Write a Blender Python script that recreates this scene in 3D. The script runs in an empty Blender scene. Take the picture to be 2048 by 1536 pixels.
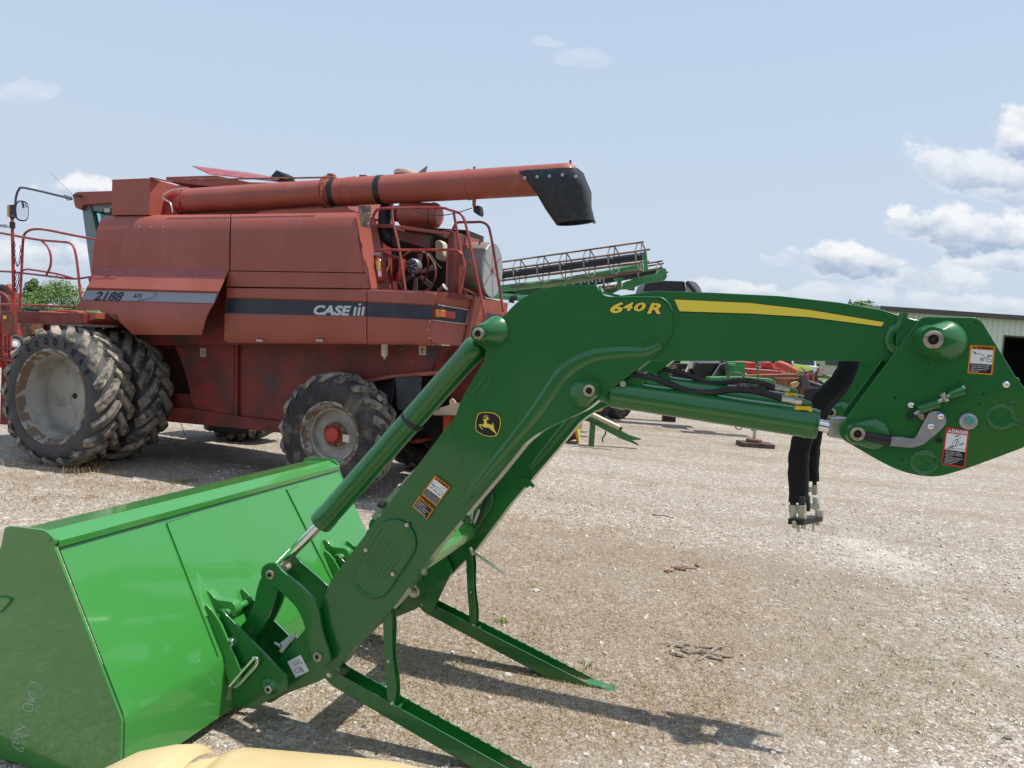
import bpy, bmesh, math, random
from mathutils import Vector, Matrix, noise
random.seed(7)
sc = bpy.context.scene
COL = sc.collection
V = Vector
R = math.radians

# ------------------------------------------------------------------ camera
H = 1.87
PITCH, ROLL, FOC = R(3.469), R(3.92), 1538.0
def cam_axes():
    f = V((0, math.cos(PITCH), -math.sin(PITCH)))
    r0 = V((1, 0, 0)); u0 = r0.cross(f)
    r = r0*math.cos(ROLL) + u0*math.sin(ROLL)
    u = u0*math.cos(ROLL) - r0*math.sin(ROLL)
    return r, u, f
CR, CU, CF = cam_axes()
cd = bpy.data.cameras.new('camera'); cam = bpy.data.objects.new('camera', cd); COL.objects.link(cam)
m = Matrix((CR, CU, -CF)).transposed().to_4x4(); m.translation = V((0, 0, H)); cam.matrix_world = m
cd.sensor_width = 36; cd.lens = FOC/2048*36; cd.clip_start = 0.05; cd.clip_end = 3000
sc.camera = cam
sc.render.resolution_x = 1024; sc.render.resolution_y = 768

def ray(x, y): return CF + CR*((x-1024)/FOC) - CU*((y-768)/FOC)
def at(x, y, Y):                       # point on the sight line through (x, y) at distance Y
    d = ray(x, y); return V((0, 0, H)) + d*(Y/d.y)
def gnd(x, y, z=0.0):                  # where the sight line meets the ground
    d = ray(x, y); return V((0, 0, H)) + d*((z-H)/d.z)

# ------------------------------------------------------------------ light
SUN = V((0.404, 0.02, 1.0)).normalized()
EL = math.asin(SUN.z); AZ = math.atan2(SUN.x, SUN.y)
sd = bpy.data.lights.new('sun', 'SUN'); sun = bpy.data.objects.new('sun', sd); COL.objects.link(sun)
sd.energy = 5.0; sd.angle = R(0.6); sd.color = (1.0, 0.95, 0.88)
sun.rotation_euler = SUN.to_track_quat('Z', 'Y').to_euler(); sun.location = (20, 5, 50)
sc.view_settings.view_transform = 'Standard'; sc.view_settings.look = 'None'
sc.view_settings.exposure = 0.08; sc.view_settings.gamma = 1.0; sc.view_settings.use_curve_mapping = False
try:
    sc.cycles.max_bounces = 6; sc.cycles.transparent_max_bounces = 8
except Exception: pass

wd = bpy.data.worlds.new('World'); sc.world = wd; wd.use_nodes = True
def build_world():
    nt = wd.node_tree; N = nt.nodes; Lk = nt.links
    for n in list(N): N.remove(n)
    def mth(op, a, b=None, c=None, clamp=False):
        n = N.new('ShaderNodeMath'); n.operation = op; n.use_clamp = clamp
        for i, s in enumerate((a, b, c)):
            if s is None: continue
            if isinstance(s, (int, float)): n.inputs[i].default_value = s
            else: Lk.new(s, n.inputs[i])
        return n.outputs[0]
    def mixc(f, a, b):
        n = N.new('ShaderNodeMix'); n.data_type = 'RGBA'
        for s, i in ((f, 0), (a, 6), (b, 7)):
            if isinstance(s, (int, float)): n.inputs[i].default_value = s
            elif isinstance(s, tuple): n.inputs[i].default_value = s+(1,)
            else: Lk.new(s, n.inputs[i])
        return n.outputs[2]
    def ss(x, lo, hi):
        n = N.new('ShaderNodeMapRange'); n.interpolation_type = 'SMOOTHSTEP'; Lk.new(x, n.inputs[0])
        n.inputs[1].default_value = lo; n.inputs[2].default_value = hi; return n.outputs[0]
    sky = N.new('ShaderNodeTexSky'); sky.sky_type = 'NISHITA'; sky.sun_disc = False
    sky.sun_elevation = EL; sky.sun_rotation = AZ; sky.air_density = 1.0; sky.dust_density = 4.0; sky.ozone_density = 1.0
    sca = N.new('ShaderNodeVectorMath'); sca.operation = 'SCALE'; Lk.new(sky.outputs[0], sca.inputs[0]); sca.inputs[3].default_value = 0.10
    tc = N.new('ShaderNodeTexCoord'); sp = N.new('ShaderNodeSeparateXYZ'); Lk.new(tc.outputs['Generated'], sp.inputs[0])
    X, Y, Z = sp.outputs
    # milky summer haze over the sky: denser towards the horizon
    hz = ss(Z, 0.95, 0.0)
    haze = mixc(hz, (0.39, 0.56, 0.88), (0.62, 0.73, 0.86))
    col = mixc(0.82, sca.outputs[0], haze)
    # cumulus field: world directions mapped on the plane one unit north of the viewer
    Yc = mth('MAXIMUM', Y, 0.02)
    A = mth('DIVIDE', X, Yc); E = mth('DIVIDE', Z, Yc)
    cv = N.new('ShaderNodeCombineXYZ'); Lk.new(A, cv.inputs[0]); Lk.new(mth('MULTIPLY', E, 1.5), cv.inputs[1])
    def nz(scale, det, rough, off):
        n = N.new('ShaderNodeTexNoise'); n.inputs['Scale'].default_value = scale; n.inputs['Detail'].default_value = det
        n.inputs['Roughness'].default_value = rough
        o = N.new('ShaderNodeVectorMath'); o.operation = 'ADD'; Lk.new(cv.outputs[0], o.inputs[0]); o.inputs[1].default_value = (off, off*.7, 0)
        Lk.new(o.outputs[0], n.inputs['Vector']); return n.outputs[0]
    n1 = nz(15, 10, .62, 0); n2 = nz(24, 7, .55, 3.1); n3 = nz(6, 5, .5, 8.2)
    warp = mth('SUBTRACT', n1, .5)
    blobs = [(1692, 522, 122, 50, 1.0), (1940, 462, 150, 62, 1.0), (1945, 345, 112, 62, .8), (2050, 285, 66, 66, 1.0), (2060, 385, 150, 48, .8),
             (1465, 580, 110, 26, .7), (1700, 592, 120, 26, .45), (1880, 562, 110, 40, .7), (2030, 530, 90, 34, .8), (1600, 612, 200, 18, .4), (1940, 605, 150, 24, .5),
             (182, 384, 84, 34, .95), (100, 512, 74, 38, .75), (28, 515, 60, 44, .6), (48, 190, 50, 34, .3), (1082, 85, 46, 16, .25), (1182, 122, 70, 28, .25),
             (1300, 575, 90, 16, .35)]
    cover = None; shade = None
    for (px, py, rx, ry, dens) in blobs:
        c = ray(px, py); a0, e0 = c.x/c.y, c.z/c.y
        ax = rx/FOC*(1+a0*a0); ay = ry/FOC
        da = mth('DIVIDE', mth('SUBTRACT', A, a0), ax)
        de = mth('DIVIDE', mth('SUBTRACT', E, e0), ay)
        low = mth('MULTIPLY', mth('MINIMUM', de, 0.0), -0.9)         # flat bases
        d = mth('SQRT', mth('ADD', mth('MULTIPLY', da, da), mth('MULTIPLY', de, de)))
        d = mth('ADD', d, mth('MULTIPLY', low, .5))
        g = mth('ADD', mth('SUBTRACT', 1.0, d), mth('MULTIPLY', warp, 2.6))
        k = mth('MULTIPLY', ss(g, 0.0, 0.40), dens)
        cover = k if cover is None else mth('MAXIMUM', cover, k)
        s = mth('MULTIPLY', k, ss(mth('ADD', de, mth('MULTIPLY', warp, 1.5)), .45, -.45))
        shade = s if shade is None else mth('MAXIMUM', shade, s)
    front = ss(Y, 0.05, 0.2); cover = mth('MULTIPLY', cover, front)
    # scattered clouds over the rest of the sky, behind and above the viewer
    zc = mth('MAXIMUM', Z, 0.06); bv = N.new('ShaderNodeCombineXYZ')
    Lk.new(mth('DIVIDE', X, zc), bv.inputs[0]); Lk.new(mth('DIVIDE', Y, zc), bv.inputs[1])
    bn = N.new('ShaderNodeTexNoise'); bn.inputs['Scale'].default_value = .8; bn.inputs['Detail'].default_value = 6; Lk.new(bv.outputs[0], bn.inputs['Vector'])
    back = mth('MULTIPLY', ss(bn.outputs[0], .5, .66), mth('MULTIPLY', ss(Y, 0.0, -0.25), ss(Z, 0.02, .15)))
    sh = mth('ADD', mth('MULTIPLY', shade, .95), mth('MULTIPLY', mth('SUBTRACT', n2, .5), -1.6), clamp=True)
    cl = mixc(sh, (0.90, 0.91, 0.93), (0.38, 0.48, 0.63))
    col = mixc(mth('MULTIPLY', cover, .92, clamp=True), col, cl)
    col = mixc(mth('MULTIPLY', back, .75), col, (0.85, 0.87, 0.9))
    col = mixc(ss(Z, 0.0, -0.06), col, (0.30, 0.27, 0.23))
    bg = N.new('ShaderNodeBackground'); Lk.new(col, bg.inputs[0]); bg.inputs[1].default_value = 1.0
    o = N.new('ShaderNodeOutputWorld'); Lk.new(bg.outputs[0], o.inputs[0])
build_world()

# ------------------------------------------------------------------ materials
_m = {}
def mat(name, col, rough=.5, metal=0.0, coat=0.0, col2=None, s2=6.0, lo=.45, hi=.62, det=4, bump=0.0, bs=60.0, spec=None,
        dust=None, dlo=.5, dhi=.7, ds=3.0, scr=None, stretch=None, rvar=0.0):
    if name in _m: return _m[name]
    m = bpy.data.materials.new(name); m.use_nodes = True; nt = m.node_tree; N = nt.nodes; Lk = nt.links
    b = N['Principled BSDF']; b.inputs['Base Color'].default_value = tuple(col)+(1,)
    b.inputs['Roughness'].default_value = rough; b.inputs['Metallic'].default_value = metal
    b.inputs['Coat Weight'].default_value = coat; b.inputs['Coat Roughness'].default_value = .06
    if spec is not None: b.inputs['Specular IOR Level'].default_value = spec
    tc = N.new('ShaderNodeTexCoord'); vec = tc.outputs['Object']
    if stretch:
        mp = N.new('ShaderNodeMapping'); mp.inputs['Scale'].default_value = stretch; Lk.new(vec, mp.inputs[0]); vec = mp.outputs[0]
    cur = None
    def layer(cur, c, scale, l, h, d=4, seed=0.0):
        n = N.new('ShaderNodeTexNoise'); n.inputs['Scale'].default_value = scale; n.inputs['Detail'].default_value = d
        n.inputs['Roughness'].default_value = .6; n.inputs['Distortion'].default_value = seed; Lk.new(vec, n.inputs['Vector'])
        r = N.new('ShaderNodeMapRange'); r.interpolation_type = 'SMOOTHSTEP'; r.inputs[1].default_value = l; r.inputs[2].default_value = h; Lk.new(n.outputs[0], r.inputs[0])
        x = N.new('ShaderNodeMix'); x.data_type = 'RGBA'; Lk.new(r.outputs[0], x.inputs[0])
        if cur is None: x.inputs[6].default_value = tuple(col)+(1,)
        else: Lk.new(cur, x.inputs[6])
        x.inputs[7].default_value = tuple(c)+(1,); return x.outputs[2], r.outputs[0]
    if col2: cur, _ = layer(cur, col2, s2, lo, hi, det)
    if dust: cur, _ = layer(cur, dust, ds, dlo, dhi, 8, .6)
    if scr: cur, _ = layer(cur, scr[0], scr[1], scr[2], scr[2]+.03, 9, 1.2)
    if cur is not None: Lk.new(cur, b.inputs['Base Color'])
    if rvar:
        n = N.new('ShaderNodeTexNoise'); n.inputs['Scale'].default_value = 5; n.inputs['Detail'].default_value = 5; Lk.new(vec, n.inputs['Vector'])
        r = N.new('ShaderNodeMapRange'); r.inputs[3].default_value = max(.02, rough-rvar); r.inputs[4].default_value = rough+rvar; Lk.new(n.outputs[0], r.inputs[0]); Lk.new(r.outputs[0], b.inputs['Roughness'])
    if bump:
        n = N.new('ShaderNodeTexNoise'); n.inputs['Scale'].default_value = bs; n.inputs['Detail'].default_value = 4; Lk.new(vec, n.inputs['Vector'])
        bp = N.new('ShaderNodeBump'); bp.inputs['Strength'].default_value = 1.0; bp.inputs['Distance'].default_value = bump; Lk.new(n.outputs[0], bp.inputs['Height']); Lk.new(bp.outputs[0], b.inputs['Normal'])
    _m[name] = m; return m

GREEN = lambda: mat('green_paint', (0.009, 0.135, 0.024), .34, coat=.6, bump=.0004, bs=7, rvar=.06)
GREEN2 = lambda: mat('green_paint_sunlit', (0.042, 0.245, 0.040), .32, coat=1.0, bump=.004, bs=1.5, rvar=.05)  # same paint as the arms, lighter: sunlit tone put into the colour
GREENF = lambda: mat('old_green_paint', (0.03, 0.20, 0.05), .5, col2=(0.06, 0.24, 0.09), s2=5, dust=(.22, .2, .14), dlo=.6, dhi=.8)
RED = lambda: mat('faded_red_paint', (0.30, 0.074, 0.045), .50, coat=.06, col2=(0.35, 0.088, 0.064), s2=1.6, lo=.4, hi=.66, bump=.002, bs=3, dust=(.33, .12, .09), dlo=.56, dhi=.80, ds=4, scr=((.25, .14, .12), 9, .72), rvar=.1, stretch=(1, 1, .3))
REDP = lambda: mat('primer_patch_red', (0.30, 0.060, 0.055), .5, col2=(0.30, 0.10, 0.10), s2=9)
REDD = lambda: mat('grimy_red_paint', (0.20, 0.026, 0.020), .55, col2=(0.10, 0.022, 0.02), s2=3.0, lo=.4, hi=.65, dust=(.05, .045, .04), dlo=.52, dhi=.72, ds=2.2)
REDR = lambda: mat('red_tube_paint', (0.28, 0.025, 0.030), .38, coat=.15, col2=(0.36, 0.06, 0.04), s2=8)
REDB = lambda: mat('bright_red_paint', (0.45, 0.03, 0.02), .4, coat=.2, col2=(0.3, 0.03, .02), s2=5)
ORANGE = lambda: mat('orange_paint', (0.42, 0.065, 0.025), .5, col2=(.30, .06, .03), s2=4)
RUST = lambda: mat('rusty_steel', (0.13, 0.055, 0.03), .8, col2=(0.26, 0.13, 0.07), s2=14, lo=.4, hi=.6, bump=.002, bs=80)
BRONZE = lambda: mat('rusty_brown_frame', (0.22, 0.09, 0.035), .7, col2=(0.12, .05, .03), s2=5)
BLACK = lambda: mat('black_plastic', (0.012, 0.013, 0.015), .45)
RUBBER = lambda: mat('black_rubber', (0.016, 0.017, 0.019), .62, col2=(.03, .03, .031), s2=9)
CLOTH = lambda: mat('woven_black_sleeve', (0.008, 0.009, 0.012), .9, bump=.004, bs=50)
DARK = lambda: mat('near_black_mottled', (0.012, 0.011, 0.011), .8, col2=(.03, .026, .023), s2=8)  # near-black with lighter brown mottling, shared by recesses, chassis and legs
FLAP = lambda: mat('worn_rubber_flap', (0.022, 0.028, 0.034), .55, col2=(.035, .042, .05), s2=7, rvar=.1)
ZINC = lambda: mat('zinc_plated_steel', (0.62, 0.63, 0.60), .32, metal=.85, col2=(.5, .5, .44), s2=30)
CHROME = lambda: mat('chrome_rod', (0.75, 0.75, 0.76), .08, metal=1.0)
GALV = lambda: mat('galvanised_steel', (0.42, 0.44, 0.45), .42, metal=.6, col2=(.33, .34, .35), s2=12)
PINM = lambda: mat('bare_pin_steel', (0.45, 0.42, 0.36), .45, metal=.5, col2=(.3, .22, .14), s2=40)
HOLE = lambda: mat('dark_hole', (0.015, 0.012, 0.010), .8, col2=(.04, .02, .012), s2=80)
YEL = lambda: mat('yellow_decal', (0.86, 0.70, 0.07), .45)
YELP = lambda: mat('yellow_paint', (0.75, 0.52, 0.03), .45)
BLKD = lambda: mat('black_decal', (0.010, 0.011, 0.013), .4)
ORD = lambda: mat('orange_decal', (0.72, 0.24, 0.02), .45)
RDD = lambda: mat('red_decal', (0.55, 0.03, 0.03), .45)
WHD = lambda: mat('white_decal', (0.82, 0.83, 0.84), .45)
GRYD = lambda: mat('grey_line_ink', (0.25, 0.26, 0.27), .5)
NAVY = lambda: mat('dark_blue_stripe', (0.012, 0.022, 0.040), .38, col2=(.025, .035, .05), s2=5, rvar=.08)
SILV = lambda: mat('silver_stripe', (0.24, 0.27, 0.32), .42, col2=(.24, .27, .32), s2=3, scr=((.3, .3, .28), 12, .7))
TYRE = lambda: mat('dusty_tyre_rubber', (0.020, 0.020, 0.022), .72, col2=(.045, .043, .041), s2=5, dust=(.16, .135, .105), dlo=.50, dhi=.74, ds=3.5)
LUG = lambda: mat('dusty_tread_lug', (0.06, 0.058, 0.056), .8, col2=(.22, .19, .15), s2=9, lo=.38, hi=.56, dust=(.42, .36, .28), dlo=.50, dhi=.66, ds=6)
SIDEW = lambda: mat('tyre_sidewall', (0.040, 0.042, 0.047), .6, col2=(.060, .060, .060), s2=6)
RIM = lambda: mat('dusty_silver_rim', (0.40, 0.385, 0.35), .5, metal=.15, col2=(.28, .27, .24), s2=4, scr=((.12, .10, .08), 10, .68))
RIMR = lambda: mat('rusty_rim_edge', (0.16, 0.11, 0.07), .8, col2=(.32, .30, .27), s2=9, lo=.5, hi=.56)
TAN = lambda: mat('tan_polyethylene', (0.60, 0.46, 0.24), .42, col2=(.54, .41, .20), s2=2, dust=(.42, .31, .16), dlo=.62, dhi=.8, ds=9, bump=.002, bs=14)

# ------------------------------------------------------------------ mesh builder
class MB:
    def __init__(s): s.v = []; s.f = []; s.cuts = []
    def cut(s): s.cuts.append((len(s.v), len(s.f))); return s
    def add(s, vs, fs):
        o = len(s.v); s.v += [V(p) for p in vs]; s.f += [tuple(i+o for i in f) for f in fs]; return s
    def prism(s, pts, ext):
        n = len(pts); ext = V(ext); vs = [V(p) for p in pts]+[V(p)+ext for p in pts]
        return s.add(vs, [tuple(range(n)), tuple(range(2*n-1, n-1, -1))]+[(i, n+i, n+(i+1) % n, (i+1) % n) for i in range(n)])
    def loft(s, a, b, caps=True):
        n = len(a); fs = [(i, n+i, n+(i+1) % n, (i+1) % n) for i in range(n)]
        if caps: fs += [tuple(range(n)), tuple(range(2*n-1, n-1, -1))]
        return s.add(list(a)+list(b), fs)
    def lofts(s, rings, caps=True, closed=True):
        n = len(rings[0]); vs = [p for r in rings for p in r]; fs = []
        for k in range(len(rings)-1):
            for i in range(n if closed else n-1):
                j = (i+1) % n; fs.append((k*n+i, (k+1)*n+i, (k+1)*n+j, k*n+j))
        if caps: fs += [tuple(range(n)), tuple(range(len(vs)-1, len(vs)-n-1, -1))]
        return s.add(vs, fs)
    def box(s, c, a, b, d):
        c, a, b, d = V(c), V(a), V(b), V(d)
        return s.prism([c-a-b-d, c+a-b-d, c+a+b-d, c-a+b-d], d*2)
    def tube(s, pts, r, seg=10, caps=True, smooth=0):
        pts = [V(p) for p in pts]
        if smooth and len(pts) > 2: pts = spline(pts, smooth)
        rs = r if isinstance(r, (list, tuple)) else [r]*len(pts)
        if len(rs) != len(pts): rs = [rs[0]+(rs[-1]-rs[0])*i/(len(pts)-1) for i in range(len(pts))]
        rings = []; t0 = (pts[1]-pts[0]).normalized()
        x = t0.orthogonal().normalized()
        for i, p in enumerate(pts):
            t = (pts[min(i+1, len(pts)-1)]-pts[max(i-1, 0)])
            t = t.normalized() if t.length > 1e-9 else t0
            x = (x-t*x.dot(t)); x = x.normalized() if x.length > 1e-6 else t.orthogonal().normalized()
            y = t.cross(x); rings.append([p+(x*math.cos(q)+y*math.sin(q))*rs[i] for q in [2*math.pi*k/seg for k in range(seg)]])
        return s.lofts(rings, caps)
    def cyl(s, a, b, r, seg=20, r2=None): return s.tube([a, b], [r, r if r2 is None else r2], seg)
    def lathe(s, o, ax, prof, seg=32, caps=True):
        o = V(o); ax = V(ax).normalized(); x = ax.orthogonal().normalized(); y = ax.cross(x)
        return s.lofts([[o+ax*h+(x*math.cos(q)+y*math.sin(q))*max(r, 1e-4) for q in [2*math.pi*k/seg for k in range(seg)]] for r, h in prof], caps)
    def ball(s, c, r, seg=12, sq=V((1, 1, 1))):
        c = V(c); rings = []
        for i in range(seg//2+1):
            a = math.pi*i/(seg//2); rr = max(math.sin(a), 1e-3)
            rings.append([c+V((rr*math.cos(2*math.pi*k/seg)*r*sq[0], rr*math.sin(2*math.pi*k/seg)*r*sq[1], math.cos(a)*r*sq[2])) for k in range(seg)])
        return s.lofts(rings)
    def bolt(s, c, n, r, h):          # hexagon head on a washer, n points outwards
        n = V(n).normalized(); s.cyl(c, V(c)+n*h*.3, r*1.35, 16); s.tube([V(c)+n*h*.3, V(c)+n*h], r, 6); return s

def spline(pts, k):
    out = []
    P = [pts[0]*2-pts[1]]+pts+[pts[-1]*2-pts[-2]]
    for i in range(1, len(P)-2):
        a, b, c, d = P[i-1:i+3]
        for j in range(k):
            t = j/k; out.append(.5*((2*b)+(c-a)*t+(2*a-5*b+4*c-d)*t*t+(3*b-a-3*c+d)*t**3))
    out.append(pts[-1]); return out

def rc(pts, r, seg=4):                # round the corners of a 2-D polygon; r may be per point in the tuple
    out = []; n = len(pts)
    for i in range(n):
        a, b, c = V(pts[i-1][:2]), V(pts[i][:2]), V(pts[(i+1) % n][:2])
        rr = pts[i][2] if len(pts[i]) > 2 else r
        u, w = a-b, c-b; lu, lw = u.length, w.length
        if rr <= 0 or lu < 1e-6 or lw < 1e-6: out.append((b.x, b.y)); continue
        k = min(rr, lu*.45, lw*.45); p, q = b+u/lu*k, b+w/lw*k
        for j in range(seg+1):
            t = j/seg; z = p*(1-t)**2+b*2*t*(1-t)+q*t*t; out.append((z.x, z.y))
    return out

def obj(name, mb, m, parent=None, bevel=0.0, angle=35, smooth=True):
    if mb.cuts:                                        # several pieces: one object each
        c = [(0, 0)]+[k for k in mb.cuts if 0 < k[0] < len(mb.v)]+[(len(mb.v), len(mb.f))]; first = None
        for (v0, f0), (v1, f1) in zip(c, c[1:]):
            if v1 == v0: continue
            q = MB(); q.v = mb.v[v0:v1]; q.f = [tuple(i-v0 for i in f) for f in mb.f[f0:f1]]
            o = obj(name, q, m, parent, bevel, angle, smooth); first = first or o
        return first
    org = V((0, 0, 0))
    if parent is not None:
        q = parent
        while q is not None: org = org+V(q.location); q = q.parent
    me = bpy.data.meshes.new(name); me.from_pydata([p-org for p in mb.v], [], mb.f); me.validate()
    bm = bmesh.new(); bm.from_mesh(me)
    bmesh.ops.recalc_face_normals(bm, faces=bm.faces)
    for f in bm.faces: f.smooth = smooth
    bm.to_mesh(me); bm.free()
    if smooth: me.set_sharp_from_angle(angle=R(angle))
    me.materials.append(m() if callable(m) else m)
    o = bpy.data.objects.new(name, me); COL.objects.link(o)
    if parent is not None: o.parent = parent
    if bevel:
        b = o.modifiers.new('bevel', 'BEVEL'); b.width = bevel; b.segments = 2; b.limit_method = 'ANGLE'; b.angle_limit = R(40); b.harden_normals = True
    return o
def empty(name, loc, label, cat, group=None):
    o = bpy.data.objects.new(name, None); COL.objects.link(o); o.location = loc; o.empty_display_size = .2
    return tag(o, label, cat, group)
def tag(o, label, cat, group=None, kind=None):
    if label: o['label'] = label
    if cat: o['category'] = cat
    if group: o['group'] = group
    if kind: o['kind'] = kind
    return o
def copy_tree(o, parent=None):
    c = o.copy(); COL.objects.link(c)
    if parent is not None: c.parent = parent
    for ch in list(o.children): copy_tree(ch, c)
    return c

_txt = {}
def text2d(s, offset=0.0, shear=0.0):
    k = (s, offset, shear)
    if k in _txt: return _txt[k]
    c = bpy.data.curves.new('t', 'FONT'); c.body = s; c.size = 1; c.offset = offset; c.shear = shear; c.resolution_u = 3; c.fill_mode = 'FRONT'
    o = bpy.data.objects.new('t', c); COL.objects.link(o); bpy.context.view_layer.update()
    me = bpy.data.meshes.new_from_object(o.evaluated_get(bpy.context.evaluated_depsgraph_get()))
    vs = [(v.co.x, v.co.y) for v in me.vertices]; fs = [tuple(p.vertices) for p in me.polygons]
    bpy.data.objects.remove(o); bpy.data.curves.remove(c); bpy.data.meshes.remove(me)
    _txt[k] = (vs, fs); return vs, fs
def text_on(mb, s, A, B, n, height=None, offset=0.0, shear=0.0, lift=.002, xy=None):
    """lettering from A to B (baseline) on the face whose outward normal is n; height = cap height"""
    vs, fs = text2d(s, offset, shear); b0, _ = text2d(s, 0.0, shear)
    x0 = min(v[0] for v in b0); x1 = max(v[0] for v in b0); A, B, n = V(A), V(B), V(n).normalized()
    d = (B-A); L = d.length; d.normalize(); up = n.cross(d); k = L/(x1-x0); ky = k if height is None else height/.70
    mb.add([A+d*((x-x0)*k)+up*(y*ky)+n*lift for x, y in vs], fs); return mb
# ------------------------------------------------------------------ ground
def gravel_mat():
    m = bpy.data.materials.new('gravel_yard'); m.use_nodes = True; nt = m.node_tree; N = nt.nodes; Lk = nt.links
    b = N['Principled BSDF']; b.inputs['Roughness'].default_value = .9; b.inputs['Specular IOR Level'].default_value = .25
    tc = N.new('ShaderNodeTexCoord'); v = tc.outputs['Object']
    def vor(s, feat='F1', rnd=1.0):
        n = N.new('ShaderNodeTexVoronoi'); n.feature = feat; n.inputs['Scale'].default_value = s; n.inputs['Randomness'].default_value = rnd; Lk.new(v, n.inputs['Vector']); return n
    def noi(s, d=4, r=.6, dist=0, vv=None):
        n = N.new('ShaderNodeTexNoise'); n.inputs['Scale'].default_value = s; n.inputs['Detail'].default_value = d; n.inputs['Roughness'].default_value = r; n.inputs['Distortion'].default_value = dist
        Lk.new(vv or v, n.inputs['Vector']); return n.outputs[0]
    def rng(x, lo, hi, a=0.0, c=1.0):
        n = N.new('ShaderNodeMapRange'); n.interpolation_type = 'SMOOTHSTEP'; Lk.new(x, n.inputs[0])
        for i, q in zip((1, 2, 3, 4), (lo, hi, a, c)): n.inputs[i].default_value = q
        return n.outputs[0]
    def mix(f, a, c, mode='MIX'):
        n = N.new('ShaderNodeMix'); n.data_type = 'RGBA'; n.blend_type = mode
        for s, i in ((f, 0), (a, 6), (c, 7)):
            if isinstance(s, (int, float)): n.inputs[i].default_value = s
            elif isinstance(s, tuple): n.inputs[i].default_value = s+(1,)
            else: Lk.new(s, n.inputs[i])
        return n.outputs[2]
    def ramp(x, st):
        n = N.new('ShaderNodeValToRGB'); Lk.new(x, n.inputs[0]); e = n.color_ramp.elements
        while len(e) < len(st): e.new(.5)
        for q, (p, c) in zip(e, st): q.position = p; q.color = tuple(c)+(1,)
        return n.outputs[0]
    va, vb = vor(62), vor(24)
    sa = N.new('ShaderNodeSeparateColor'); Lk.new(va.outputs['Color'], sa.inputs[0])
    sb = N.new('ShaderNodeSeparateColor'); Lk.new(vb.outputs['Color'], sb.inputs[0])
    stone = ramp(sa.outputs[0], [(0, (.19, .155, .125)), (.3, (.33, .28, .235)), (.7, (.46, .405, .34)), (1, (.74, .69, .60))])
    big = ramp(sb.outputs[0], [(0, (.36, .32, .28)), (.6, (.52, .48, .43)), (1, (.76, .73, .68))])
    stone = mix(rng(sb.outputs[1], .68, .78), stone, big)
    stone = mix(rng(va.outputs['Distance'], .42, .75), stone, mix(.5, stone, (.24, .19, .145)))
    # straw and dirt over the gravel, in patches that follow the traffic
    mp = N.new('ShaderNodeMapping'); mp.inputs['Scale'].default_value = (.35, 1.0, 1); mp.inputs['Rotation'].default_value = (0, 0, -.25); Lk.new(v, mp.inputs[0])
    big_n = noi(.55, 6, .62, .4, mp.outputs[0]); mid = noi(3.2, 8, .72, .8); fine = noi(26, 6, .7, 1.0)
    dirt0 = ramp(fine, [(.3, (.085, .058, .036)), (.5, (.23, .165, .105)), (.7, (.42, .33, .22))]); dirt = mix(.38, dirt0, stone)
    def mth(op, a, c):
        n = N.new('ShaderNodeMath'); n.operation = op
        for s, i in ((a, 0), (c, 1)):
            if isinstance(s, (int, float)): n.inputs[i].default_value = s
            else: Lk.new(s, n.inputs[i])
        return n.outputs[0]
    near = N.new('ShaderNodeVectorMath'); near.operation = 'DISTANCE'; Lk.new(v, near.inputs[0]); near.inputs[1].default_value = (0.5, 5.4, 0)
    bias = rng(near.outputs['Value'], .6, 3.4, .25, -.03)
    near2 = N.new('ShaderNodeVectorMath'); near2.operation = 'DISTANCE'; Lk.new(v, near2.inputs[0]); near2.inputs[1].default_value = (2.5, 17, 0)
    bias = mth('ADD', bias, rng(near2.outputs['Value'], 1.0, 6.0, .10, 0.0))
    f = mth('ADD', mth('ADD', mth('MULTIPLY', big_n, .55), mth('MULTIPLY', mid, .45)), bias)
    fd = rng(mth('ADD', f, mth('MULTIPLY', mth('SUBTRACT', fine, .5), .5)), .465, .63)
    col = mix(mth('MULTIPLY', fd, .95), stone, dirt)
    wv = N.new('ShaderNodeTexWave'); wv.bands_direction = 'Y'; wv.inputs['Scale'].default_value = .16; wv.inputs['Distortion'].default_value = 3.5; wv.inputs['Detail'].default_value = 2; wv.inputs['Detail Scale'].default_value = .35
    mpw = N.new('ShaderNodeMapping'); mpw.inputs['Rotation'].default_value = (0, 0, .22); Lk.new(v, mpw.inputs[0]); Lk.new(mpw.outputs[0], wv.inputs['Vector'])
    trk = mth('MULTIPLY', rng(wv.outputs[0], .70, .95), rng(mid, .35, .6)); col = mix(mth('MULTIPLY', trk, .5), col, (.27, .215, .16))
    # pale spill of crushed rock
    pale = N.new('ShaderNodeVectorMath'); pale.operation = 'DISTANCE'
    mp2 = N.new('ShaderNodeMapping'); g = gnd(1750, 1105); mp2.inputs['Location'].default_value = (-g.x, -g.y*.45, 0); mp2.inputs['Scale'].default_value = (1, .45, 1); Lk.new(v, mp2.inputs[0])
    Lk.new(mp2.outputs[0], pale.inputs[0]); pale.inputs[1].default_value = (0, 0, 0)
    pf = rng(mth('ADD', pale.outputs['Value'], mth('MULTIPLY', mth('SUBTRACT', mid, .5), 1.6)), .50, .05, 0, .5)
    col = mix(pf, col, (.70, .66, .58))
    # thin greenish growth on the right
    gr = N.new('ShaderNodeVectorMath'); gr.operation = 'DISTANCE'; Lk.new(v, gr.inputs[0]); g = gnd(1960, 1250); gr.inputs[1].default_value = (g.x, g.y, 0)
    gf = mth('MULTIPLY', rng(gr.outputs['Value'], .3, 2.0, 1, 0), rng(fine, .52, .66)); col = mix(mth('MULTIPLY', gf, .35), col, (.20, .24, .08))
    lum = noi(.9, 3, .5); col = mix(rng(lum, .3, .7, .0, .25), col, (.31, .27, .22))
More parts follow.
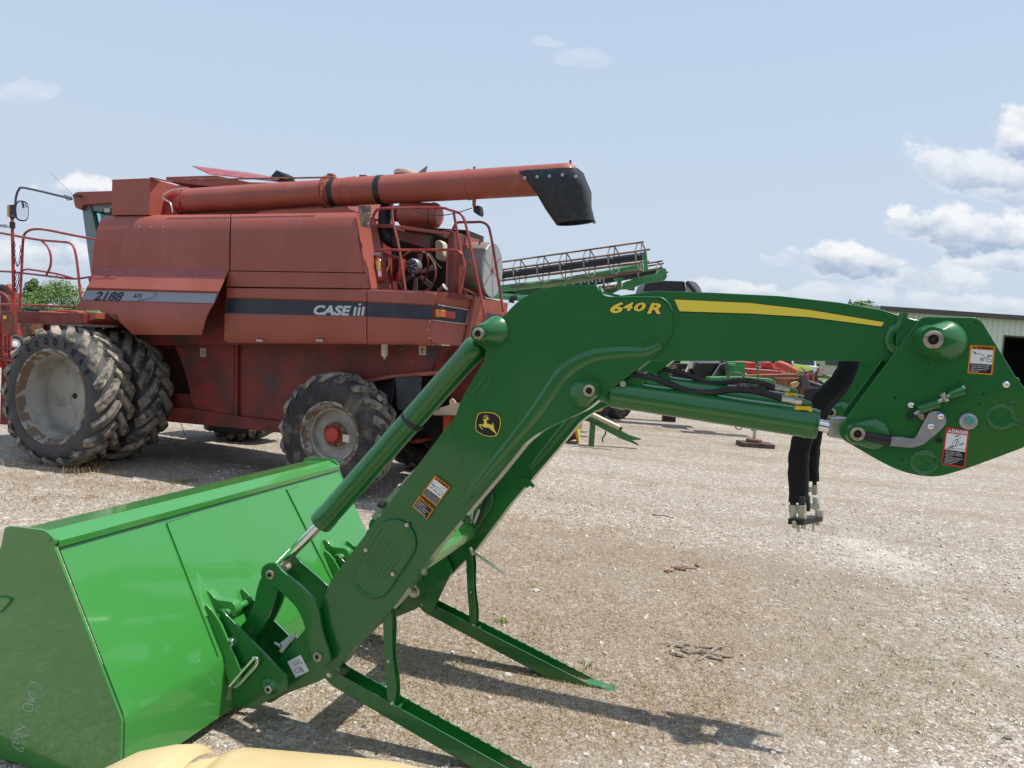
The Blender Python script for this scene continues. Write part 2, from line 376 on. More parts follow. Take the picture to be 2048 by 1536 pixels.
    col = mix(1.0, col, (1.0, .99, .955), 'MULTIPLY'); Lk.new(col, b.inputs['Base Color'])
    h = mth('ADD', mth('MULTIPLY', va.outputs['Distance'], -.013), mth('MULTIPLY', sa.outputs[2], .006)); h2 = mth('MULTIPLY', vb.outputs['Distance'], -.018)
    hh = mth('ADD', mth('ADD', h, h2), mth('MULTIPLY', fine, .012))
    bp = N.new('ShaderNodeBump'); bp.inputs['Strength'].default_value = .9; bp.inputs['Distance'].default_value = 1.0; Lk.new(hh, bp.inputs['Height']); Lk.new(bp.outputs[0], b.inputs['Normal'])
    return m
def grass_mat():
    return mat('mown_grass', (.10, .16, .045), .9, col2=(.16, .20, .07), s2=1.2, bump=.03, bs=20, dust=(.25, .22, .1), dlo=.6, dhi=.8, ds=.3)
mb = MB()
gx = [-260, -60, -20, -8, -3, 0, 3, 8, 20, 60, 260]; gy = [-60, -10, 0, 2, 4, 6, 8, 11, 15, 22, 30, 45, 70]
mb.add([V((x, y, 0)) for y in gy for x in gx], [(j*11+i, j*11+i+1, (j+1)*11+i+1, (j+1)*11+i) for j in range(len(gy)-1) for i in range(10)])
tag(obj('gravel_yard', mb, gravel_mat()), None, None, kind='structure')
mb = MB(); mb.add([V((-2500, 70, 0)), V((2500, 70, 0)), V((2500, 2600, 0)), V((-2500, 2600, 0))], [(0, 1, 2, 3)])
mb.add([V((-2500, -200, -.02)), V((-260, -200, -.02)), V((-260, 70, -.02)), V((-2500, 70, -.02))], [(0, 1, 2, 3)])
mb.add([V((260, -200, -.02)), V((2500, -200, -.02)), V((2500, 70, -.02)), V((260, 70, -.02))], [(0, 1, 2, 3)])
tag(obj('grass_field', mb, grass_mat), None, None, kind='structure')
mb = MB(); mb.add([V((16, 43, .006)), V((24, 42, .006)), V((70, 62, .006)), V((70, 70, .006)), V((15, 70, .006))], [(0, 1, 2, 3, 4)])
tag(obj('lawn', mb, grass_mat), None, None, kind='structure')

# loose stones lying on the gravel in front
def pebbles():
    rnd = random.Random(3); mb = MB(); base = []
    for k in range(8):
        a = [V((math.cos(q)*rnd.uniform(.7, 1.15), math.sin(q)*rnd.uniform(.55, .95), 0)) for q in [2*math.pi*i/6+rnd.uniform(-.3, .3) for i in range(6)]]
        top = [V((p.x*.62+rnd.uniform(-.1, .1), p.y*.62+rnd.uniform(-.1, .1), rnd.uniform(.35, .6))) for p in a]
        base.append((a+top, [(i, (i+1) % 6, 6+(i+1) % 6, 6+i) for i in range(6)]+[(6, 7, 8, 9, 10, 11)]))
    vs = []; fs = []
    n = 0
    while n < 70000:
        x = rnd.uniform(-3.5, 5.5); y = 2.3+7.5*rnd.random()**1.7
        if abs(x)/y > .85 or x > .8*y or x < -.75*y: continue
        if math.hypot(x-.4, y-5.3) < 2.6*(1+.5*noise.noise(V((x*1.5, y*1.5, 0)))) and rnd.random() < .72: n += .6; continue
        n += 1
        s = min(.019, .0030*rnd.paretovariate(2.5)) * (1+.05*y)
        bv, bf = rnd.choice(base); c, q = math.cos(rnd.random()*6.28), rnd.random()*6.28; c = math.cos(q); sn = math.sin(q); o = len(vs)
        vs += [V((x+(p.x*c-p.y*sn)*s, y+(p.x*sn+p.y*c)*s, p.z*s*1.1-.0006)) for p in bv]; fs += [tuple(i+o for i in f) for f in bf]
    mb.v = vs; mb.f = fs
    m = mat('loose_stone', (.36, .315, .27), .85, col2=(.60, .55, .48), s2=38, lo=.44, hi=.56, dust=(.22, .17, .125), dlo=.54, dhi=.60, ds=31, det=2)
    o = obj('loose_stones', mb, m, smooth=False); tag(o, 'small pale limestone stones loose on the gravel', 'gravel', kind='stuff')
pebbles()
def blades(name, label, cat, spots, m, seed):
    rnd = random.Random(seed); mb = MB()
    for (cx, cy, rad, n, hgt, lean, w) in spots:
        for _ in range(n):
            r = rad*math.sqrt(rnd.random()); a = rnd.random()*6.28; p = V((cx+r*math.cos(a), cy+r*math.sin(a), 0)); h = hgt*rnd.uniform(.4, 1.1)
            d = V((math.cos(q := rnd.random()*6.28), math.sin(q), 0)); s = V((-d.y, d.x, 0))*w*rnd.uniform(.6, 1.3); l = lean*rnd.uniform(.3, 1.3)
            a1 = p+d*h*l*.35+V((0, 0, h*.6)); a2 = p+d*h*l*1.0+V((0, 0, h*(1-.35*min(l, 1.8))))
            a2.z = max(a2.z, .004)
            o = len(mb.v); mb.v += [p-s, p+s, a1+s*.8, a1-s*.8, a2]; mb.f += [(o, o+1, o+2, o+3), (o+3, o+2, o+4)]
    return tag(obj(name, mb, m, smooth=False), label, cat, kind='stuff')
rnd = random.Random(11)
sp = []
for px, py, n, r in [(60, 928, 90, .3), (150, 940, 160, .35), (185, 935, 150, .3), (230, 945, 60, .4), (700, 1300, 120, .3), (820, 1290, 60, .4)]:
    g = gnd(px, py); sp.append((g.x, g.y, r, n, .13 if py < 1000 else .05, 1.3, .0022))
for _ in range(420):
    g = gnd(rnd.uniform(640, 1480), rnd.uniform(960, 1480)); sp.append((g.x, g.y, rnd.uniform(.08, .3), 34, .026, 2.2, .0018))
for _ in range(70):
    g = gnd(rnd.uniform(0, 700), rnd.uniform(950, 1020)); sp.append((g.x, g.y, rnd.uniform(.1, .4), 30, .035, 2.0, .003))
for _ in range(80):
    g = gnd(rnd.uniform(1250, 2048), rnd.uniform(1150, 1530)); sp.append((g.x, g.y, rnd.uniform(.05, .25), 18, .02, 2.2, .0014))
blades('dry_grass', 'dead straw coloured grass strands lying on the gravel', 'dry grass', sp, mat('straw', (.36, .26, .13), .8, col2=(.22, .13, .06), s2=20), 5)
sp = []
for px, py, n, r in [(355, 965, 60, .12), (380, 962, 40, .1), (190, 925, 12, .05), (1118*0+1002, 1245, 26, .05), (1170, 1333, 14, .04)]:
    g = gnd(px, py); sp.append((g.x, g.y, r, n, .05, .9, .004))
for _ in range(170):
    px, py = rnd.uniform(1560, 2048), rnd.uniform(1130, 1480); g = gnd(px, py); sp.append((g.x, g.y, rnd.uniform(.02, .08), 9, .03, .7, .0016))
blades('green_weeds', 'short green weeds sprouting thinly through the gravel', 'weeds', sp, mat('weed_green', (.14, .22, .04), .7, col2=(.24, .30, .08), s2=20), 6)
# scraps of bark and wood
def scraps(name, label, px, py, n, rx, ry, L, dark, seed):
    rnd = random.Random(seed); g = gnd(px, py); e = empty(name, g, label, 'wood debris')
    for k in range(n):
        c = gnd(px+rnd.uniform(-rx, rx), py+rnd.uniform(-ry, ry)); a = rnd.gauss(-.15, .5); l = L*rnd.uniform(.4, 1.1); d = V((math.cos(a), math.sin(a), rnd.uniform(0, .12))); s = V((-math.sin(a), math.cos(a), 0)); w = rnd.uniform(.008, .022)
        mb = MB(); pts = []
        for i in range(6):
            t = i/5; pts.append((c+d*(t-.5)*l+s*rnd.uniform(-.3, .3)*w+V((0, 0, .008)), w*(.35+.65*math.sin(math.pi*min(max(t, .08), .92)))*rnd.uniform(.7, 1.2)))
        up = V((0, 0, 1))
        mb.lofts([[p-s*q+up*.0, p-s*q*.6+up*(q*.7), p+s*q*.5+up*(q*.8), p+s*q+up*.0, p-up*.006] for p, q in pts])
        obj('wood_splinter', mb, (lambda: mat('weathered_wood', (.30, .25, .20), .85, col2=(.13, .09, .06), s2=30, stretch=(1, 4, 1))) if k % 3 or not dark else (lambda: mat('reddish_wood', (.25, .11, .05), .85, col2=(.12, .06, .04), s2=30)), e, angle=30)
scraps('wood_debris', 'scattered grey weathered wood splinters on the gravel right of the far stand leg', 1395, 1305, 15, 62, 16, .16, False, 21)
scraps('wood_debris', 'small reddish brown bark chunk with splinters, beyond the grey splinters', 1365, 1138, 7, 32, 7, .13, True, 22)
def stick(px0, py0, px1, py1, r, lab):
    a, b = gnd(px0, py0), gnd(px1, py1); mb = MB(); mb.tube([a+V((0, 0, r)), (a+b)/2+V((.01, .01, r*2)), b+V((0, 0, r))], [r, r*.5], 6); tag(obj('twig', mb, lambda: mat('dark_twig', (.06, .04, .03), .9)), lab, 'twig')
stick(1303, 1030, 1348, 1037, .006, 'thin dark twig on the gravel left of the hanging hose block')
def rock(px, py, s, seed, lab, dark=False):
    rnd = random.Random(seed); g = gnd(px, py); mb = MB(); mb.ball(g+V((0, 0, s*.3)), s, 10, V((1.2, .8, .6)))
    mb.v = [p+V((rnd.uniform(-1, 1), rnd.uniform(-1, 1), rnd.uniform(-.7, .7)))*s*.16 for p in mb.v]
    tag(obj('rock', mb, (lambda: mat('dark_rock', (.16, .15, .15), .8)) if dark else (lambda: mat('pale_rock', (.62, .58, .52), .85, col2=(.45, .41, .36), s2=40)), smooth=False), lab, 'rock')
rock(1073, 1183, .024, 1, 'pale angular rock on the gravel behind the two stand legs')
rock(1016, 1352-0, .020, 2, 'pale rock lying in the shadow beside the far stand leg')
rock(2015, 1478, .018, 3, 'dark grey rock in the bottom right corner', True)
# ------------------------------------------------------------------ front loader (green)
YL = R(17.374); LT = V((math.cos(YL), -math.sin(YL), 0)); LN = V((math.sin(YL), math.cos(YL), 0)); LW = 3.0136; LS = 1.03
def L(x, y, w=0.0):
    d = ray(x, y); return V((0, 0, H))+d*((LW+w)/d.dot(LN))
def LP(pts, w=0.0): return [L(p[0], p[1], w) for p in pts]
def uz(P): return P.dot(LT), P.z
Z = V((0, 0, 1)); OUT = -LN
loader = empty('front_loader', L(659, 1350)*1.0-V((0, 0, L(659, 1350).z)), 'detached green tractor front loader standing on its parking legs, bucket at the left', 'tractor loader')
_n0 = {}
def lob(name, mb, m=GREEN, parent=None, bevel=.003, **k): return obj(name, mb, m, parent or loader, bevel, **k)

def zm(ox, oy, s, pts): return [(ox+p[0]/s, oy+p[1]/s)+tuple(p[2:]) for p in pts]
OFF = LN*LS
def plate(pts, w, th, off=V((0, 0, 0)), r=0, seg=4):
    dw = 0.0
    if isinstance(w, tuple): w, dw = w
    mb = MB(); mb.prism([p+off+LN*dw for p in LP(rc(pts, r, seg) if r else pts, w)], LN*th); return mb

BEAM_UP = [(1190, 598), (1310, 582), (1420, 585), (1560, 592), (1680, 605), (1765, 620), (1800, 632), (1870, 650, 20), (1875, 700, 20), (1800, 722), (1310, 722), (1200, 722)]
ELBOW = [(1040, 597, 25), (1095, 573, 30), (1192, 569, 5), (1204, 592, 10), (1224, 595, 6), (1318, 595, 26), (1343, 618, 20), (1348, 664, 26), (1320, 704, 14), (1240, 765, 20), (1170, 822, 12), (1067, 868, 40), (985, 955, 30), (948, 1000, 40), (905, 850, 26), (922, 800, 10), (968, 722), (972, 700, 4), (945, 676), (1000, 640)]
BEAM_LO = [(925, 812), (1010, 800), (1062, 872), (995, 955), (872, 1100), (790, 1212), (700, 1305, 8), (676, 1338, 6), (640, 1362, 4), (566, 1390, 20), (535, 1412, 16), (512, 1370, 30), (575, 1300), (632, 1232, 10), (662, 1160)]
COVER = zm(640, 900, 3.2, [(420, 430), (500, 405), (590, 440), (640, 500), (645, 600), (600, 700), (520, 830), (430, 920), (340, 960), (250, 940), (185, 870), (175, 790), (215, 700), (320, 520)])

def boss(px, py, big, off, name='pin_boss', big_r=.058, sm_r=.032, depth=.06, dw=0.0):
    """welded teardrop boss with the pivot pin in its nose"""
    c = L(px, py, dw)+off; d = L(big[0], big[1], dw)+off
    mb = MB()
    def ring(c1, r1, c2, r2, h):
        ax = (c2-c1); a = math.atan2(ax.z, ax.dot(LT)); pts = []
        for k in range(13):
            q = a+math.pi/2+math.pi*k/12; pts.append(c1+(LT*math.cos(q)+Z*math.sin(q))*r1+OUT*h[0])
        for k in range(13):
            q = a-math.pi/2+math.pi*k/12; pts.append(c2+(LT*math.cos(q)+Z*math.sin(q))*r2+OUT*h[1])
        return pts
    mb.lofts([ring(c, sm_r*1.25, d, big_r*1.04, (0, 0)), ring(c, sm_r*1.2, d, big_r, (.012, .010)), ring(c, sm_r*1.12, d, big_r*.86, (depth*.6, .020)), ring(c, sm_r, c+(d-c)*.5, sm_r*.9, (depth, depth*.86))])
    o = lob(name, mb, GREEN, None, 0, angle=50)
    p = MB(); p.lathe(c+OUT*depth*.98, OUT, [(sm_r*.72, -.004), (sm_r*.72, .006), (sm_r*.62, .008), (sm_r*.40, .008), (sm_r*.40, -.001)], 24, False)
    lob('pivot_pin', p, PINM, o, 0)
    q = MB(); q.cyl(c+OUT*(depth*.98-.002), c+OUT*(depth*.98+.0005), sm_r*.41, 18); q.tube([c+OUT*(depth), c+OUT*(depth+.004)], sm_r*.22, 6); lob('grease_fitting', q, HOLE, o, 0)
    return o

def arm(off, far):
    # box section beams
    lob('lower_boom', plate(BEAM_LO, .004, .105, off, 1), GREEN, bevel=.006)
    lob('upper_boom', plate(BEAM_UP, .004, .105, off, 1), GREEN, bevel=.008)
    el = lob('elbow_plate', plate(ELBOW, -.004, .121, off, 1), GREEN, bevel=.0035)
    # pressed groove that runs round the inner bend
    g = MB(); path = [(1322, 690), (1288, 704), (1240, 705), (1180, 714), (1130, 742), (1098, 785), (1065, 832), (1020, 888), (960, 962), (925, 1005)]
    pp = spline([L(x, y, -.004)+off for x, y in path], 5); rr = [.010+.014*math.sin(math.pi*i/(len(pp)-1)) for i in range(len(pp))]
    rings = []
    for i, p in enumerate(pp):
        t = (pp[min(i+1, len(pp)-1)]-pp[max(0, i-1)]).normalized(); s = OUT.cross(t).normalized()
        rings.append([p+s*rr[i]*q+OUT*h for q, h in ((-1.3, -.001), (-.9, .004), (-.55, .0065), (.55, .0065), (.9, .004), (1.3, -.001))])
    g.lofts(rings, False, False); lob('pressed_rib', g, GREEN, el, 0, angle=60)
    g = MB(); path = [(1199, 574), (1204, 588), (1214, 594), (1230, 595), (1310, 595), (1326, 598), (1338, 609), (1344, 622)]
    g.tube([L(x, y, -.004)+off for x, y in path], .0045, 8, True, 5); lob('weld_bead', g, GREEN, el, 0)
    lip = MB(); a, b = L(1204, 583, 0)+off, L(1240, 590, 0)+off; lip.prism([a, b, b+V((0, 0, -.006)), a+V((0, 0, -.006))], LN*.1); lob('top_lip', lip, GREEN, el, .001)
    for (x0, y0, x1, y1) in ((1287, 697, 1314, 683), (957, 784, 974, 757)):
        a, b = L(x0, y0, -.004)+off, L(x1, y1, -.004)+off; s = MB(); d = (b-a).normalized(); u = OUT.cross(d); r = .015; pts = []
        for k in range(9): q = math.pi/2+math.pi*k/8; pts.append(a+(d*math.cos(q)+u*math.sin(q))*r)
        for k in range(9): q = -math.pi/2+math.pi*k/8; pts.append(b+(d*math.cos(q)+u*math.sin(q))*r)
        s.tube([p+OUT*.001 for p in pts+[pts[0]]], .0028, 6); lob('weld_slot', s, GREEN, el, 0)
    boss(968, 668, (992, 662), off, big_r=.060, sm_r=.034, depth=.07)
    boss(1184, 780, (1166, 786), off, big_r=.058, sm_r=.032, depth=.055)
    # bucket cylinder: barrel, band, rod
    c0, c1, c2, c3 = (L(952, 694, .05)+off, L(641, 1047, .05)+off, L(571, 1130, .05)+off, L(541, 1149, .05)+off)
    top = L(968, 672, .05)+off; ax = (c1-c0).normalized()
    mb = MB(); mb.lathe(c0, ax, [(.030, -.03), (.048, -.012), (.054, 0), (.054, .05), (.0525, .055), (.0525, (c1-c0).length-.06), (.055, (c1-c0).length-.055), (.055, (c1-c0).length-.004), (.05, (c1-c0).length), (.026, (c1-c0).length)], 40)
    mb.tube([top, c0], [.036, .034], 16); bc = lob('tilt_cylinder', mb, GREEN, None, 0)
    mb = MB(); mb.cyl(c1-ax*.01, c3, .0235, 24); lob('cylinder_rod', mb, CHROME, bc, 0)
    mb = MB(); q = L(824, 842, .05)+off; mb.lathe(q-ax*.012, ax, [(.053, 0), (.0565, .002), (.0565, .02), (.053, .022)], 40, False); lob('rubber_band', mb, RUBBER, bc, 0)
    # lift cylinder
    a, b = L(1226, 787, .05)+off, L(1636, 849, .05)+off; pin = L(1713, 866, .05)+off; ax = (b-a).normalized(); ll = (b-a).length
    mb = MB(); mb.lathe(a, ax, [(.03, -.05), (.045, -.012), (.056, .0), (.057, .03), (.0555, .034), (.0555, ll-.05), (.058, ll-.045), (.058, ll-.012), (.055, ll-.01), (.055, ll), (.025, ll)], 44)
    mb.tube([L(1184, 780, .05)+off, a], [.038, .04], 16); lc = lob('lift_cylinder', mb, GREEN, None, 0)
    mb = MB(); mb.cyl(b-ax*.01, pin, .023, 24); lob('cylinder_rod', mb, CHROME, lc, 0)
    mb = MB(); e = ax; s0 = b+ax*.038; u = OUT.cross(ax); hw = .042
    mb.prism([s0+u*hw*.8, s0+e*.03+u*hw, s0+e*.10+u*hw, s0+e*.15+u*hw*.5, s0+e*.15-u*hw*.5, s0+e*.10-u*hw, s0+e*.0-u*hw*.9], LN*.06)
    mb.v = [p-LN*.03 for p in mb.v]; lob('rod_eye', mb, ZINC, lc, .005)
    # port block, fittings and spiral wrapped hose above the lift cylinder
    if 1:
        mb = MB(); q = L(1272, 768, .05)+off; mb.box(q, LT*.03, Z*.03, LN*.022); mb.tube([L(1236, 772, .05)+off, L(1247, 761, .05)+off, L(1262, 763, .05)+off], .024, 12); lob('port_block', mb, GREEN, lc, .008)
        mb = MB(); q = L(1278, 748, .04)+off; mb.tube([L(1279, 762, .04)+off, L(1279, 744, .04)+off], .0125, 6); mb.tube([L(1254, 747, .04)+off, L(1294, 747, .04)+off], .013, 6); mb.cyl(L(1246, 768, .0)+off-LN*.002, L(1246, 768, .0)+off+LN*.01, .012, 16); lob('hose_fitting', mb, ZINC, lc, .001)
        pts = [(1210, 748), (1290, 752), (1330, 764), (1375, 782), (1420, 785), (1470, 779), (1520, 784), (1565, 798)]
        P = spline([L(x, y, .035)+off for x, y in pts], 10); mb = MB(); rr = [.0125*(1+.12*((i // 1) % 2)) for i in range(len(P))]
        mb.tube(P, rr, 10); lob('wrapped_hose', mb, RUBBER, lc, 0, angle=70)
        mb = MB(); mb.tube([L(1563, 797, .035)+off, L(1578, 799, .035)+off, L(1592, 803, .035)+off], [.014, .013], 10); mb.tube([L(1590, 802, .035)+off, L(1605, 805, .035)+off], .015, 6); lob('hose_fitting', mb, ZINC, lc, .001)
        mb = MB(); mb.tube([L(1603, 805, .035)+off, L(1616, 808, .035)+off, L(1618, 825, .045)+off], .015, 10); mb.cyl(L(1606, 820, .05)+off, L(1606, 838, .05)+off, .03, 14); lob('port_elbow', mb, GREEN, lc, 0)
        mb = MB(); mb.prism(LP([(1588, 818), (1592, 812), (1620, 813), (1625, 817), (1624, 825), (1612, 820), (1592, 820)], .012), LN*.05); mb.v = [p+off for p in mb.v]; t = lob('paper_tag', mb, YELP, lc, 0)
    # casting where the upper boom meets the mast
    mb = MB(); path = [(1808, 626), (1800, 650), (1784, 662), (1778, 680), (1782, 694), (1795, 704)]
    mb.tube([L(x, y, .0)+off for x, y in path], .016, 12, True, 5); lob('boom_casting', mb, GREEN, None, 0, angle=70)
    mb = MB(); mb.prism([p+off for p in LP(rc([(1795, 632), (1806, 622, 6), (1816, 636, 4), (1890, 650), (1890, 712), (1790, 712)], 3), -.012)], LN*.137); lob('boom_end', mb, GREEN, None, .006)
    # mast: outer and inner side plate
    MAST = zm(1500, 560, 3.737, [(1268, 288, 10), (1310, 272, 20), (1690, 280, 40), (1735, 310, 30), (1990, 730, 2), (2014, 733, 3), (2020, 768, 3), (2110, 880, 30), (2160, 1010, 40), (2120, 1190, 60), (2040, 1255), (1800, 1345), (1600, 1418, 60), (1400, 1474, 60), (1250, 1462, 60), (1100, 1420, 60), (960, 1350, 40), (700, 1198, 14), (664, 1150, 14), (668, 1095, 10), (700, 1060, 10)])
    mp = lob('mast_plate', plate(MAST, -.034, .012, off, 1), GREEN, bevel=.0025)
    lob('mast_plate', plate(MAST, (-.034, .165), .012, off, 1), GREEN, bevel=.0025)
    mb = MB()
    for (x, y) in ((1955, 820), (1850, 915)): mb.cyl(L(x, y, -.03)+off, L(x, y, .14)+off, .045, 20).cut()
    lob('mast_spacer', mb, GREEN, None, 0)
    boss(1858, 680, (1888, 683), off, big_r=.070, sm_r=.043, depth=.065, dw=-.034)
    boss(1713, 866, (1745, 868), off, big_r=.056, sm_r=.034, depth=.03, dw=-.034)
    mb = MB()
    for (x, y, r) in zm(1500, 560, 3.737, [(1875, 1025, .041), (1300, 1360, .041), (1955, 930, .014), (1990, 1063, .014), (1405, 1340, .013)]):
        c = L(x, y, -.034)+off; mb.lathe(c, OUT, [(r*1.12, 0), (r*1.06, .004), (r, .006), (r*.93, .0065), (r*.86, .003), (r*.8, .0025)], 28).cut()
    lob('welded_boss', mb, GREEN, mp, 0, angle=50)
    mb = MB()
    for (x, y, r) in zm(1500, 560, 3.737, [(1335, 632, .003), (1327, 693, .003), (1560, 766, .003), (1085, 880, .0048), (1413, 1198, .011), (1743, 850, .004), (1712, 928, .004), (1140, 1342, .004), (1688, 320, .004)]):
        c = L(x, y, -.034)+off; mb.cyl(c+OUT*.0005, c+OUT*.0012, r, 14).cut()
    lob('plate_hole', mb, HOLE, mp, 0)
    # parking leg: two side plates, a foot and the strut that holds it
    f = lambda x, y, w=0.0: L(x, y, LS+w)-LN*LS+off           # traced on the far leg, which the photograph shows whole
    s = 2.768; LEG = zm(560, 1130, s, [(762, 225, 7), (775, 198, 8), (812, 196, 8), (835, 215, 3), (1730, 670, 4), (1738, 705, 6), (1640, 712, 5), (800, 264, 6)])
    pl = MB()
    for w in (0.0, .085): pl.prism([f(x, y, .012)+LN*w for x, y in rc(LEG, 1)], LN*.005)
    rib = zm(560, 1130, s, [(800, 264), (1640, 712)]); pr = [f(x, y, .012) for x, y in rib]
    for a, b in zip(pr, pr[1:]): pl.prism([a, b, b+V((0, 0, .004)), a+V((0, 0, .004))], LN*.086)
    leg = lob('parking_leg', pl, GREEN, None, .0012)
    ft = MB(); FT = zm(560, 1130, s, [(1690, 658, 3), (1760, 674, 3), (1856, 708, 2), (1850, 718, 3), (1720, 722)]); ft.prism([f(x, y, .012)+LN*.008 for x, y in rc(FT, 1)], LN*.072); lob('leg_foot', ft, GREEN, leg, .002)
    mb = MB()
    for (x, y, r) in zm(560, 1130, s, [(793, 215, .011), (1692, 706, .008), (1600, 655, .006)]): mb.bolt(f(x, y, .012), OUT, r, .012).cut()
    lob('leg_bolt', mb, ZINC, leg, 0)
    mb = MB(); mb.cyl(f(*zm(560, 1130, s, [(833, 192)])[0], -.01), f(*zm(560, 1130, s, [(833, 192)])[0], .09), .010, 12).cut(); mb.cyl(f(*zm(560, 1130, s, [(1105, 345)])[0], .0), f(*zm(560, 1130, s, [(1105, 345)])[0], .09), .008, 12); lob('cross_pin', mb, GREEN, leg, 0)
    mb = MB(); rnd = random.Random(4)
    for k in range(17):
        t = .12+k*.05; a = f(*zm(560, 1130, s, [(835, 215)])[0], .012)+LN*.088; b = f(*zm(560, 1130, s, [(1730, 670)])[0], .012)+LN*.088; c = a.lerp(b, t); mb.box(c+V((0, 0, .000)), (b-a).normalized()*.008, V((0, 0, .0030)), LN*.002).cut()
    lob('leg_tooth', mb, GREEN, leg, 0)
    mb = MB()
    for k in (.12, .2, .25, .34, .55): 
        a = f(*zm(560, 1130, s, [(800, 235)])[0], .012); b = f(*zm(560, 1130, s, [(1700, 690)])[0], .012); c = a.lerp(b, k)+V((0, 0, .012)); mb.cyl(c, c+OUT*.0008, .003, 8).cut()
    lob('leg_hole', mb, HOLE, leg, 0)
    st = MB(); a, b = L(772, 1215, .02)+off, L(783, 1408, .02)+off
    d = (b-a).normalized(); sdir = OUT.cross(d).normalized()
    for w, bow in ((0.0, .003), (.045, .010)):
        pts = []; n = 12
        for k in range(n+1): t = k/n; pts.append((a.lerp(b, t)+LN*(w+bow*math.sin(t*math.pi*3)), .020 if 0 < k < n else .014))
        st.lofts([[p+sdir*q-LN*.002, p-sdir*q-LN*.002, p-sdir*q+LN*.002, p+sdir*q+LN*.002] for p, q in pts])
    so = lob('leg_strut', st, GREEN, None, 0, angle=50)
    mb = MB(); mb.bolt(a+OUT*.004, OUT, .008, .010).cut(); mb.cyl(a+LN*.0+sdir*-.012, a+LN*.05+sdir*-.012, .008, 12).cut(); mb.bolt(b+d*-.004+sdir*.004, OUT, .006, .008).cut(); mb.bolt(a.lerp(b, .55)+OUT*.004, OUT, .005, .008); lob('strut_bolt', mb, ZINC, so, 0)
    # oval inspection cover
    cv = MB(); c1_ = L(808, 1073, 0)+off; c2_ = L(738, 1172, -.0)+off
    dd = (c2_-c1_); ldir = dd.normalized(); sd2 = OUT.cross(ldir)
    A_, B_ = L(791, 1083, 0)+off, L(746, 1152, 0)+off
    def stad(r, h, e=0): 
        q0 = [];
        for k in range(15): q = math.pi*k/14; q0.append(A_-ldir*e+(sd2*math.cos(q)-ldir*math.sin(q))*r+OUT*h)
        for k in range(15): q = math.pi+math.pi*k/14; q0.append(B_+ldir*e+(sd2*math.cos(q)-ldir*math.sin(q))*r+OUT*h)
        return q0
    cv.lofts([stad(.100, 0), stad(.099, .006), stad(.094, .013), stad(.088, .015), stad(.080, .011), stad(.074, .010)])
    for k in range(-3, 4):
        p = A_.lerp(B_, .5)+sd2*k*.019; hl = .105-.012*abs(k); cv.tube([p-ldir*hl+OUT*.0078, p-ldir*(hl-.01)+OUT*.0088, p+ldir*(hl-.01)+OUT*.0088, p+ldir*hl+OUT*.0078], .0040, 8)
    co = lob('oval_cover', cv, GREEN, None, 0, angle=55)
    mb = MB()
    for (x, y) in ((732, 1100), (814, 1050), (786, 1148)): mb.bolt(L(x, y, -.014)+off, OUT, .007, .008).cut()
    lob('cover_screw', mb, ZINC, co, 0)
    # bucket linkage
    z = lambda pts: zm(380, 1020, 3.84, pts)
    GUIDE = z([(540, 500, 20), (548, 440, 20), (600, 402, 20), (665, 412, 14), (700, 462, 8), (870, 605, 30), (965, 700, 40), (992, 800, 40), (1010, 920, 20), (1078, 1130, 20), (1068, 1180, 20), (1020, 1208, 20), (965, 1195, 20), (938, 1140, 10), (905, 1030, 20), (868, 850, 40), (815, 745, 40), (690, 625, 20), (610, 572, 20), (555, 545, 20)])
    g = lob('guide_link', plate(GUIDE, -.040, .018, off, 1), GREEN, bevel=.004)
    gi = lob('guide_link', plate(GUIDE, (-.040, .150), .016, off, 1), GREEN, bevel=.003)
    LINK = z([(545, 505, 10), (615, 560, 10), (660, 600, 10), (650, 680, 30), (610, 800, 40), (560, 900, 30), (500, 975, 20), (455, 985, 20), (370, 905, 20), (440, 840, 30), (490, 730, 30), (508, 620, 10)])
    lk = lob('tilt_link', plate(LINK, .0, .018, off, 1), GREEN, bevel=.003); lob('tilt_link', plate(LINK, (.0, .080), .016, off, 1), GREEN, bevel=.003)
    for (x, y, w, r, par) in ((541, 1149, -.040, .021, g), (636, 1313, -.040, .022, g)):
        c = L(x, y, w)+off; mb = MB(); mb.cyl(c+OUT*.006, c+LN*.165, r*.8, 18); mb.lathe(c+OUT*.004, OUT, [(r, -.004), (r, .004), (r*.85, .006), (r*.5, .006), (r*.5, .001)], 22); lob('pivot_pin', mb, PINM, par, 0)
        mb = MB(); mb.cyl(c+OUT*.005, c+OUT*.0062, r*.5, 16); lob('grease_fitting', mb, HOLE, par, 0)
    # quick-attach carrier
    CAR = z([(195, 790, 20), (240, 762, 10), (285, 812, 4), (735, 1275, 20), (748, 1330, 30), (735, 1385, 30), (660, 1430, 20), (500, 1524, 8), (330, 1525, 6), (312, 1400, 10), (335, 1300, 8), (240, 985, 8), (170, 830, 10)])
    ca = lob('carrier_plate', plate(CAR, -.075, .014, off, 1), GREEN, bevel=.003); lob('carrier_plate', plate(CAR, (-.075, .21), .014, off, 1), GREEN, bevel=.003)
    CROOK = z([(85, 640, 12), (120, 612, 14), (160, 640, 10), (200, 690, 20), (330, 705, 10), (360, 770, 6), (345, 815, 8), (320, 825, 3), (310, 760, 8), (225, 760, 10), (175, 800, 8), (90, 690, 8)])
    lob('carrier_hook', plate(CROOK, -.06, .045, off, 1), GREEN2, bevel=.004)
    mb = MB(); mb.tube(LP(z([(200, 822), (215, 815)]), -.09), .012, 12)
    mb = MB(); q = L(*z([(215, 820)])[0], -.07)+off; mb.cyl(q+OUT*.012, q+LN*.25, .017, 16); lob('carrier_tube', mb, GREEN2, None, 0)
    for (x, y, r, par) in z([(328, 1010, .020, ca)]) : pass
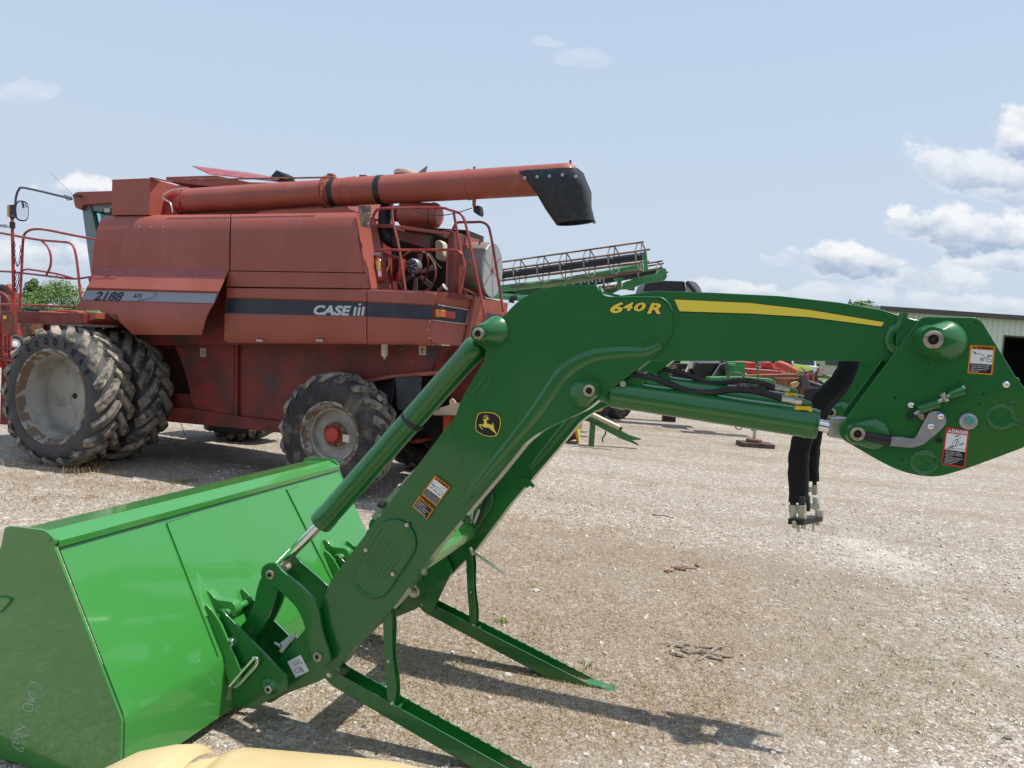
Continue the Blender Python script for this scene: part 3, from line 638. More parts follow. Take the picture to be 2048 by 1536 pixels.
    for (x, y, big) in (z([(328, 1010)])[0]+(0,), z([(624, 1363)])[0]+(1,)):
        c = L(x, y, -.075)+off; mb = MB()
        mb.lathe(c, OUT, [(.034 if big else .028, 0), (.028 if big else .024, .010), (.020, .020)], 24, False)
        if big: mb.ball(c+LT*-.02+V((0, 0, .012)), .035, 14, V((1, .45, .8)))
        bo = lob('pin_collar', mb, GREEN, ca, 0, angle=60)
        mb = MB(); mb.lathe(c+OUT*.018, OUT, [(.0185, -.01), (.0185, .006), (.016, .008), (.010, .008), (.010, 0)], 22, False); mb.cyl(c, c+LN*.24, .014, 12); lob('pivot_pin', mb, ZINC, bo, 0)
        mb = MB(); mb.cyl(c+OUT*.018, c+OUT*.0195, .0105, 14); lob('grease_fitting', mb, HOLE, bo, 0)
    pts = z([(305, 1350), (390, 1250), (470, 1160), (490, 1140), (515, 1140), (512, 1185), (430, 1280), (370, 1345), (345, 1360)])
    mb = MB(); mb.tube([L(x, y, -.10)+off for x, y in pts], .0085, 10, True, 4); hh = lob('latch_handle', mb, CHROME, None, 0)
    mb = MB(); mb.tube([L(*z([(700, 1090)])[0], .06)+off, L(*z([(810, 965)])[0], .10)+off], .012, 10); P = [L(*z([(720, 1040)])[0], .05)+off.lerp(off, 0)+V((0, 0, 0)) for _ in range(1)]
    a, b = L(*z([(715, 1040)])[0], .08)+off, L(*z([(815, 965)])[0], .11)+off; dv = (b-a); ux = dv.normalized().orthogonal(); uy = dv.normalized().cross(ux)
    mb.tube([a+dv*(k/72)+(ux*math.cos(k*1.05)+uy*math.sin(k*1.05))*.014 for k in range(73)], .003, 5); mb.tube([L(*z([(650, 1020)])[0], .07)+off, L(*z([(690, 1045)])[0], .07)+off, L(*z([(715, 1090)])[0], .07)+off], .006, 8, True, 4); lob('latch_spring', mb, ZINC, None, 0)
    return mp, el, co
MASTP, ELB, COV = arm(V((0, 0, 0)), False)
arm(OFF, True)

# ---- things that only the near arm carries
def face(x, y, lift=.0, w=-.004): return L(x, y, w)+OUT*lift
# mast latch hardware (near mast)
zz = lambda pts: zm(1600, 600, 4.0424, pts)
W_ = -.034
mb = MB(); mb.prism(LP(rc(zz([(940, 1070, 3), (850, 1110, 2), (725, 1105, 2), (722, 1178, 2), (960, 1203, 30), (1130, 1060, 40), (1190, 990, 40), (1170, 920, 40), (1110, 896, 40), (1045, 905, 30), (1000, 990, 20), (930, 1125, 8), (850, 1115, 2)][1:]), 1), W_-.020), LN*.007); hnd = lob('latch_lever', mb, GALV, None, .002)
mb = MB(); a, b = L(*zz([(730, 1140)])[0], W_-.02), L(*zz([(540, 1100)])[0], W_-.02); mb.tube([a, a.lerp(b, .5), b, b+(b-a).normalized()*.012], [.0185, .0185, .0185, .010], 14); lob('rubber_grip', mb, BLACK, hnd, 0)
mb = MB(); mb.prism(LP(zz([(945, 910), (985, 905), (1010, 940), (1000, 975), (975, 965), (950, 935)]), W_-.013), LN*.006); lob('lever_tab', mb, PINM, hnd, .001)
mb = MB()
for (x, y) in zz([(1132, 940), (1052, 1020), (895, 850), (1661, 684)]): mb.ball(L(x, y, W_-.018 if x < 1890 and x > 1830 else W_)+OUT*.004, .0135, 14).cut()
lob('round_head_bolt', mb, CHROME, MASTP, 0)
mb = MB()
for (q0, q1) in (((960, 890), (1120, 835)), ((1205, 770), (1320, 730))):
    a, b = zz([q0, q1]); mb.cyl(L(a[0], a[1], W_-.018), L(b[0], b[1], W_-.018), .016, 16)
mb.prism(LP(rc(zz([(955, 885), (1345, 680), (1348, 700), (1325, 740), (1000, 915)]), 1), W_-.004), LN*.004)
lob('latch_tube', mb, GREEN, MASTP, 0)
mb = MB(); a, b = zz([(1100, 832), (1330, 700)]); mb.cyl(L(a[0], a[1], W_-.018), L(b[0], b[1], W_-.018), .007, 10); a, b = zz([(1150, 755), (1185, 820)]); mb.tube([L(a[0], a[1], W_-.02), L(b[0], b[1], W_-.02)], .010, 8)
a, b = zz([(885, 945), (965, 900)]); mb.cyl(L(a[0], a[1], W_-.012), L(b[0], b[1], W_-.012), .006, 10); lob('latch_rod', mb, ZINC, MASTP, 0)
mb = MB(); a, b = zz([(870, 955), (925, 925)]); mb.cyl(L(a[0], a[1], W_-.012), L(b[0], b[1], W_-.012), .0095, 10); lob('rod_tip', mb, BLACK, MASTP, 0)
mb = MB(); mb.prism(LP(rc(zz([(1200, 830, 10), (1400, 700, 40), (1540, 628, 40), (1670, 655, 30), (1690, 705, 20), (1500, 740, 30), (1280, 815, 10)]), 1), W_-.003), LN*.003); lob('cover_strip', mb, GREEN, MASTP, .001)
c = L(*zz([(1355, 980)])[0], W_); mb = MB(); mb.lathe(c, OUT, [(.028, 0), (.028, .012), (.024, .016), (.019, .017)], 30); nub = lob('round_knob', mb, GALV, MASTP, 0)
mb = MB(); mb.cyl(c+OUT*.017+V((0, 0, .004)), c+OUT*.0185+V((0, 0, .004)), .014, 20); lob('knob_cap', mb, lambda: mat('teal_cap', (.08, .35, .28), .4), nub, 0)

# ---- decals
def quad2(mb, P, u0, v0, u1, v1, lift=0.0):
    """rectangle in the unit frame of a decal: P(u, v) -> 3D"""
    mb.add([P(u0, v0, lift), P(u1, v0, lift), P(u1, v1, lift), P(u0, v1, lift)], [(0, 1, 2, 3)])
def line2(mb, P, pts, wd, lift):
    for a, b in zip(pts, pts[1:]):
        A, B = P(*a, lift), P(*b, lift); d = (B-A)
        if d.length < 1e-6: continue
        s = OUT.cross(d.normalized())*wd; mb.add([A-s, A+s, B+s, B-s], [(0, 1, 2, 3)])
def frame4(c00, c10, c01, w):           # photo corners: bottom left, bottom right, top left of the upright label
    a, b, d = L(*c00, w), L(*c10, w), L(*c01, w)
    def P(u, v, lift=0.0): return a+(b-a)*u+(d-a)*v+OUT*(.001+lift)
    return P
def label(P, asp, frame, title, titlecol, picture, lines, v0, v1, name, split=.62, parent=None):
    mb = MB()
    rr = rc([(0, 0), (1, 0), (1, 1), (0, 1)], .05, 3); mb.add([P(u, v, 0) for u, v in rr], [tuple(range(len(rr)))])
    base = lob(name, mb, frame, parent, 0)
    if picture is not None:
        mb = MB(); quad2(mb, P, .07, split-.32 if picture else 0, .93, .86, .0006) if 0 else quad2(mb, P, .07, v1, .93, .85, .0006); lob('label_picture_panel', mb, WHD, base, 0)
        mb = MB()
        for pts in picture: line2(mb, P, pts, .0008, .0010)
        lob('label_drawing', mb, BLKD, base, 0)
    mb = MB(); quad2(mb, P, .07, .05, .93, v1-.0 if picture is not None else .80, .0006); lob('label_text_panel', mb, BLKD, base, 0)
    mb = MB(); top = (v1 if picture is not None else .80)-.02; n = len(lines); step = (top-.06)/n
    for i, t in enumerate(lines):
        y = top-step*(i+.85); wd = min(.82, .024*len(t)*1.15)
        text_on(mb, t, P(.11, y), P(.11+wd, y), OUT, height=(P(0, step*.62)-P(0, 0)).length, offset=.012, lift=.0013)
    lob('label_lettering', mb, WHD, base, 0)
    mb = MB(); h = (P(0, .085)-P(0, 0)).length; y = .878
    text_on(mb, title, P(.28, y), P(.94, y), OUT, height=h, offset=.04, lift=.0012); mb.add([P(.10, y, .001), P(.26, y, .001), P(.18, y+.09, .001)], [(0, 1, 2)]); lob('label_title', mb, titlecol, base, 0)
    mb = MB(); text_on(mb, '!', P(.17, y+.01), P(.19, y+.01), OUT, height=h*.6, offset=.02, lift=.0016); lob('label_symbol', mb, frame, base, 0)
    return base
def el(cx, cy, rx, ry, n=14): return [(cx+rx*math.cos(2*math.pi*k/n), cy+ry*math.sin(2*math.pi*k/n)) for k in range(n+1)]
z3 = lambda x, y: zm(1600, 600, 4.0424, [(x, y)])[0]
tractor = [el(.80, .50, .10, .055), el(.54, .495, .065, .035), [(.47, .56), (.72, .57), (.74, .64), (.9, .64)], [(.70, .68), (.92, .68)], [(.47, .56), (.46, .50)], [(.62, .56), (.58, .66), (.40, .72), (.26, .70), (.14, .78)], [(.14, .78), (.24, .74), (.26, .70), (.18, .72)], [(.76, .60), (.78, .68)], [(.84, .64), (.84, .68)]]
label(frame4(z3(1352, 592), z3(1555, 607), z3(1375, 362), W_), 1, ORD, 'WARNING', BLKD, tractor, ['To avoid injury from falls:', '- Do not work from or allow', 'riders on loader or its', 'attachments.'], 0, .36, 'warning_label', parent=MASTP)
roll = [[(.25, .46), (.5, .56), (.55, .72), (.68, .78)], [(.12, .44), (.92, .49)], [(.35, .60), (.50, .72), (.62, .66), (.56, .54), (.40, .52), (.35, .60)], [(.42, .80), (.60, .86 - .03)], [(.42, .78), (.60, .81)], [(.66, .56), (.84, .64)], [(.65, .58), (.83, .66)], [(.20, .46), (.32, .54), (.42, .46)], [(.24, .50), (.40, .50)]]
label(frame4(z3(1140, 1333), z3(1332, 1360), z3(1178, 1026), W_), 1, RDD, 'DANGER', WHD, roll, ['Serious injury or death', 'can result from rollovers.', '- Use ROPS and seatbelt at', 'all times.', '- Add required rear ballast.', '- Move wheels to widest', 'recommended setting.', '- Operate tractor', 'at low speed.'], 0, .42, 'danger_label', parent=MASTP)
za = lambda x, y: zm(700, 860, 5.12, [(x, y)])[0]
tr2 = [el(.78, .55, .10, .08), el(.48, .53, .055, .05), [(.2, .6), (.38, .66), (.65, .66), (.68, .78), (.85, .78)], [(.1, .50), (.85, .44)], el(.17, .66, .06, .05), [(.16, .62), (.26, .64), (.3, .54), (.22, .50)], [(.26, .64), (.34, .6)]]
label(frame4(za(728, 662), za(885, 782), za(872, 462), -.004), 1, ORD, 'WARNING', BLKD, tr2, ['To avoid injury from crushing', 'do not stand or work under a', 'raised loader or bucket. Lower', 'attachment before servicing.'], 0, .36, 'warning_label', parent=ELB)
label(frame4(za(637, 783), za(790, 915), za(712, 672), -.004), 1, ORD, 'WARNING', BLKD, None, ['Escaping fluid can', 'penetrate the skin and cause', 'serious injury. Relieve', 'pressure before servicing.'], 0, .8, 'warning_label', parent=ELB)
P = frame4(zm(380, 1020, 3.84, [(812, 1288)])[0], zm(380, 1020, 3.84, [(915, 1235)])[0], zm(380, 1020, 3.84, [(748, 1165)])[0], .004)
mb = MB(); quad2(mb, P, 0, 0, 1, 1); wl = lob('instruction_label', mb, WHD, None, 0)
mb = MB()
for pts in ([el(.55, .74, .22, .12), el(.62, .70, .1, .06), [(.4, .70), (.38, .60)], el(.42, .32, .24, .14), el(.5, .30, .1, .08), [(.5, .2), (.62, .34), (.7, .2)], [(.78, .55), (.86, .55), (.86, .62), (.78, .62), (.78, .55)], [(.62, .1), (.70, .1), (.70, .17), (.62, .17), (.62, .1)]]): line2(mb, P, pts, .0008, .001)
lob('label_drawing', mb, BLKD, wl, 0)

# model number and stripe on the upper boom
def txt_decal(s, A, B, hgt, shear, names, w=-.004, par=None, off1=.075, off2=.035):
    mb = MB(); text_on(mb, s, face(*A, 0, w), face(*B, 0, w), OUT, hgt, off1, shear, .0012); o = lob(names[0], mb, BLKD, par, 0)
    mb = MB(); text_on(mb, s, face(*A, 0, w), face(*B, 0, w), OUT, hgt, off2, shear, .0018); lob(names[1], mb, YEL, o, 0)
hpx = lambda n: n*(L(1270, 600, 0)-L(1270, 601, 0)).length*1.0
A = (1221, 626); 
txt_decal('6', (1222, 625), (1244, 625.5), hpx(20), .25, ('number_outline', 'model_number'), par=ELB)
txt_decal('4', (1247, 621), (1265, 621.3), hpx(16), .25, ('number_outline', 'model_number'), par=ELB)
txt_decal('0', (1269, 621.5), (1290, 622), hpx(16), .25, ('number_outline', 'model_number'), par=ELB)
txt_decal('R', (1296, 626.5), (1320, 627), hpx(20), .25, ('number_outline', 'model_number'), par=ELB)
st = [(1349, 599), (1500, 606), (1620, 620), (1768, 644.5), (1763, 653), (1620, 634.5), (1500, 627), (1359, 622.5)]
for nm, m_, gpx, lf in (('stripe_outline', BLKD, 1.6, .001), ('yellow_stripe', YEL, 0, .0016)):
    mb = MB(); pts = [(x+(-gpx if i in (0, 7) else (gpx*.3 if i in (3, 4) else 0)), y+(-gpx*.7 if i < 4 else gpx*1.2)) for i, (x, y) in enumerate(st)]
    mb.add([face(x, y, lf, .004) for x, y in pts], [tuple(range(8))]); lob(nm, mb, m_, None, 0)
# leaping deer badge
zd = lambda pts: zm(780, 760, 8.533, pts)
BO = zd([(1510, 552), (1590, 536), (1690, 536), (1800, 558), (1885, 620), (1902, 680), (1898, 790), (1872, 880), (1835, 955), (1800, 974), (1700, 978), (1600, 955), (1510, 912), (1455, 868), (1445, 800), (1455, 690), (1480, 600)])
cx, cy = 780+1675/8.533, 760+760/8.533
sc_ = lambda pts, k: [((x-cx)*k+cx, (y-cy)*k+cy) for x, y in pts]
bo = None
for nm, m_, k, lf in (('badge_edge', BLKD, 1.0, .001), ('badge_border', YEL, .955, .0014), ('badge_field', BLKD, .90, .0018)):
    mb = MB(); q = rc(sc_(BO, k), 2, 3); mb.add([face(x, y, lf) for x, y in q], [tuple(range(len(q)))]); o = lob(nm, mb, m_, bo or ELB, 0); bo = bo or o
DEER = [[(1585, 675), (1600, 668), (1655, 662), (1662, 665), (1698, 658), (1700, 668), (1668, 676), (1655, 690), (1650, 715), (1660, 742), (1700, 752), (1745, 765), (1770, 782), (1778, 812), (1785, 850), (1808, 890), (1826, 935), (1812, 932), (1785, 892), (1745, 865), (1715, 832), (1680, 812), (1630, 812), (1590, 795), (1560, 772), (1545, 772), (1568, 815), (1590, 842), (1580, 847), (1550, 815), (1518, 770), (1520, 756), (1550, 753), (1590, 762), (1603, 735), (1612, 700), (1610, 688), (1595, 685)],
        [(1655, 664), (1668, 640), (1662, 600), (1670, 596), (1679, 640), (1668, 666)], [(1652, 664), (1640, 640), (1622, 600), (1630, 598), (1648, 632), (1660, 655)], [(1645, 645), (1612, 640), (1590, 634), (1592, 628), (1615, 632), (1645, 637)], [(1632, 622), (1610, 612), (1604, 604), (1612, 603), (1632, 614)],
        [(1745, 732), (1755, 728), (1768, 750), (1776, 780), (1768, 792), (1755, 778), (1756, 755)]]
mb = MB()
for d in DEER: mb.add([face(x, y, .0022) for x, y in zd(d)], [tuple(range(len(d)))])
lob('badge_deer', mb, YEL, bo, 0)

# ---- bucket
BW = 2.312-LW; BWID = 2.17
bk_side = zm(0, 900, 3.2, [(5, 620, 0), (28, 495, 10), (60, 487, 6), (280, 512, 8), (312, 535, 5), (350, 570, 5), (352, 600, 3), (345, 618, 2), (777, 1728)])
PB = [L(x, y, BW) for x, y in rc(bk_side, 0)]
heel = L(243, 1440, BW); hu = heel.dot(LT)
def uzp(u, z, w): return LT*u+LN*(LW+w)+V((0, 0, z))
heel2 = uzp(hu+.004, .055, BW); floor_b = uzp(hu-.06, .006, BW); front_b = uzp(hu-.86, .006, BW); front_t = uzp(PB[0].dot(LT)-.30, PB[0].z-.36, BW)
front_m = uzp(hu-.84, .10, BW)
side = PB+[heel2, floor_b, front_b, front_m, front_t]
bucket = None
mb = MB(); mb.prism(side, LN*.012); bucket = lob('bucket', mb, GREEN2, None, .002); bucket['label'] = 'wide bright green bucket with chalk writing on its side plate'
mb = MB(); mb.prism([p+LN*(BWID-.012) for p in side], LN*.012); lob('side_plate', mb, GREEN2, bucket, .002)
top = L(109, 1094, BW+.012); rim0 = L(89, 1064, BW+.012)
def strip(profile, w0, w1, th, name, m=GREEN2, bev=.002, nseg=1):
    """bent sheet: profile points (on plane BW) carried across the width"""
    mb = MB(); n = len(profile); pin = []
    for i, p in enumerate(profile):
        a = profile[max(i-1, 0)]; b = profile[min(i+1, n-1)]; t = (b-a).normalized(); s = LN.cross(t).normalized(); pin.append(p+s*th)
    ring = list(profile)+pin[::-1]
    rings = [[q+LN*(w0+(w1-w0)*k/nseg) for q in ring] for k in range(nseg+1)]
    mb.lofts(rings); return lob(name, mb, m, bucket, bev, angle=25)
back = [top+V((0, 0, 0))]
k1 = top.lerp(heel, .5); back = [top, top.lerp(heel, .25), k1, top.lerp(heel, .75), heel.lerp(top, .03), heel-V((0, 0, .02)), heel2, floor_b, front_b]
strip(back, .012, BWID-.012, -.008, 'back_sheet', nseg=6)
# top box rail
r0, r1, r2, r3 = L(9, 1058, BW), L(89, 1063, BW), L(110, 1082, BW), L(108, 1096, BW)
rin = r0+V((0, 0, -.06))+LT*.05
rail = [r0+LT*.03-V((0, 0, .004)), r1-V((0, 0, .004))+LT*-.012, r1+LT*.0-V((0, 0, .012)), r2-LT*.008, r3+LT*.002, r3-LT*.05, r0+LT*.04-V((0, 0, .05))]
mb = MB(); mb.lofts([[p+LN*.013 for p in rail], [p+LN*(BWID-.013) for p in rail]]); lob('top_rail', mb, GREEN2, bucket, .004)
mb = MB(); q = r2-LT*.012; mb.prism([r2+V((0, 0, .004))+LN*.013, r2+LT*.010+LN*.013, r3+LT*.014+LN*.013, r3+LN*.013], LN*(BWID-.026)); lob('rail_flange', mb, GREEN2, bucket, .002)
bn = LN.cross((heel-top).normalized()); bn = bn if bn.dot(LT) > 0 else -bn
# weld seams and pressed ribs on the back sheet
def onback(x, y):
    d = ray(x, y); o = V((0, 0, H)); return o+d*((top-o).dot(bn)/d.dot(bn))
for (a, b, nm) in (((330, 1048), (432, 1312), 'rib'), ((570, 980), (662, 1165), 'rib'), ((330, 1046), (378, 1031), 'seam'), ((572, 982), (597, 972), 'seam')):
    A, B = onback(*a), onback(*b); mb = MB(); d = (B-A).normalized(); s = bn.cross(d)*(.006 if nm == 'rib' else .003); t = .018 if nm == 'rib' else .011
    mb.lofts([[A-s, A-s*.6+bn*t, A+s*.6+bn*t, A+s], [B-s, B-s*.6+bn*t, B+s*.6+bn*t, B+s]]); lob('weld_seam', mb, GREEN2, bucket, .001)
for px in ((392, 1120), (640, 1010)):
    A, B = onback(px[0]-10, px[1]), onback(px[0]+30, px[1]+110); d = (B-A).normalized(); s = bn.cross(d)
    mb = MB(); mb.lofts([[A+s*.0, A+s*.001+bn*.0005, A+s*.002], [A.lerp(B, .6)-s*.05, A.lerp(B, .6)+bn*.022, A.lerp(B, .6)+s*.05], [B-s*.075, B+bn*.03, B+s*.075]]); lob('back_gusset', mb, GREEN2, bucket, 0, angle=60)
for dw in (0, LS):
    for e in (-.10, .16):
        A = onback(432, 1205); base = A+LN*((LW+dw+e)-A.dot(LN)); A2 = uzp(base.dot(LT), base.z, 0)
        pts = [(0, .0), (.025, .01), (.045, -.03), (.06, -.10), (.065, -.34), (.02, -.38), (-.02, -.36)]
        mb = MB(); dn = (heel-top).normalized(); mb.prism([base+bn*a-dn*b for a, b in pts], LN*.012); lob('mounting_bracket', mb, GREEN2, bucket, .002)
# hole in the lifting ear, chalk
mb = MB(); c = L(99, 1081, BW); mb.cyl(c+OUT*.0012, c+OUT*.002, .007, 14); lob('ear_hole', mb, lambda: mat('bright_gap', (.05, .3, .07), .5), bucket, 0)
CH = {'c': [(75, 690), (52, 688), (45, 700), (58, 722), (82, 735)], }
chalk = zm(0, 1150, 3.2, [(190, 705), (205, 688), (235, 688), (258, 708), (260, 740)])
strokes = [chalk, zm(0, 1150, 3.2, [(190, 745), (188, 775), (215, 790), (228, 772), (215, 750), (195, 752), (205, 790), (222, 800)]), zm(0, 1150, 3.2, [(170, 795), (205, 800), (222, 812), (185, 812), (170, 822), (215, 830)]),
           zm(0, 1150, 3.2, [(175, 815), (152, 832), (155, 860), (190, 872), (212, 858), (210, 835), (180, 812)]),
           zm(0, 1150, 3.2, [(120, 950), (200, 998)]), zm(0, 1150, 3.2, [(165, 965), (100, 1000), (130, 1030)]), zm(0, 1150, 3.2, [(85, 1005), (185, 1028)]), zm(0, 1150, 3.2, [(65, 1030), (100, 1075), (122, 1072), (110, 1045), (88, 1048)]), zm(0, 1150, 3.2, [(100, 1065), (80, 1080), (112, 1118)]), zm(0, 1150, 3.2, [(112, 1100), (130, 1130), (152, 1122), (150, 1105), (125, 1108)])]
mb = MB()
for s_ in strokes:
    pts = spline([L(x, y, BW)+OUT*.0012 for x, y in s_], 5)
    for a, b in zip(pts, pts[1:]):
        d = (b-a).normalized(); q = OUT.cross(d)*.0013; mb.add([a-q, a+q, b+q, b-q], [(0, 1, 2, 3)])
lob('chalk_writing', mb, lambda: mat('white_chalk', (.55, .64, .56), .9), bucket, 0)
mb = MB(); a = L(0, 1192, BW); b = L(24, 1196, BW); mb.prism([a+OUT*0, b, b-V((0, 0, .012)), L(3, 1225, BW), a-V((0, 0, .012))], OUT*.012); lob('side_gusset', mb, GREEN2, bucket, .001)

# ---- cross tube between the arms, pipes, hooks
mb = MB(); a, b = L(902, 1105, .02), L(902, 1105, LS); mb.cyl(L(768, 1156, .05)+LN*.03, L(768, 1156, .05)+LN*(LS-.02), .072, 40); lob('cross_tube', mb, GREEN2, None, 0)
mb = MB()
for (x, y) in ((1050, 965), (925, 1035)):
    pts = [(x-8, y-8, 3), (x+4, y-10, 3), (x+20, y+6, 6), (x+16, y+12, 2), (x+10, y+6, 2), (x+4, y+12, 3), (x-6, y+4)]
    mb.prism(LP(rc(pts, 1), LS-.02 if x > 1000 else .06), LN*.006).cut()
lob('hose_hook', mb, GREEN, None, .001)
mb = MB(); P = [(1058, 873), (1035, 905), (1012, 935), (990, 970), (972, 1000), (962, 1030), (952, 1050)]
mb.tube([L(x, y, LS-.06) for x, y in P], .011, 8, True, 4); lob('tube_line', mb, RUBBER, None, 0)
mb = MB()
for a, b in (((1056, 875), (1046, 890)), ((1042, 893), (1034, 905)), ((1030, 908), (1020, 925)), ((978, 975), (970, 988)), ((966, 990), (958, 1005)), ((1005, 945), (1000, 952))): mb.tube([L(*a, LS-.07), L(*b, LS-.07)], .015, 6)
mb.tube([L(958, 1002, LS-.07), L(946, 1020, LS-.07), L(942, 1045, LS-.07)], .007, 8, True, 3).cut(); mb.tube([L(930, 1028, .3), L(944, 1012, .3)], .006, 8).cut(); mb.tube([L(958, 1020, .5), L(948, 1046, .5)], .006, 8)
lob('pipe_fitting', mb, ZINC, None, 0)
mb = MB(); mb.prism([p for p in LP(rc([(870, 1065, 8), (835, 1160, 8), (842, 1210, 8), (862, 1230, 8), (905, 1140, 8)], 2), LS-.03)], LN*.01); lob('side_gusset', mb, GREEN, None, .002)
c = L(828, 1182, LS-.034); mb = MB(); mb.lathe(c, OUT, [(.038, 0), (.038, .006), (.03, .009), (.012, .010), (.012, .014), (.004, .014)], 30)
for (x, y, r) in ((850, 1145, .018), (818, 1162, .010)): mb.cut().bolt(L(x, y, LS-.034), OUT, r*.7, .01)
lob('zinc_washer', mb, ZINC, None, 0)
mb = MB(); mb.cyl(L(944, 1103, LS-.05), L(1007, 1146, LS-.25), .007, 10); mb.cyl(L(940, 1095, LS-.05), L(946, 1110, LS-.05), .010, 12); lob('locking_rod', mb, ZINC, None, 0)
# level indicator rod behind the near arm
mb = MB(); a, b = L(850, 920, .10), L(798, 972, .10); mb.cyl(L(862, 905, .10), L(802, 970, .10), .0035, 8); mb.ball(b, .010, 10); ir = lob('indicator_rod', mb, ZINC, None, 0)
mb = MB(); mb.prism(LP([(800, 966), (806, 974), (750, 1040), (742, 1034)], .10), LN*.004); mb.prism(LP([(764, 1006), (770, 1012), (750, 1040), (743, 1033)], .095), LN*.014); lob('indicator_plate', mb, lambda: mat('pale_green_metal', (.22, .36, .26), .35, metal=.5), ir, 0)
mb = MB(); mb.tube([L(758, 1008, .09), L(768, 1012, .09)], .016, 6); lob('star_knob', mb, BLACK, ir, 0)
# inner cylinder stay tube from the far boom into the near cross member is hidden; black sleeved hoses from the mast
mb = MB(); P = [(1700, 722), (1672, 752), (1640, 800), (1618, 840), (1606, 880), (1600, 930), (1597, 1003)]
def sleeve(P, w0, w1, rad, name, fl=.55):
    pts = spline([L(x, y, w0+(w1-w0)*i/(len(P)-1)) for i, (x, y) in enumerate(P)], 6); rings = []; rr = random.Random(int(rad*1e4))
    for i, p in enumerate(pts):
        t = (pts[min(i+1, len(pts)-1)]-pts[max(0, i-1)]).normalized(); s = LN.cross(t).normalized(); f_ = rr.uniform(.95, 1.05)
        rings.append([p+(s*math.cos(q)*rad*f_*(1+.05*math.sin(3*q+i*.35))+LN*math.sin(q)*rad*fl) for q in [2*math.pi*k/14 for k in range(14)]])
    mb = MB(); mb.lofts(rings, True); return lob(name, mb, CLOTH, None, 0, angle=60)
sl = sleeve([(1702, 700), (1698, 730), (1682, 760), (1652, 790), (1634, 818), (1622, 840), (1608, 870), (1598, 920), (1597, 1004)], .42, .42, .041, 'hose_sleeve')
sleeve([(1706, 702), (1702, 736), (1684, 772), (1654, 806), (1638, 840), (1627, 880), (1624, 920), (1624, 962)], .50, .50, .030, 'hose_sleeve')
mb = MB(); zb = lambda x, y: (1500+x/5.689, 820+y/5.689)
for (x, y0, y1, r, w) in ((490, 1045, 1080, .014, .42), (590, 1045, 1085, .015, .40), (735, 805, 860, .010, .50), (660, 1040, 1150, .010, .45)):
    mb.cyl(L(*zb(x, y0-60), w), L(*zb(x, y1), w), r*.9, 12).cut()
lob('hose_end', mb, RUBBER, sl, 0)
mb = MB()
for (x, y0, y1, r, w) in ((490, 1075, 1165, .0175, .42), (490, 1165, 1232, .014, .42), (590, 1080, 1185, .0185, .40), (598, 1185, 1240, .0165, .40), (738, 850, 965, .0135, .50), (745, 995, 1045, .0125, .50), (755, 1050, 1130, .017, .50), (790, 1135, 1205, .018, .48), (683, 870, 930, .010, .54), (685, 1045, 1120, .010, .54), (505, 1300, 1340, .010, .42), (612, 1300, 1350, .012, .40), (552, 1300, 1390, .006, .43), (720, 1290, 1385, .006, .48), (772, 1270, 1310, .010, .50)):
    mb.tube([L(*zb(x, y0), w), L(*zb(x, y1), w)], r, 6 if r > .0115 else 12).cut()
c = L(*zb(500, 1282), .37); mb.cyl(c, c-LN*.02, .009, 14)
lob('coupler_fitting', mb, ZINC, sl, .001)
mb = MB(); a, b, c_, d_ = (L(*zb(432, 1232), .40), L(*zb(612, 1242), .37), L(*zb(835, 1205), .52), L(*zb(650, 1195), .55)); mb.prism([a, b, c_, d_], V((0, 0, -.026))); lob('coupler_block', mb, BLACK, sl, .003)
# ------------------------------------------------------------------ red combine harvester
YC = R(20); KT = V((math.cos(YC), -math.sin(YC), 0)); KN = V((math.sin(YC), math.cos(YC), 0)); KW = 7.105; KO = -KN
def K(x, y, w=0.0):
    d = ray(x, y); return V((0, 0, H))+d*((KW+w)/d.dot(KN))
def KP(pts, w=0.0): return [K(p[0], p[1], p[2] if len(p) > 2 and w is None else w) for p in pts]
z1 = lambda pts: [(p[0]/3.2, 300+p[1]/3.2)+tuple(p[2:]) for p in pts]
z2 = lambda pts: [(600+p[0]/3.2, 300+p[1]/3.2)+tuple(p[2:]) for p in pts]
z5 = lambda pts: [(700+p[0]/5.689, 360+p[1]/5.689)+tuple(p[2:]) for p in pts]
z4 = lambda pts: [(500+p[0]/4.096, 620+p[1]/4.096)+tuple(p[2:]) for p in pts]
gc = K(400, 935, 1.5); gc.z = 0
comb = empty('combine_harvester', gc, 'weathered red combine harvester with long unloading auger and dual front tyres', 'combine harvester')
def kob(name, mb, m=RED, parent=None, bevel=.006, **k): return obj(name, mb, m, parent or comb, bevel, **k)
def sheet(name, rowsL, rowsR, m=RED, thick=.4, bev=.004, par=None, angle=32):
    """bent side panel: rows of (x, y, w) at its left and right end"""
    a = [K(*p) for p in rowsL]; b = [K(*p) for p in rowsR]
    wl = max(p[2] for p in rowsL)+thick
    a += [K(rowsL[-1][0], rowsL[-1][1], rowsL[-1][2])+KN*thick, K(*rowsL[0])+KN*thick]; b += [K(*rowsR[-1])+KN*thick, K(*rowsR[0])+KN*thick]
    mb = MB(); mb.lofts([a, b]); return kob(name, mb, m, par, bev, angle=angle)
def poly(name, pts, w, th, m=RED, bev=.004, r=0, par=None):
    mb = MB(); mb.prism(KP(rc(pts, r) if r else pts, w), KN*th); return kob(name, mb, m, par, bev)
def pipe(name, pts, w, r, m=REDR, par=None, sm=4, seg=8):
    mb = MB(); n = len(pts); mb.tube([K(p[0], p[1], p[2] if len(p) > 2 else w) for p in pts], r, seg, True, sm); return kob(name, mb, m, par, 0, angle=60)

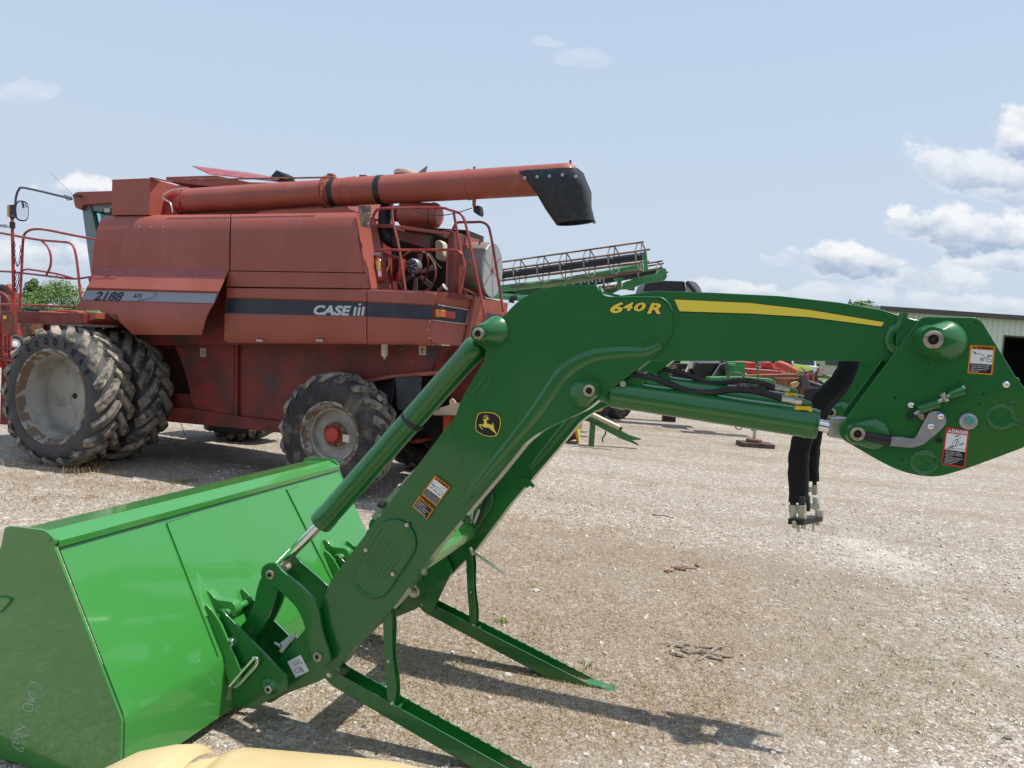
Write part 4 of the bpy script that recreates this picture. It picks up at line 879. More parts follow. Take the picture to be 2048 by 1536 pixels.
# inner body mass, dark and grimy
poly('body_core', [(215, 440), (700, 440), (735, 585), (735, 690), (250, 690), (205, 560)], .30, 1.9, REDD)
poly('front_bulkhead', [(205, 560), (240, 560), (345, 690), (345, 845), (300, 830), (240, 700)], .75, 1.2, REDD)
# big upper side panels
ul = sheet('upper_side_panel', [(182, 557, .0), (186, 500, .0), (193, 462, .01), (199, 443, .05), (206, 434, .11), (214, 431, .2)], [(458, 541, 0), (458.5, 500, 0), (459, 462, .01), (459.5, 441, .04), (460, 432, .10), (460, 428.5, .2)], thick=.2)
sheet('upper_side_panel', [(460.5, 541, 0), (461, 500, 0), (461.5, 462, .01), (462, 441, .04), (462.5, 432, .10), (463, 428.5, .2)], [(731, 545, 0), (724, 500, 0), (716, 460, .01), (712, 437, .04), (711, 428, .10), (711, 424.5, .2)], thick=.2)
sheet('panel_strip', [(451, 573, .0), (456, 542.5, 0)], [(738, 577, 0), (731.5, 546.5, 0)], thick=.2)
mb = MB(); mb.add([K(*p) for p in [(712, 425, .03), (716, 460, .005), (724, 500, 0), (738, 577, 0), (776, 578, .34), (765, 520, .34), (746, 438, .34)]]+[K(*p)+KN*.05 for p in [(712, 425, .03), (716, 460, .005), (724, 500, 0), (738, 577, 0), (776, 578, .34), (765, 520, .34), (746, 438, .34)]], [(0, 1, 2, 3, 4, 5, 6), (13, 12, 11, 10, 9, 8, 7)]+[(i, 7+i, 7+(i+1) % 7, (i+1) % 7) for i in range(7)]); kob('corner_panel', mb, RED, None, .003)
for x in (278, 302, 326): mb = MB(); mb.ball(K(x, 454, .0), .009, 8); kob('panel_rivet', mb, GALV, ul, 0)
mb = MB(); pts = rc([(236, 436), (262, 432), (300, 431), (318, 434), (300, 441), (262, 446), (240, 446)], 4); mb.add([K(x, y, .085-(y-431)*.0042)-KN*.0 for x, y in pts], [tuple(range(len(pts)))]); 
# flared wheel cover with the model number
f1 = MB(); f1.prism([K(197, 535, -.005), K(457, 540, -.005), K(437.5, 583, -.17), K(173, 575, -.17)], KN*.012); fen = kob('wheel_cover', f1, RED, None, .002)
f1 = MB(); f1.prism([K(173, 575, -.172), K(437.5, 583, -.172), K(437, 586, -.150), K(172, 579, -.150)], KN*.012); kob('cover_step', f1, RED, fen, 0)
f1 = MB(); f1.prism([K(172, 579, -.152), K(437, 586, -.152), K(426.5, 609, -.185), K(161, 600.6, -.185)], KN*.012); kob('cover_band', f1, RED, fen, 0)
low = [(161, 600.6, -.187), (426.5, 609, -.187), (417, 628, -.21), (408, 647, -.20), (404, 660, -.17), (403, 670, -.13), (265.6, 669, -.13), (250, 653, -.17), (237.5, 641, -.19), (219, 630, -.20), (194, 622, -.2), (147, 620, -.2)]
mb = MB()
rowA = [K(*p) for p in [(161, 600.6, -.187), (170, 608, -.20), (196, 621, -.21), (219, 630, -.21), (237, 641, -.20), (250, 654, -.17), (266, 669, -.13)]]
rowB = [K(*p) for p in [(426.5, 609, -.187), (421, 617, -.20), (415, 628, -.21), (411, 638, -.21), (408, 649, -.20), (405, 660, -.17), (403, 670, -.13)]]
mb.lofts([rowA+[p+KN*.012 for p in rowA[::-1]], rowB+[p+KN*.012 for p in rowB[::-1]]]); mb.add([K(147, 620, -.2), K(161, 600.6, -.187), K(170, 608, -.2), K(196, 621, -.21), K(176, 620.5, -.2)], [(0, 1, 2, 3, 4)]); kob('cover_skirt', mb, RED, fen, 0, angle=40)
mb = MB(); mb.add([K(174, 580.5, -.158), K(435, 587, -.158), K(427.5, 606.5, -.189), K(163.5, 599, -.189)], [(0, 1, 2, 3)]); sv = kob('silver_stripe', mb, SILV, fen, 0)
def ktext(s, A, B, wA, m, name, par, cap, off=.03, shear=0, lift=.004):
    mb = MB(); a, b = K(*A, wA), K(*B, wA); text_on(mb, s, a, b, KO, cap*(K(500, 600, wA)-K(500, 601, wA)).length, off, shear, lift); return kob(name, mb, m, par, 0)
_p0, _p1, _p2 = K(174, 580.5, -.158), K(435, 587, -.158), K(163.5, 599, -.189)
_sn = (_p1-_p0).cross(_p2-_p0).normalized(); _sn = _sn if _sn.dot(KO) > 0 else -_sn
def onstripe(x, y):
    o = V((0, 0, H)); d = ray(x, y); return o+d*((_p0-o).dot(_sn)/d.dot(_sn))
_h = (onstripe(300, 590)-onstripe(300, 591)).length
for _s, _a, _b, _c, _o, _nm in (('2188', (188, 600), (244, 601.5), 16.5, .036, 'model_number'), ('AFS', (265, 596), (283, 596.5), 8.5, .012, 'small_lettering')):
    mb = MB(); text_on(mb, _s, onstripe(*_a), onstripe(*_b), _sn, _c*_h, _o, .28, .003); kob(_nm, mb, BLKD, sv, 0)
mb = MB(); mb.tube([K(*p, -.19) for p in ((275, 601), (295, 598), (308, 592), (313, 586), (305, 585.5))], .0025, 5, True, 4); kob('swoosh_line', mb, BLKD, sv, 0)
mb = MB(); mb.prism([K(*p, -.178) for p in rc(z1([(1075, 778), (1120, 768), (1250, 770), (1420, 775), (1390, 800), (1280, 790), (1200, 802), (1110, 800)]), 2)], KN*.001)
# patches of bare primer on the slope of the cover, each its own shape
def onslope(x, y): 
    o = V((0, 0, H)); p0, p1, p2 = K(197, 535, -.007), K(457, 540, -.007), K(173, 575, -.172); n = (p1-p0).cross(p2-p0).normalized(); d = ray(x, y); return o+d*((p0-o).dot(n)/d.dot(n))
mb = MB()
for pts in (z1([(615, 765), (760, 762), (820, 768), (800, 790), (770, 800), (730, 822), (600, 826), (590, 800)]), z1([(1065, 790), (1085, 775), (1200, 772), (1455, 775), (1430, 795), (1330, 800), (1250, 803), (1120, 800)]), z1([(880, 778), (910, 772), (905, 790), (880, 795)])):
    q = rc(pts, 3); mb.add([onslope(x, y)-KN*.002+V((0, 0, .001)) for x, y in q], [tuple(range(len(q)))]).cut()
kob('primer_patch', mb, REDP, fen, 0)
mb = MB(); q = z1([(690, 1040), (720, 1055), (755, 1050), (745, 1075), (760, 1090), (735, 1085), (700, 1062)]); mb.add([K(x, y, -.213) for x, y in q], [tuple(range(len(q)))]); kob('primer_patch', mb, RUST, fen, 0)
# rear side skirts with the dark stripe
def skirt(xa, xb, yo, first):
    pass
def srow(x, top, s0, s1, b, lx=(0, 0, 0, 0)): return [(x+lx[3]+(8 if lx[3] else 0), b, .05), (x+lx[3], b-8, .01), (x+lx[2], b-26, -.02), (x+lx[2], s1+2, -.02), (x+lx[1], s1, .0), (x+lx[1], s0, .0), (x+lx[0], s0-3, -.03), (x+lx[0], top+2, -.02), (x+lx[0], top, .02)]
sk = sheet('side_skirt', srow(453, 575, 597, 626.5, 686, (0, -1, -4, -6)), srow(733, 578, 605, 632, 688), thick=.2)
sheet('side_skirt', srow(734.5, 578, 605, 632, 688), [(861, 688.5, .05), (861, 680, .01), (861, 662, -.02), (862, 641, -.02), (862, 639, 0), (867, 612, 0), (868, 609, -.03), (875, 586, -.02), (876, 583, .02)], thick=.2)
mb = MB(); mb.add([K(*p) for p in [(453, 596.5, -.004), (733, 604.5, -.004), (733, 632.5, -.004), (452, 627, -.004)]], [(0, 1, 2, 3)]); mb.cut(); mb.add([K(*p) for p in [(735, 604.5, -.004), (867, 611.5, -.004), (862, 639.5, -.004), (735, 632.5, -.004)]], [(0, 1, 2, 3)]); ns = kob('dark_stripe', mb, NAVY, sk, 0)
mb = MB()
for (a, b, wd) in (((453, 595.6), (733, 603.4), 1.3), ((452, 627.3), (733, 633.2), 1.0), ((735, 603.4), (867, 610.8), 1.3), ((735, 633.2), (862, 640), 1.0)):
    mb.add([K(a[0], a[1]-wd/2, -.0055), K(b[0], b[1]-wd/2, -.0055), K(b[0], b[1]+wd/2, -.0055), K(a[0], a[1]+wd/2, -.0055)], [(0, 1, 2, 3)]).cut()
kob('white_pinstripe', mb, lambda: mat('pinstripe_white', (.6, .62, .62), .5), ns, 0)
mb = MB(); text_on(mb, 'CASE', K(629, 628.5, 0), K(701, 630.5, 0), KO, .0955, .045, .22, .006)
x0 = 706
for k in range(3):
    a = x0+k*8.2; t = (613.5 if k != 1 else 610.5)
    if k == 1:
        mb.add([K(a+3.2, 607, -.006), K(a+8.4, 607, -.006), K(a+7.8, 611, -.006), K(a+2.6, 611, -.006)], [(0, 1, 2, 3)]); t = 614.5
    mb.add([K(a+2.6, t, -.006), K(a+7.6, t, -.006), K(a+4.8, 631.5, -.006), K(a-.2, 631.5, -.006)], [(0, 1, 2, 3)])
kob('maker_lettering', mb, lambda: mat('pale_lettering', (.50, .54, .58), .5), ns, 0)
# rear corner of the skirt with the tail lamps
def facet(name, pts, m=RED, th=.02, par=None, bev=.002):
    a = [K(*p) for p in pts]; n = (a[1]-a[0]).cross(a[2]-a[0]).normalized(); n = n if n.dot(KN) > 0 else -n
    mb = MB(); mb.prism(a, n*th); return kob(name, mb, m, par, bev)
rc1 = facet('rear_corner', [(876, 583, .0), (947, 595, .36), (942, 616, .36), (868, 608, 0)])
facet('rear_corner', [(868, 608, .008), (942, 616, .368), (935, 652, .368), (862, 640, .008)])
facet('rear_corner', [(862, 640, 0), (935, 652, .36), (926.5, 692, .36), (880, 689, .06), (865, 684, .02), (860, 672, 0)])
facet('dark_stripe', [(873, 611, .004), (938, 621, .355), (933, 647, .355), (866, 639, .004)], NAVY, .001, rc1, 0)
for i, (a, b) in enumerate((((876.6, 609.5), (938.5, 620)), ((866, 640), (933, 648.5)))):
    facet('white_pinstripe', [(a[0], a[1]-.7, -.0), (b[0], b[1]-.7, .35), (b[0], b[1]+.7, .35), (a[0], a[1]+.7, -.0)], lambda: mat('pinstripe_white', (.6, .62, .62), .5), .001, rc1, 0)
facet('white_pinstripe', [(937.3, 620, .35), (938.9, 620, .355), (934, 648.5, .355), (932.4, 648.5, .35)], lambda: mat('pinstripe_white', (.6, .62, .62), .5), .001, rc1, 0)
def lamp(x0, y0, x1, y1, w0, w1, m, par):
    mb = MB(); a = [K(x0, y0, w0), K(x1, y0+1.5, w1), K(x1, y1+1, w1), K(x0, y1, w0)]; n = (a[1]-a[0]).cross(a[2]-a[0]).normalized(); n = n if n.dot(KO) > 0 else -n
    mb.lofts([[p-n*.0 for p in a], [p+n*.05 for p in a]]); o = kob('tail_lamp', mb, m, par, .006)
    mb = MB()
    for k in (1, 2, 3): p, q = a[0].lerp(a[3], k/4)+n*.051, a[1].lerp(a[2], k/4)+n*.051; mb.tube([p, q], .002, 4)
    kob('lens_rib', mb, m, o, 0)
lamp(868.5, 619, 888, 634, .015, .115, lambda: mat('amber_lens', (.62, .16, .03), .25, coat=.5), rc1)
lamp(888.5, 622, 906, 636.5, .115, .205, lambda: mat('red_lens', (.42, .02, .03), .25, coat=.5), rc1)
for x, y in ((871, 589), (868, 602), (860, 643), (857, 660), (860, 676)): mb = MB(); mb.ball(K(x, y, -.02), .009, 8); kob('panel_bolt', mb, GALV, sk, 0)
facet('rear_hood', [(948, 596, .34), (1016, 606, .95), (1006, 700, .95), (930, 694, .34)])
facet('rear_hood_stripe', [(973, 626, .53), (1012, 632, .94), (1008, 652, .94), (970, 648, .53)], NAVY, .003)
poly('hood_post', [(944, 590), (952, 592), (940, 660), (932, 690), (925, 690), (935, 650)], .33, .03)
poly('rear_body', [(900, 690), (1030, 690), (1010, 900), (900, 860)], 1.0, 1.1, REDD)
# lower body
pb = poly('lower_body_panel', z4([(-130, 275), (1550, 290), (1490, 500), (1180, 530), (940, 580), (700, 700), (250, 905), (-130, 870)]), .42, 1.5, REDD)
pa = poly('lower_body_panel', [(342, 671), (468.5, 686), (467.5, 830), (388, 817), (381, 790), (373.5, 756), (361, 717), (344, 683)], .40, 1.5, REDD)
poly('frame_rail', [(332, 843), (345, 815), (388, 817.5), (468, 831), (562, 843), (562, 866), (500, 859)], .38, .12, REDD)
poly('frame_post', [(470, 688), (475, 688), (474, 838), (468, 836)], .375, .05, REDD)
poly('frame_ledge', [(788, 749), (864, 742), (900, 741), (900, 746), (845, 752), (788, 755), (730, 765), (729, 760)], .36, .12, RED)
poly('rubber_flap', rc([(729, 766), (788, 756), (787, 790), (778, 812), (740, 812)], 2), .55, .02, FLAP)
poly('rubber_flap', rc([(790, 755), (842, 753), (842, 800), (822, 824), (795, 819)], 3), .33, .02, FLAP)
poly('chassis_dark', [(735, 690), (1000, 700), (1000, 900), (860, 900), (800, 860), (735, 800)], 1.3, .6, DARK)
poly('chopper_plate', z4([(1500, 845), (1560, 800), (1700, 760), (1720, 770), (1720, 862), (1500, 862)]), .7, .5, lambda: mat('cream_sheet', (.62, .52, .38), .5, col2=(.5, .42, .3), s2=8))
poly('chopper_fin', rc(z4([(1630, 740), (1655, 722), (1675, 740), (1690, 765), (1640, 790), (1632, 765)]), 2), .75, .02, lambda: mat('cream_sheet', (.62, .52, .38), .5))
poly('rear_axle_post', z4([(1580, 868), (1640, 868), (1600, 960), (1580, 1000)]), .8, .1, REDB)
poly('rear_axle', z4([(1300, 1065), (1360, 1065), (1360, 1095), (1300, 1095)]), .9, .5, REDD)
# stickers, filter, bolts
def card(name, x0, y0, x1, y1, w, m, par): mb = MB(); mb.add([K(x0, y1, w), K(x1, y1, w), K(x1, y0, w), K(x0, y0, w)], [(0, 1, 2, 3)]); return kob(name, mb, m, par, 0)
c1 = card('warning_sticker', 838, 689, 852, 710, .417, lambda: mat('aged_sticker', (.62, .58, .48), .5), pb); card('sticker_header', 838, 689, 852, 693.5, .416, lambda: mat('aged_orange', (.5, .18, .05), .5), c1)
mb = MB(); 
for a, b in (((846, 697), (844, 703)), ((844, 703), (840.5, 707)), ((844, 703), (848.5, 707)), ((845.5, 699), (841, 697)), ((845.5, 699), (849.5, 700)), ((841, 697), (842, 702))): mb.tube([K(*a, .415), K(*b, .415)], .004, 5)
mb.ball(K(847, 695.5, .415), .007, 8); kob('sticker_figure', mb, BLKD, c1, 0)
c2 = card('warning_sticker', 400, 696, 412, 714, .397, lambda: mat('aged_sticker2', (.40, .34, .26), .6), pa); mb = MB(); mb.tube([K(403, 702, .395), K(409, 705, .395), K(404, 709, .395)], .003, 5); kob('sticker_figure', mb, BLKD, c2, 0)
mb = MB(); a, b = K(769, 686, .30), K(769, 716, .30); mb.lathe(a, b-a, [(.028, 0), (.036, .01), (.036, .13), (.03, .145), (.012, .15), (.012, .175)], 18); kob('oil_filter', mb, lambda: mat('off_white_can', (.62, .60, .54), .45), None, 0)
for x, y in ((801, 698), (817, 716), (825, 724), (856, 723), (743, 748), (865, 692), (770, 752), (788, 751)): mb = MB(); mb.ball(K(x, y, .42), .008, 8); kob('panel_bolt', mb, GALV, pb, 0)
mb = MB(); mb.tube([K(361, 845, .4), K(368, 865, .3), K(380, 885, .3)], .004, 5); kob('hanging_wire', mb, RUBBER, None, 0)
# grime streaks as hanging straw dust on the lower panel is in the paint

# engine bay
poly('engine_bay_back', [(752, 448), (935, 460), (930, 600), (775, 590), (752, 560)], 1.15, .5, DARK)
poly('engine_deck', [(775, 578), (930, 588), (930, 596), (775, 588)], .1, 1.1, REDD)
corner_p = facet('bay_side_panel', z5([(215, 440, .34), (235, 560, .34), (235, 1235, .36), (480, 1240, .62), (420, 875, .62), (320, 770, .58), (265, 530, .52), (250, 470, .5)]), RED, .03)
poly('bay_left_wall', z5([(270, 545), (330, 545), (330, 780), (320, 770)]), .55, .1, RED)
pipe('bay_post', z5([(480, 280), (482, 420), (510, 560), (560, 780), (632, 1250)]), .12, .013, RED)
mb = MB(); a = [K(x, y, .25) for x, y in z5([(540, 512), (1130, 590), (1126, 626), (548, 552)])]; mb.prism(a, KN*.12); kob('bay_beam', mb, RED)
mb = MB(); a = [K(x, y, .5) for x, y in z5([(268, 505), (480, 500), (478, 545), (275, 545)])]; mb.prism(a, KN*.3); kob('bay_beam', mb, RED)
mb = MB(); a = [K(x, y, .32) for x, y in z5([(520, 560), (640, 590), (900, 625), (930, 650), (900, 780), (850, 770), (550, 685)])]; mb.prism(a, KN*.06); kob('bay_bracket', mb, REDD)
mb = MB(); a = [K(x, y, .45) for x, y in z5([(325, 800), (560, 875), (560, 905), (420, 875), (335, 830)])]; mb.prism(a, KN*.04); kob('bay_bracket', mb, RED)
poly('radiator_side', z5([(1120, 590), (1175, 590), (1160, 1290), (1105, 1270)]), .28, .7, REDD)
facet('radiator_housing', z5([(1172, 590, .28), (1290, 625, .5), (1480, 680, .9), (1460, 1330, .9), (1160, 1290, .28)]), RED, .2)
mb = MB(); a = [K(x, y, .3) for x, y in z5([(920, 600), (1125, 560), (1128, 580), (1000, 600)])]; mb.prism(a, KN*.4); kob('bay_lid', mb, RED)
# rotary screen drum
c0 = K(*z5([(1390, 1020)])[0], .75); ax = KT; mb = MB(); rr = .30
cF = K(*z5([(1612, 1046)])[0], .75)
mb.lathe(c0-ax*.14, ax, [(rr*.98, 0), (rr*1.0, .02), (rr, (cF-c0).length+.12), (rr*.985, (cF-c0).length+.14)], 48); dr = kob('rotary_screen', mb, lambda: mat('dull_drum_metal', (.22, .20, .18), .5, metal=.4, col2=(.30, .18, .10), s2=4), None, 0)
f0 = c0+ax*((cF-c0).length+.001)
mb = MB(); mb.lathe(f0, ax, [(rr*.985, 0), (rr*.97, .012), (.03, .004)], 48, True); kob('screen_face', mb, lambda: mat('screen_mesh', (.34, .35, .36), .5, metal=.5, col2=(.42, .42, .41), s2=60), dr, 0)
fy = ax.cross(Z).normalized()
mb = MB()
for k in range(6):
    q = k*math.pi/3+.35; d = fy*math.cos(q)+Z*math.sin(q); s = ax.cross(d); p = f0+ax*.013; mb.add([p+d*.02-s*.004, p+d*.02+s*.004, p+d*rr*.95+s*.006, p+d*rr*.95-s*.006], [(0, 1, 2, 3)]).cut()
kob('screen_seam', mb, RUST, dr, 0)
mb = MB(); mb.cyl(f0+ax*.004, f0+ax*.02, .028, 14); kob('screen_hub', mb, RED, dr, 0)
# air cleaner, ducts, bottle, alternator, belts
a, b = K(*z5([(600, 388)])[0], .55), K(*z5([(965, 405)])[0], .55); ax = (b-a).normalized(); mb = MB(); mb.lathe(a, ax, [(.10, -.03), (.135, 0), (.135, (b-a).length-.02), (.14, (b-a).length-.015), (.14, (b-a).length), (.132, (b-a).length+.03), (.10, (b-a).length+.06)], 30); ac = kob('air_cleaner', mb, RED, None, 0)
mb = MB(); q = a+ax*((b-a).length-.02); mb.lathe(q, ax, [(.138, 0), (.142, .003), (.142, .012), (.138, .015)], 30, False); kob('clamp_band', mb, BLACK, ac, 0)
mb = MB(); mb.lathe(a-ax*.12, ax, [(.07, 0), (.085, .01), (.09, .10)], 20); kob('intake_boot', mb, RUBBER, ac, 0)
for x in (612, 902): mb = MB(); mb.prism([K(x_, y_, .5) for x_, y_ in z5([(x-12, 470), (x+12, 470), (x+12, 530), (x-12, 530)])], KN*.2); kob('cleaner_bracket', mb, RED, ac, .002)
mb = MB(); mb.tube([K(x, y, .6) for x, y in z5([(470, 300), (410, 330), (395, 450), (400, 560), (450, 680), (520, 690)])], .075, 16, True, 4); kob('intake_duct', mb, RUBBER, None, 0)
mb = MB(); mb.prism([K(x, y, .8) for x, y in rc(z5([(965, 700), (1020, 680), (1060, 720), (1060, 850), (1030, 920), (975, 890)]), 3)], KN*.12); kob('coolant_bottle', mb, lambda: mat('yellowed_plastic', (.62, .55, .38), .4), None, .01)
c = K(*z5([(745, 985)])[0], .75); mb = MB(); mb.lathe(c, KO, [(.03, .09), (.075, .085), (.085, .06), (.085, 0), (.07, -.03)], 20); al = kob('alternator', mb, GALV, None, 0)
for k in range(7): q = k*.9; mb = MB(); mb.box(c+KO*.09+(KT*math.cos(q)+Z*math.sin(q))*.045, (KT*math.cos(q)+Z*math.sin(q))*.022, (Z*math.cos(q)-KT*math.sin(q))*.008, KO*.003); kob('vent_slot', mb, BLACK, al, 0)
mb = MB(); c = K(*z5([(760, 1060)])[0], .95); mb.lathe(c, KO, [(.26, 0), (.27, .02), (.255, .04), (.24, .02), (.24, 0)], 36, False); kob('fan_belt_ring', mb, RUST, None, 0)
mb = MB()
for q in (.3, 1.4, 2.5, 3.6, 4.6, 5.6): d = KT*math.cos(q)+Z*math.sin(q); s = Z*math.cos(q)-KT*math.sin(q); mb.prism([c+d*.05-s*.02, c+d*.05+s*.02, c+d*.23+s*.045, c+d*.23-s*.02], KN*.01).cut()
kob('fan_blade', mb, GALV, None, 0)
mb = MB(); mb.cyl(K(*z5([(555, 900)])[0], .7), K(*z5([(555, 1150)])[0], .7), .075, 16); kob('red_canister', mb, REDB, None, 0)
pipe('hose_loop', z5([(500, 830), (535, 880), (545, 960), (520, 1040), (480, 1080)]), .6, .012, RUBBER); pipe('hose_loop', z5([(900, 830), (950, 900), (1000, 970), (1040, 1010)]), .7, .008, RUBBER); pipe('hose_loop', z5([(860, 820), (890, 940), (870, 1080), (820, 1190)]), .85, .012, REDD)
mb = MB(); mb.cyl(K(*z5([(1020, 1270)])[0], .15), K(*z5([(1075, 1225)])[0], .15), .035, 14); fc = kob('filler_neck', mb, REDD, None, 0); mb = MB(); mb.cyl(K(*z5([(1078, 1222)])[0], .15), K(*z5([(1088, 1214)])[0], .15), .042, 16); kob('filler_cap', mb, lambda: mat('pale_cap', (.6, .6, .58), .4), fc, 0)
# engine deck railings
pipe('deck_rail', z5([(255, 510), (262, 430), (295, 355), (360, 324), (700, 318), (1040, 318), (1130, 340), (1240, 375), (1290, 430), (1330, 560), (1400, 900), (1480, 1280), (1535, 1560), (1500, 1620)]), .05, .014)
pipe('deck_rail', z5([(1180, 370), (1210, 540), (1250, 760), (1298, 940), (1300, 1010), (1270, 1160), (1240, 1300)]), .1, .014)
pipe('deck_rail', z5([(310, 820), (320, 795), (700, 797), (1150, 795), (1235, 812), (1270, 850)]), .07, .014)
pipe('deck_rail', z5([(1160, 590), (1190, 520), (1215, 488), (1260, 480), (1380, 480), (1500, 480), (1570, 525), (1600, 620), (1640, 840), (1745, 1500)]), .5, .014)
pipe('deck_rail', z5([(1305, 625), (1300, 740), (1265, 800)]), .35, .010); pipe('deck_rail', z5([(1480, 690), (1450, 920), (1420, 1200), (1400, 1370)]), .6, .010)
for a, b in (((1290, 925), (1400, 975)), ((1300, 1240), (1420, 1300))): mb = MB(); p, q = z5([a, b]); mb.prism([K(p[0], p[1]-2, .3), K(q[0], q[1]-2, .5), K(q[0], q[1]+2, .5), K(p[0], p[1]+2, .3)], KN*.15); kob('ladder_step', mb, RED, None, .002)
mb = MB(); mb.prism([K(x, y, .25) for x, y in z5([(1240, 970), (1300, 960), (1300, 1080), (1260, 1305), (1225, 1300)])], KN*.03); kob('ladder_plate', mb, RED)
mb = MB(); mb.prism([K(x, y, .35) for x, y in z5([(1285, 1205), (1360, 1335), (1290, 1330)])], KN*.02); mb.cut(); mb.prism([K(x, y, .6) for x, y in z5([(1460, 1210), (1560, 1360), (1440, 1350)])], KN*.02); kob('gusset', mb, RED)
# auger saddle
mb = MB(); mb.prism([K(x, y, .0) for x, y in z5([(85, 290), (230, 285), (215, 555), (120, 520)])], KN*.03); sa = kob('auger_saddle', mb, lambda: mat('flaking_paint', (.30, .17, .14), .7, col2=(.12, .09, .08), s2=14, lo=.45, hi=.55)); 
for x, y in z5([(130, 370), (210, 380), (135, 440), (205, 500), (140, 480)]): mb = MB(); mb.ball(K(x, y, -.003), .009, 8); kob('saddle_bolt', mb, GALV, sa, 0)

# unloading auger
A0, A1, A2 = at(369, 403, 9.6), at(660, 387.5, 8.95), at(1050, 362.5, 8.08)
ax = (A2-A0).normalized(); A3 = at(1128, 357.5, 7.86)
L1 = (A1-A0).length; L3 = (A3-A0).length
def _solve(x):                                       # position along the auger of a photo column
    lo, hi = -1.0, 8.0
    for _ in range(40):
        mid = (lo+hi)/2; p = A0+ax*mid-V((0, 0, H)); px = 1024+FOC*p.dot(CR)/p.dot(CF)
        if px < x: lo = mid
        else: hi = mid
    return lo
L3 = _solve(1131); A3 = A0+ax*L3
mb = MB()
mb.lathe(A0, ax, [(.152, 0), (.152, L1-.03), (.152, L1-.029), (.155, L1), (.165, L1+.02), (.157, L1+.05), (.157, L3)], 40); au = kob('unloading_auger', mb, RED, None, 0, angle=50)
mb = MB(); rings = []
up = Z; side = ax.cross(Z).normalized(); Zp = side.cross(ax)
for k in range(7):
    q = k/6*math.pi/2; c = A3+ax*(.135*math.sin(q)); r = .157*max(.25, math.cos(q)**.6); rings.append([c+(side*math.cos(t)+Zp*math.sin(t))*r for t in [2*math.pi*j/28 for j in range(28)]])
mb.lofts(rings); kob('auger_end', mb, RED, au, 0, angle=70)
def band(pos, wd, r, m, nm, h=.004):
    mb = MB(); mb.lathe(A0+ax*(pos-wd/2), ax, [(r, 0), (r+h, .001), (r+h, wd-.001), (r, wd)], 40, False); return kob(nm, mb, m, au, 0)
band(_solve(672), .07, .157, BLACK, 'auger_band'); band(_solve(764), .07, .157, BLACK, 'auger_band'); band(_solve(938), .03, .157, RED, 'auger_ring', .006); band(_solve(706), .10, .157, lambda: mat('auger_ring_paint', (.33, .08, .055), .5), 'auger_ring', .006)
mb = MB(); p = _solve(657)
mb.lathe(A0+ax*(p-.015), ax, [(.15, 0), (.195, .002), (.195, .016), (.15, .018)], 40, False); mb.lathe(A0+ax*(p+.010), ax, [(.15, 0), (.195, .002), (.195, .016), (.15, .018)], 40, False); fl = kob('auger_flange', mb, RED, au, 0)
mb = MB()
for k in range(12): q = k*math.pi/6; c = A0+ax*(p-.02)+(side*math.cos(q)+Zp*math.sin(q))*.178; mb.tube([c, c+ax*.055], .009, 6).cut()
kob('flange_bolt', mb, GALV, fl, 0)
mb = MB(); mb.prism([A0+ax*(p-.03)+Zp*.15-side*.03, A0+ax*(p+.10)+Zp*.15-side*.03, A0+ax*(p+.08)+Zp*.21-side*.03, A0+ax*(p-.0)+Zp*.22-side*.03], side*.06); kob('hinge_lug', mb, RED, au, .008)
mb = MB(); mb.lathe(A0+ax*.06, ax, [(.152, -.02), (.175, -.018), (.175, .0), (.152, .002)], 40, False); fl2 = kob('auger_flange', mb, REDR, au, 0)
mb = MB()
for k in range(14): q = k*math.pi/7; c = A0+ax*.03+(side*math.cos(q)+Zp*math.sin(q))*.165; mb.ball(c, .010, 6).cut()
kob('flange_bolt', mb, GALV, fl2, 0)
mb = MB(); mb.tube([A0+ax*.05, A0-ax*.06+Zp*-.01, A0-ax*.14-Zp*.06, A0-ax*.17-Zp*.2, A0-ax*.17-Zp*.4], .158, 28, True, 4); kob('auger_elbow', mb, REDR, au, 0, angle=60)
pipe('control_rod', z1([(1180, 190), (1500, 185), (2048, 176), (2130, 173)]), .15, .010, RUST, au)
pipe('hydraulic_hose', z1([(1200, 245), (1110, 255), (1050, 285), (1045, 310), (1090, 340), (1105, 400)]), -.1, .008, ZINC, au)
mb = MB(); mb.prism([at(x, y, 9.0) for x, y in z2([(378, 158), (420, 158), (420, 182), (378, 184)])], KN*.1); kob('stop_block', mb, RED, au, .002)
for x in (948, 1140): 
    mb = MB(); q = _solve(x); mb.tube([A0+ax*q+Zp*.15, A0+ax*q+Zp*.185], .012, 8); kob('top_lug', mb, RUST, au, 0)
mb = MB(); q = A0+ax*(L3+.12); mb.tube([q-side*.02, q+ax*.05], .018, 8); kob('end_bolt', mb, RUST, au, 0)
# flexible spout
lp = _solve(1046); e = L3+.165; rings = []
def scirc(r, a0, a1, c, n=15): return [c+(side*math.cos(a0+(a1-a0)*k/n)+Zp*math.sin(a0+(a1-a0)*k/n))*r for k in range(n+1)]
B0 = A0+ax*lp; 
top_pts = []; bot = []
n = 40
for k in range(n):
    q = 2*math.pi*k/n; c, s_ = math.cos(q), math.sin(q)                      # q = 0 towards the outlet end
    mid = (lp+e)/2; hl = (e-lp)/2
    top_pts.append(A0+ax*(mid+hl*(abs(c)**.35)*(1 if c > 0 else -1))+side*(.196*(abs(s_)**.35)*(1 if s_ > 0 else -1))+Zp*.062)
_ty = (A0+ax*(L3+.05)).y; tipc = at(1150, 446, _ty)
for k in range(n):
    q = 2*math.pi*k/n; bot.append(tipc+ax*(.20*math.cos(q)+.005)+side*(.13*math.sin(q))+V((0, 0, .015*math.cos(q))))
m1 = [(lambda c: c+side*((a-c).dot(side)*.92))(a.lerp(b, .38)+ax*.03) for a, b in zip(top_pts, bot)]; m2 = [a.lerp(b, .7) for a, b in zip(top_pts, bot)]
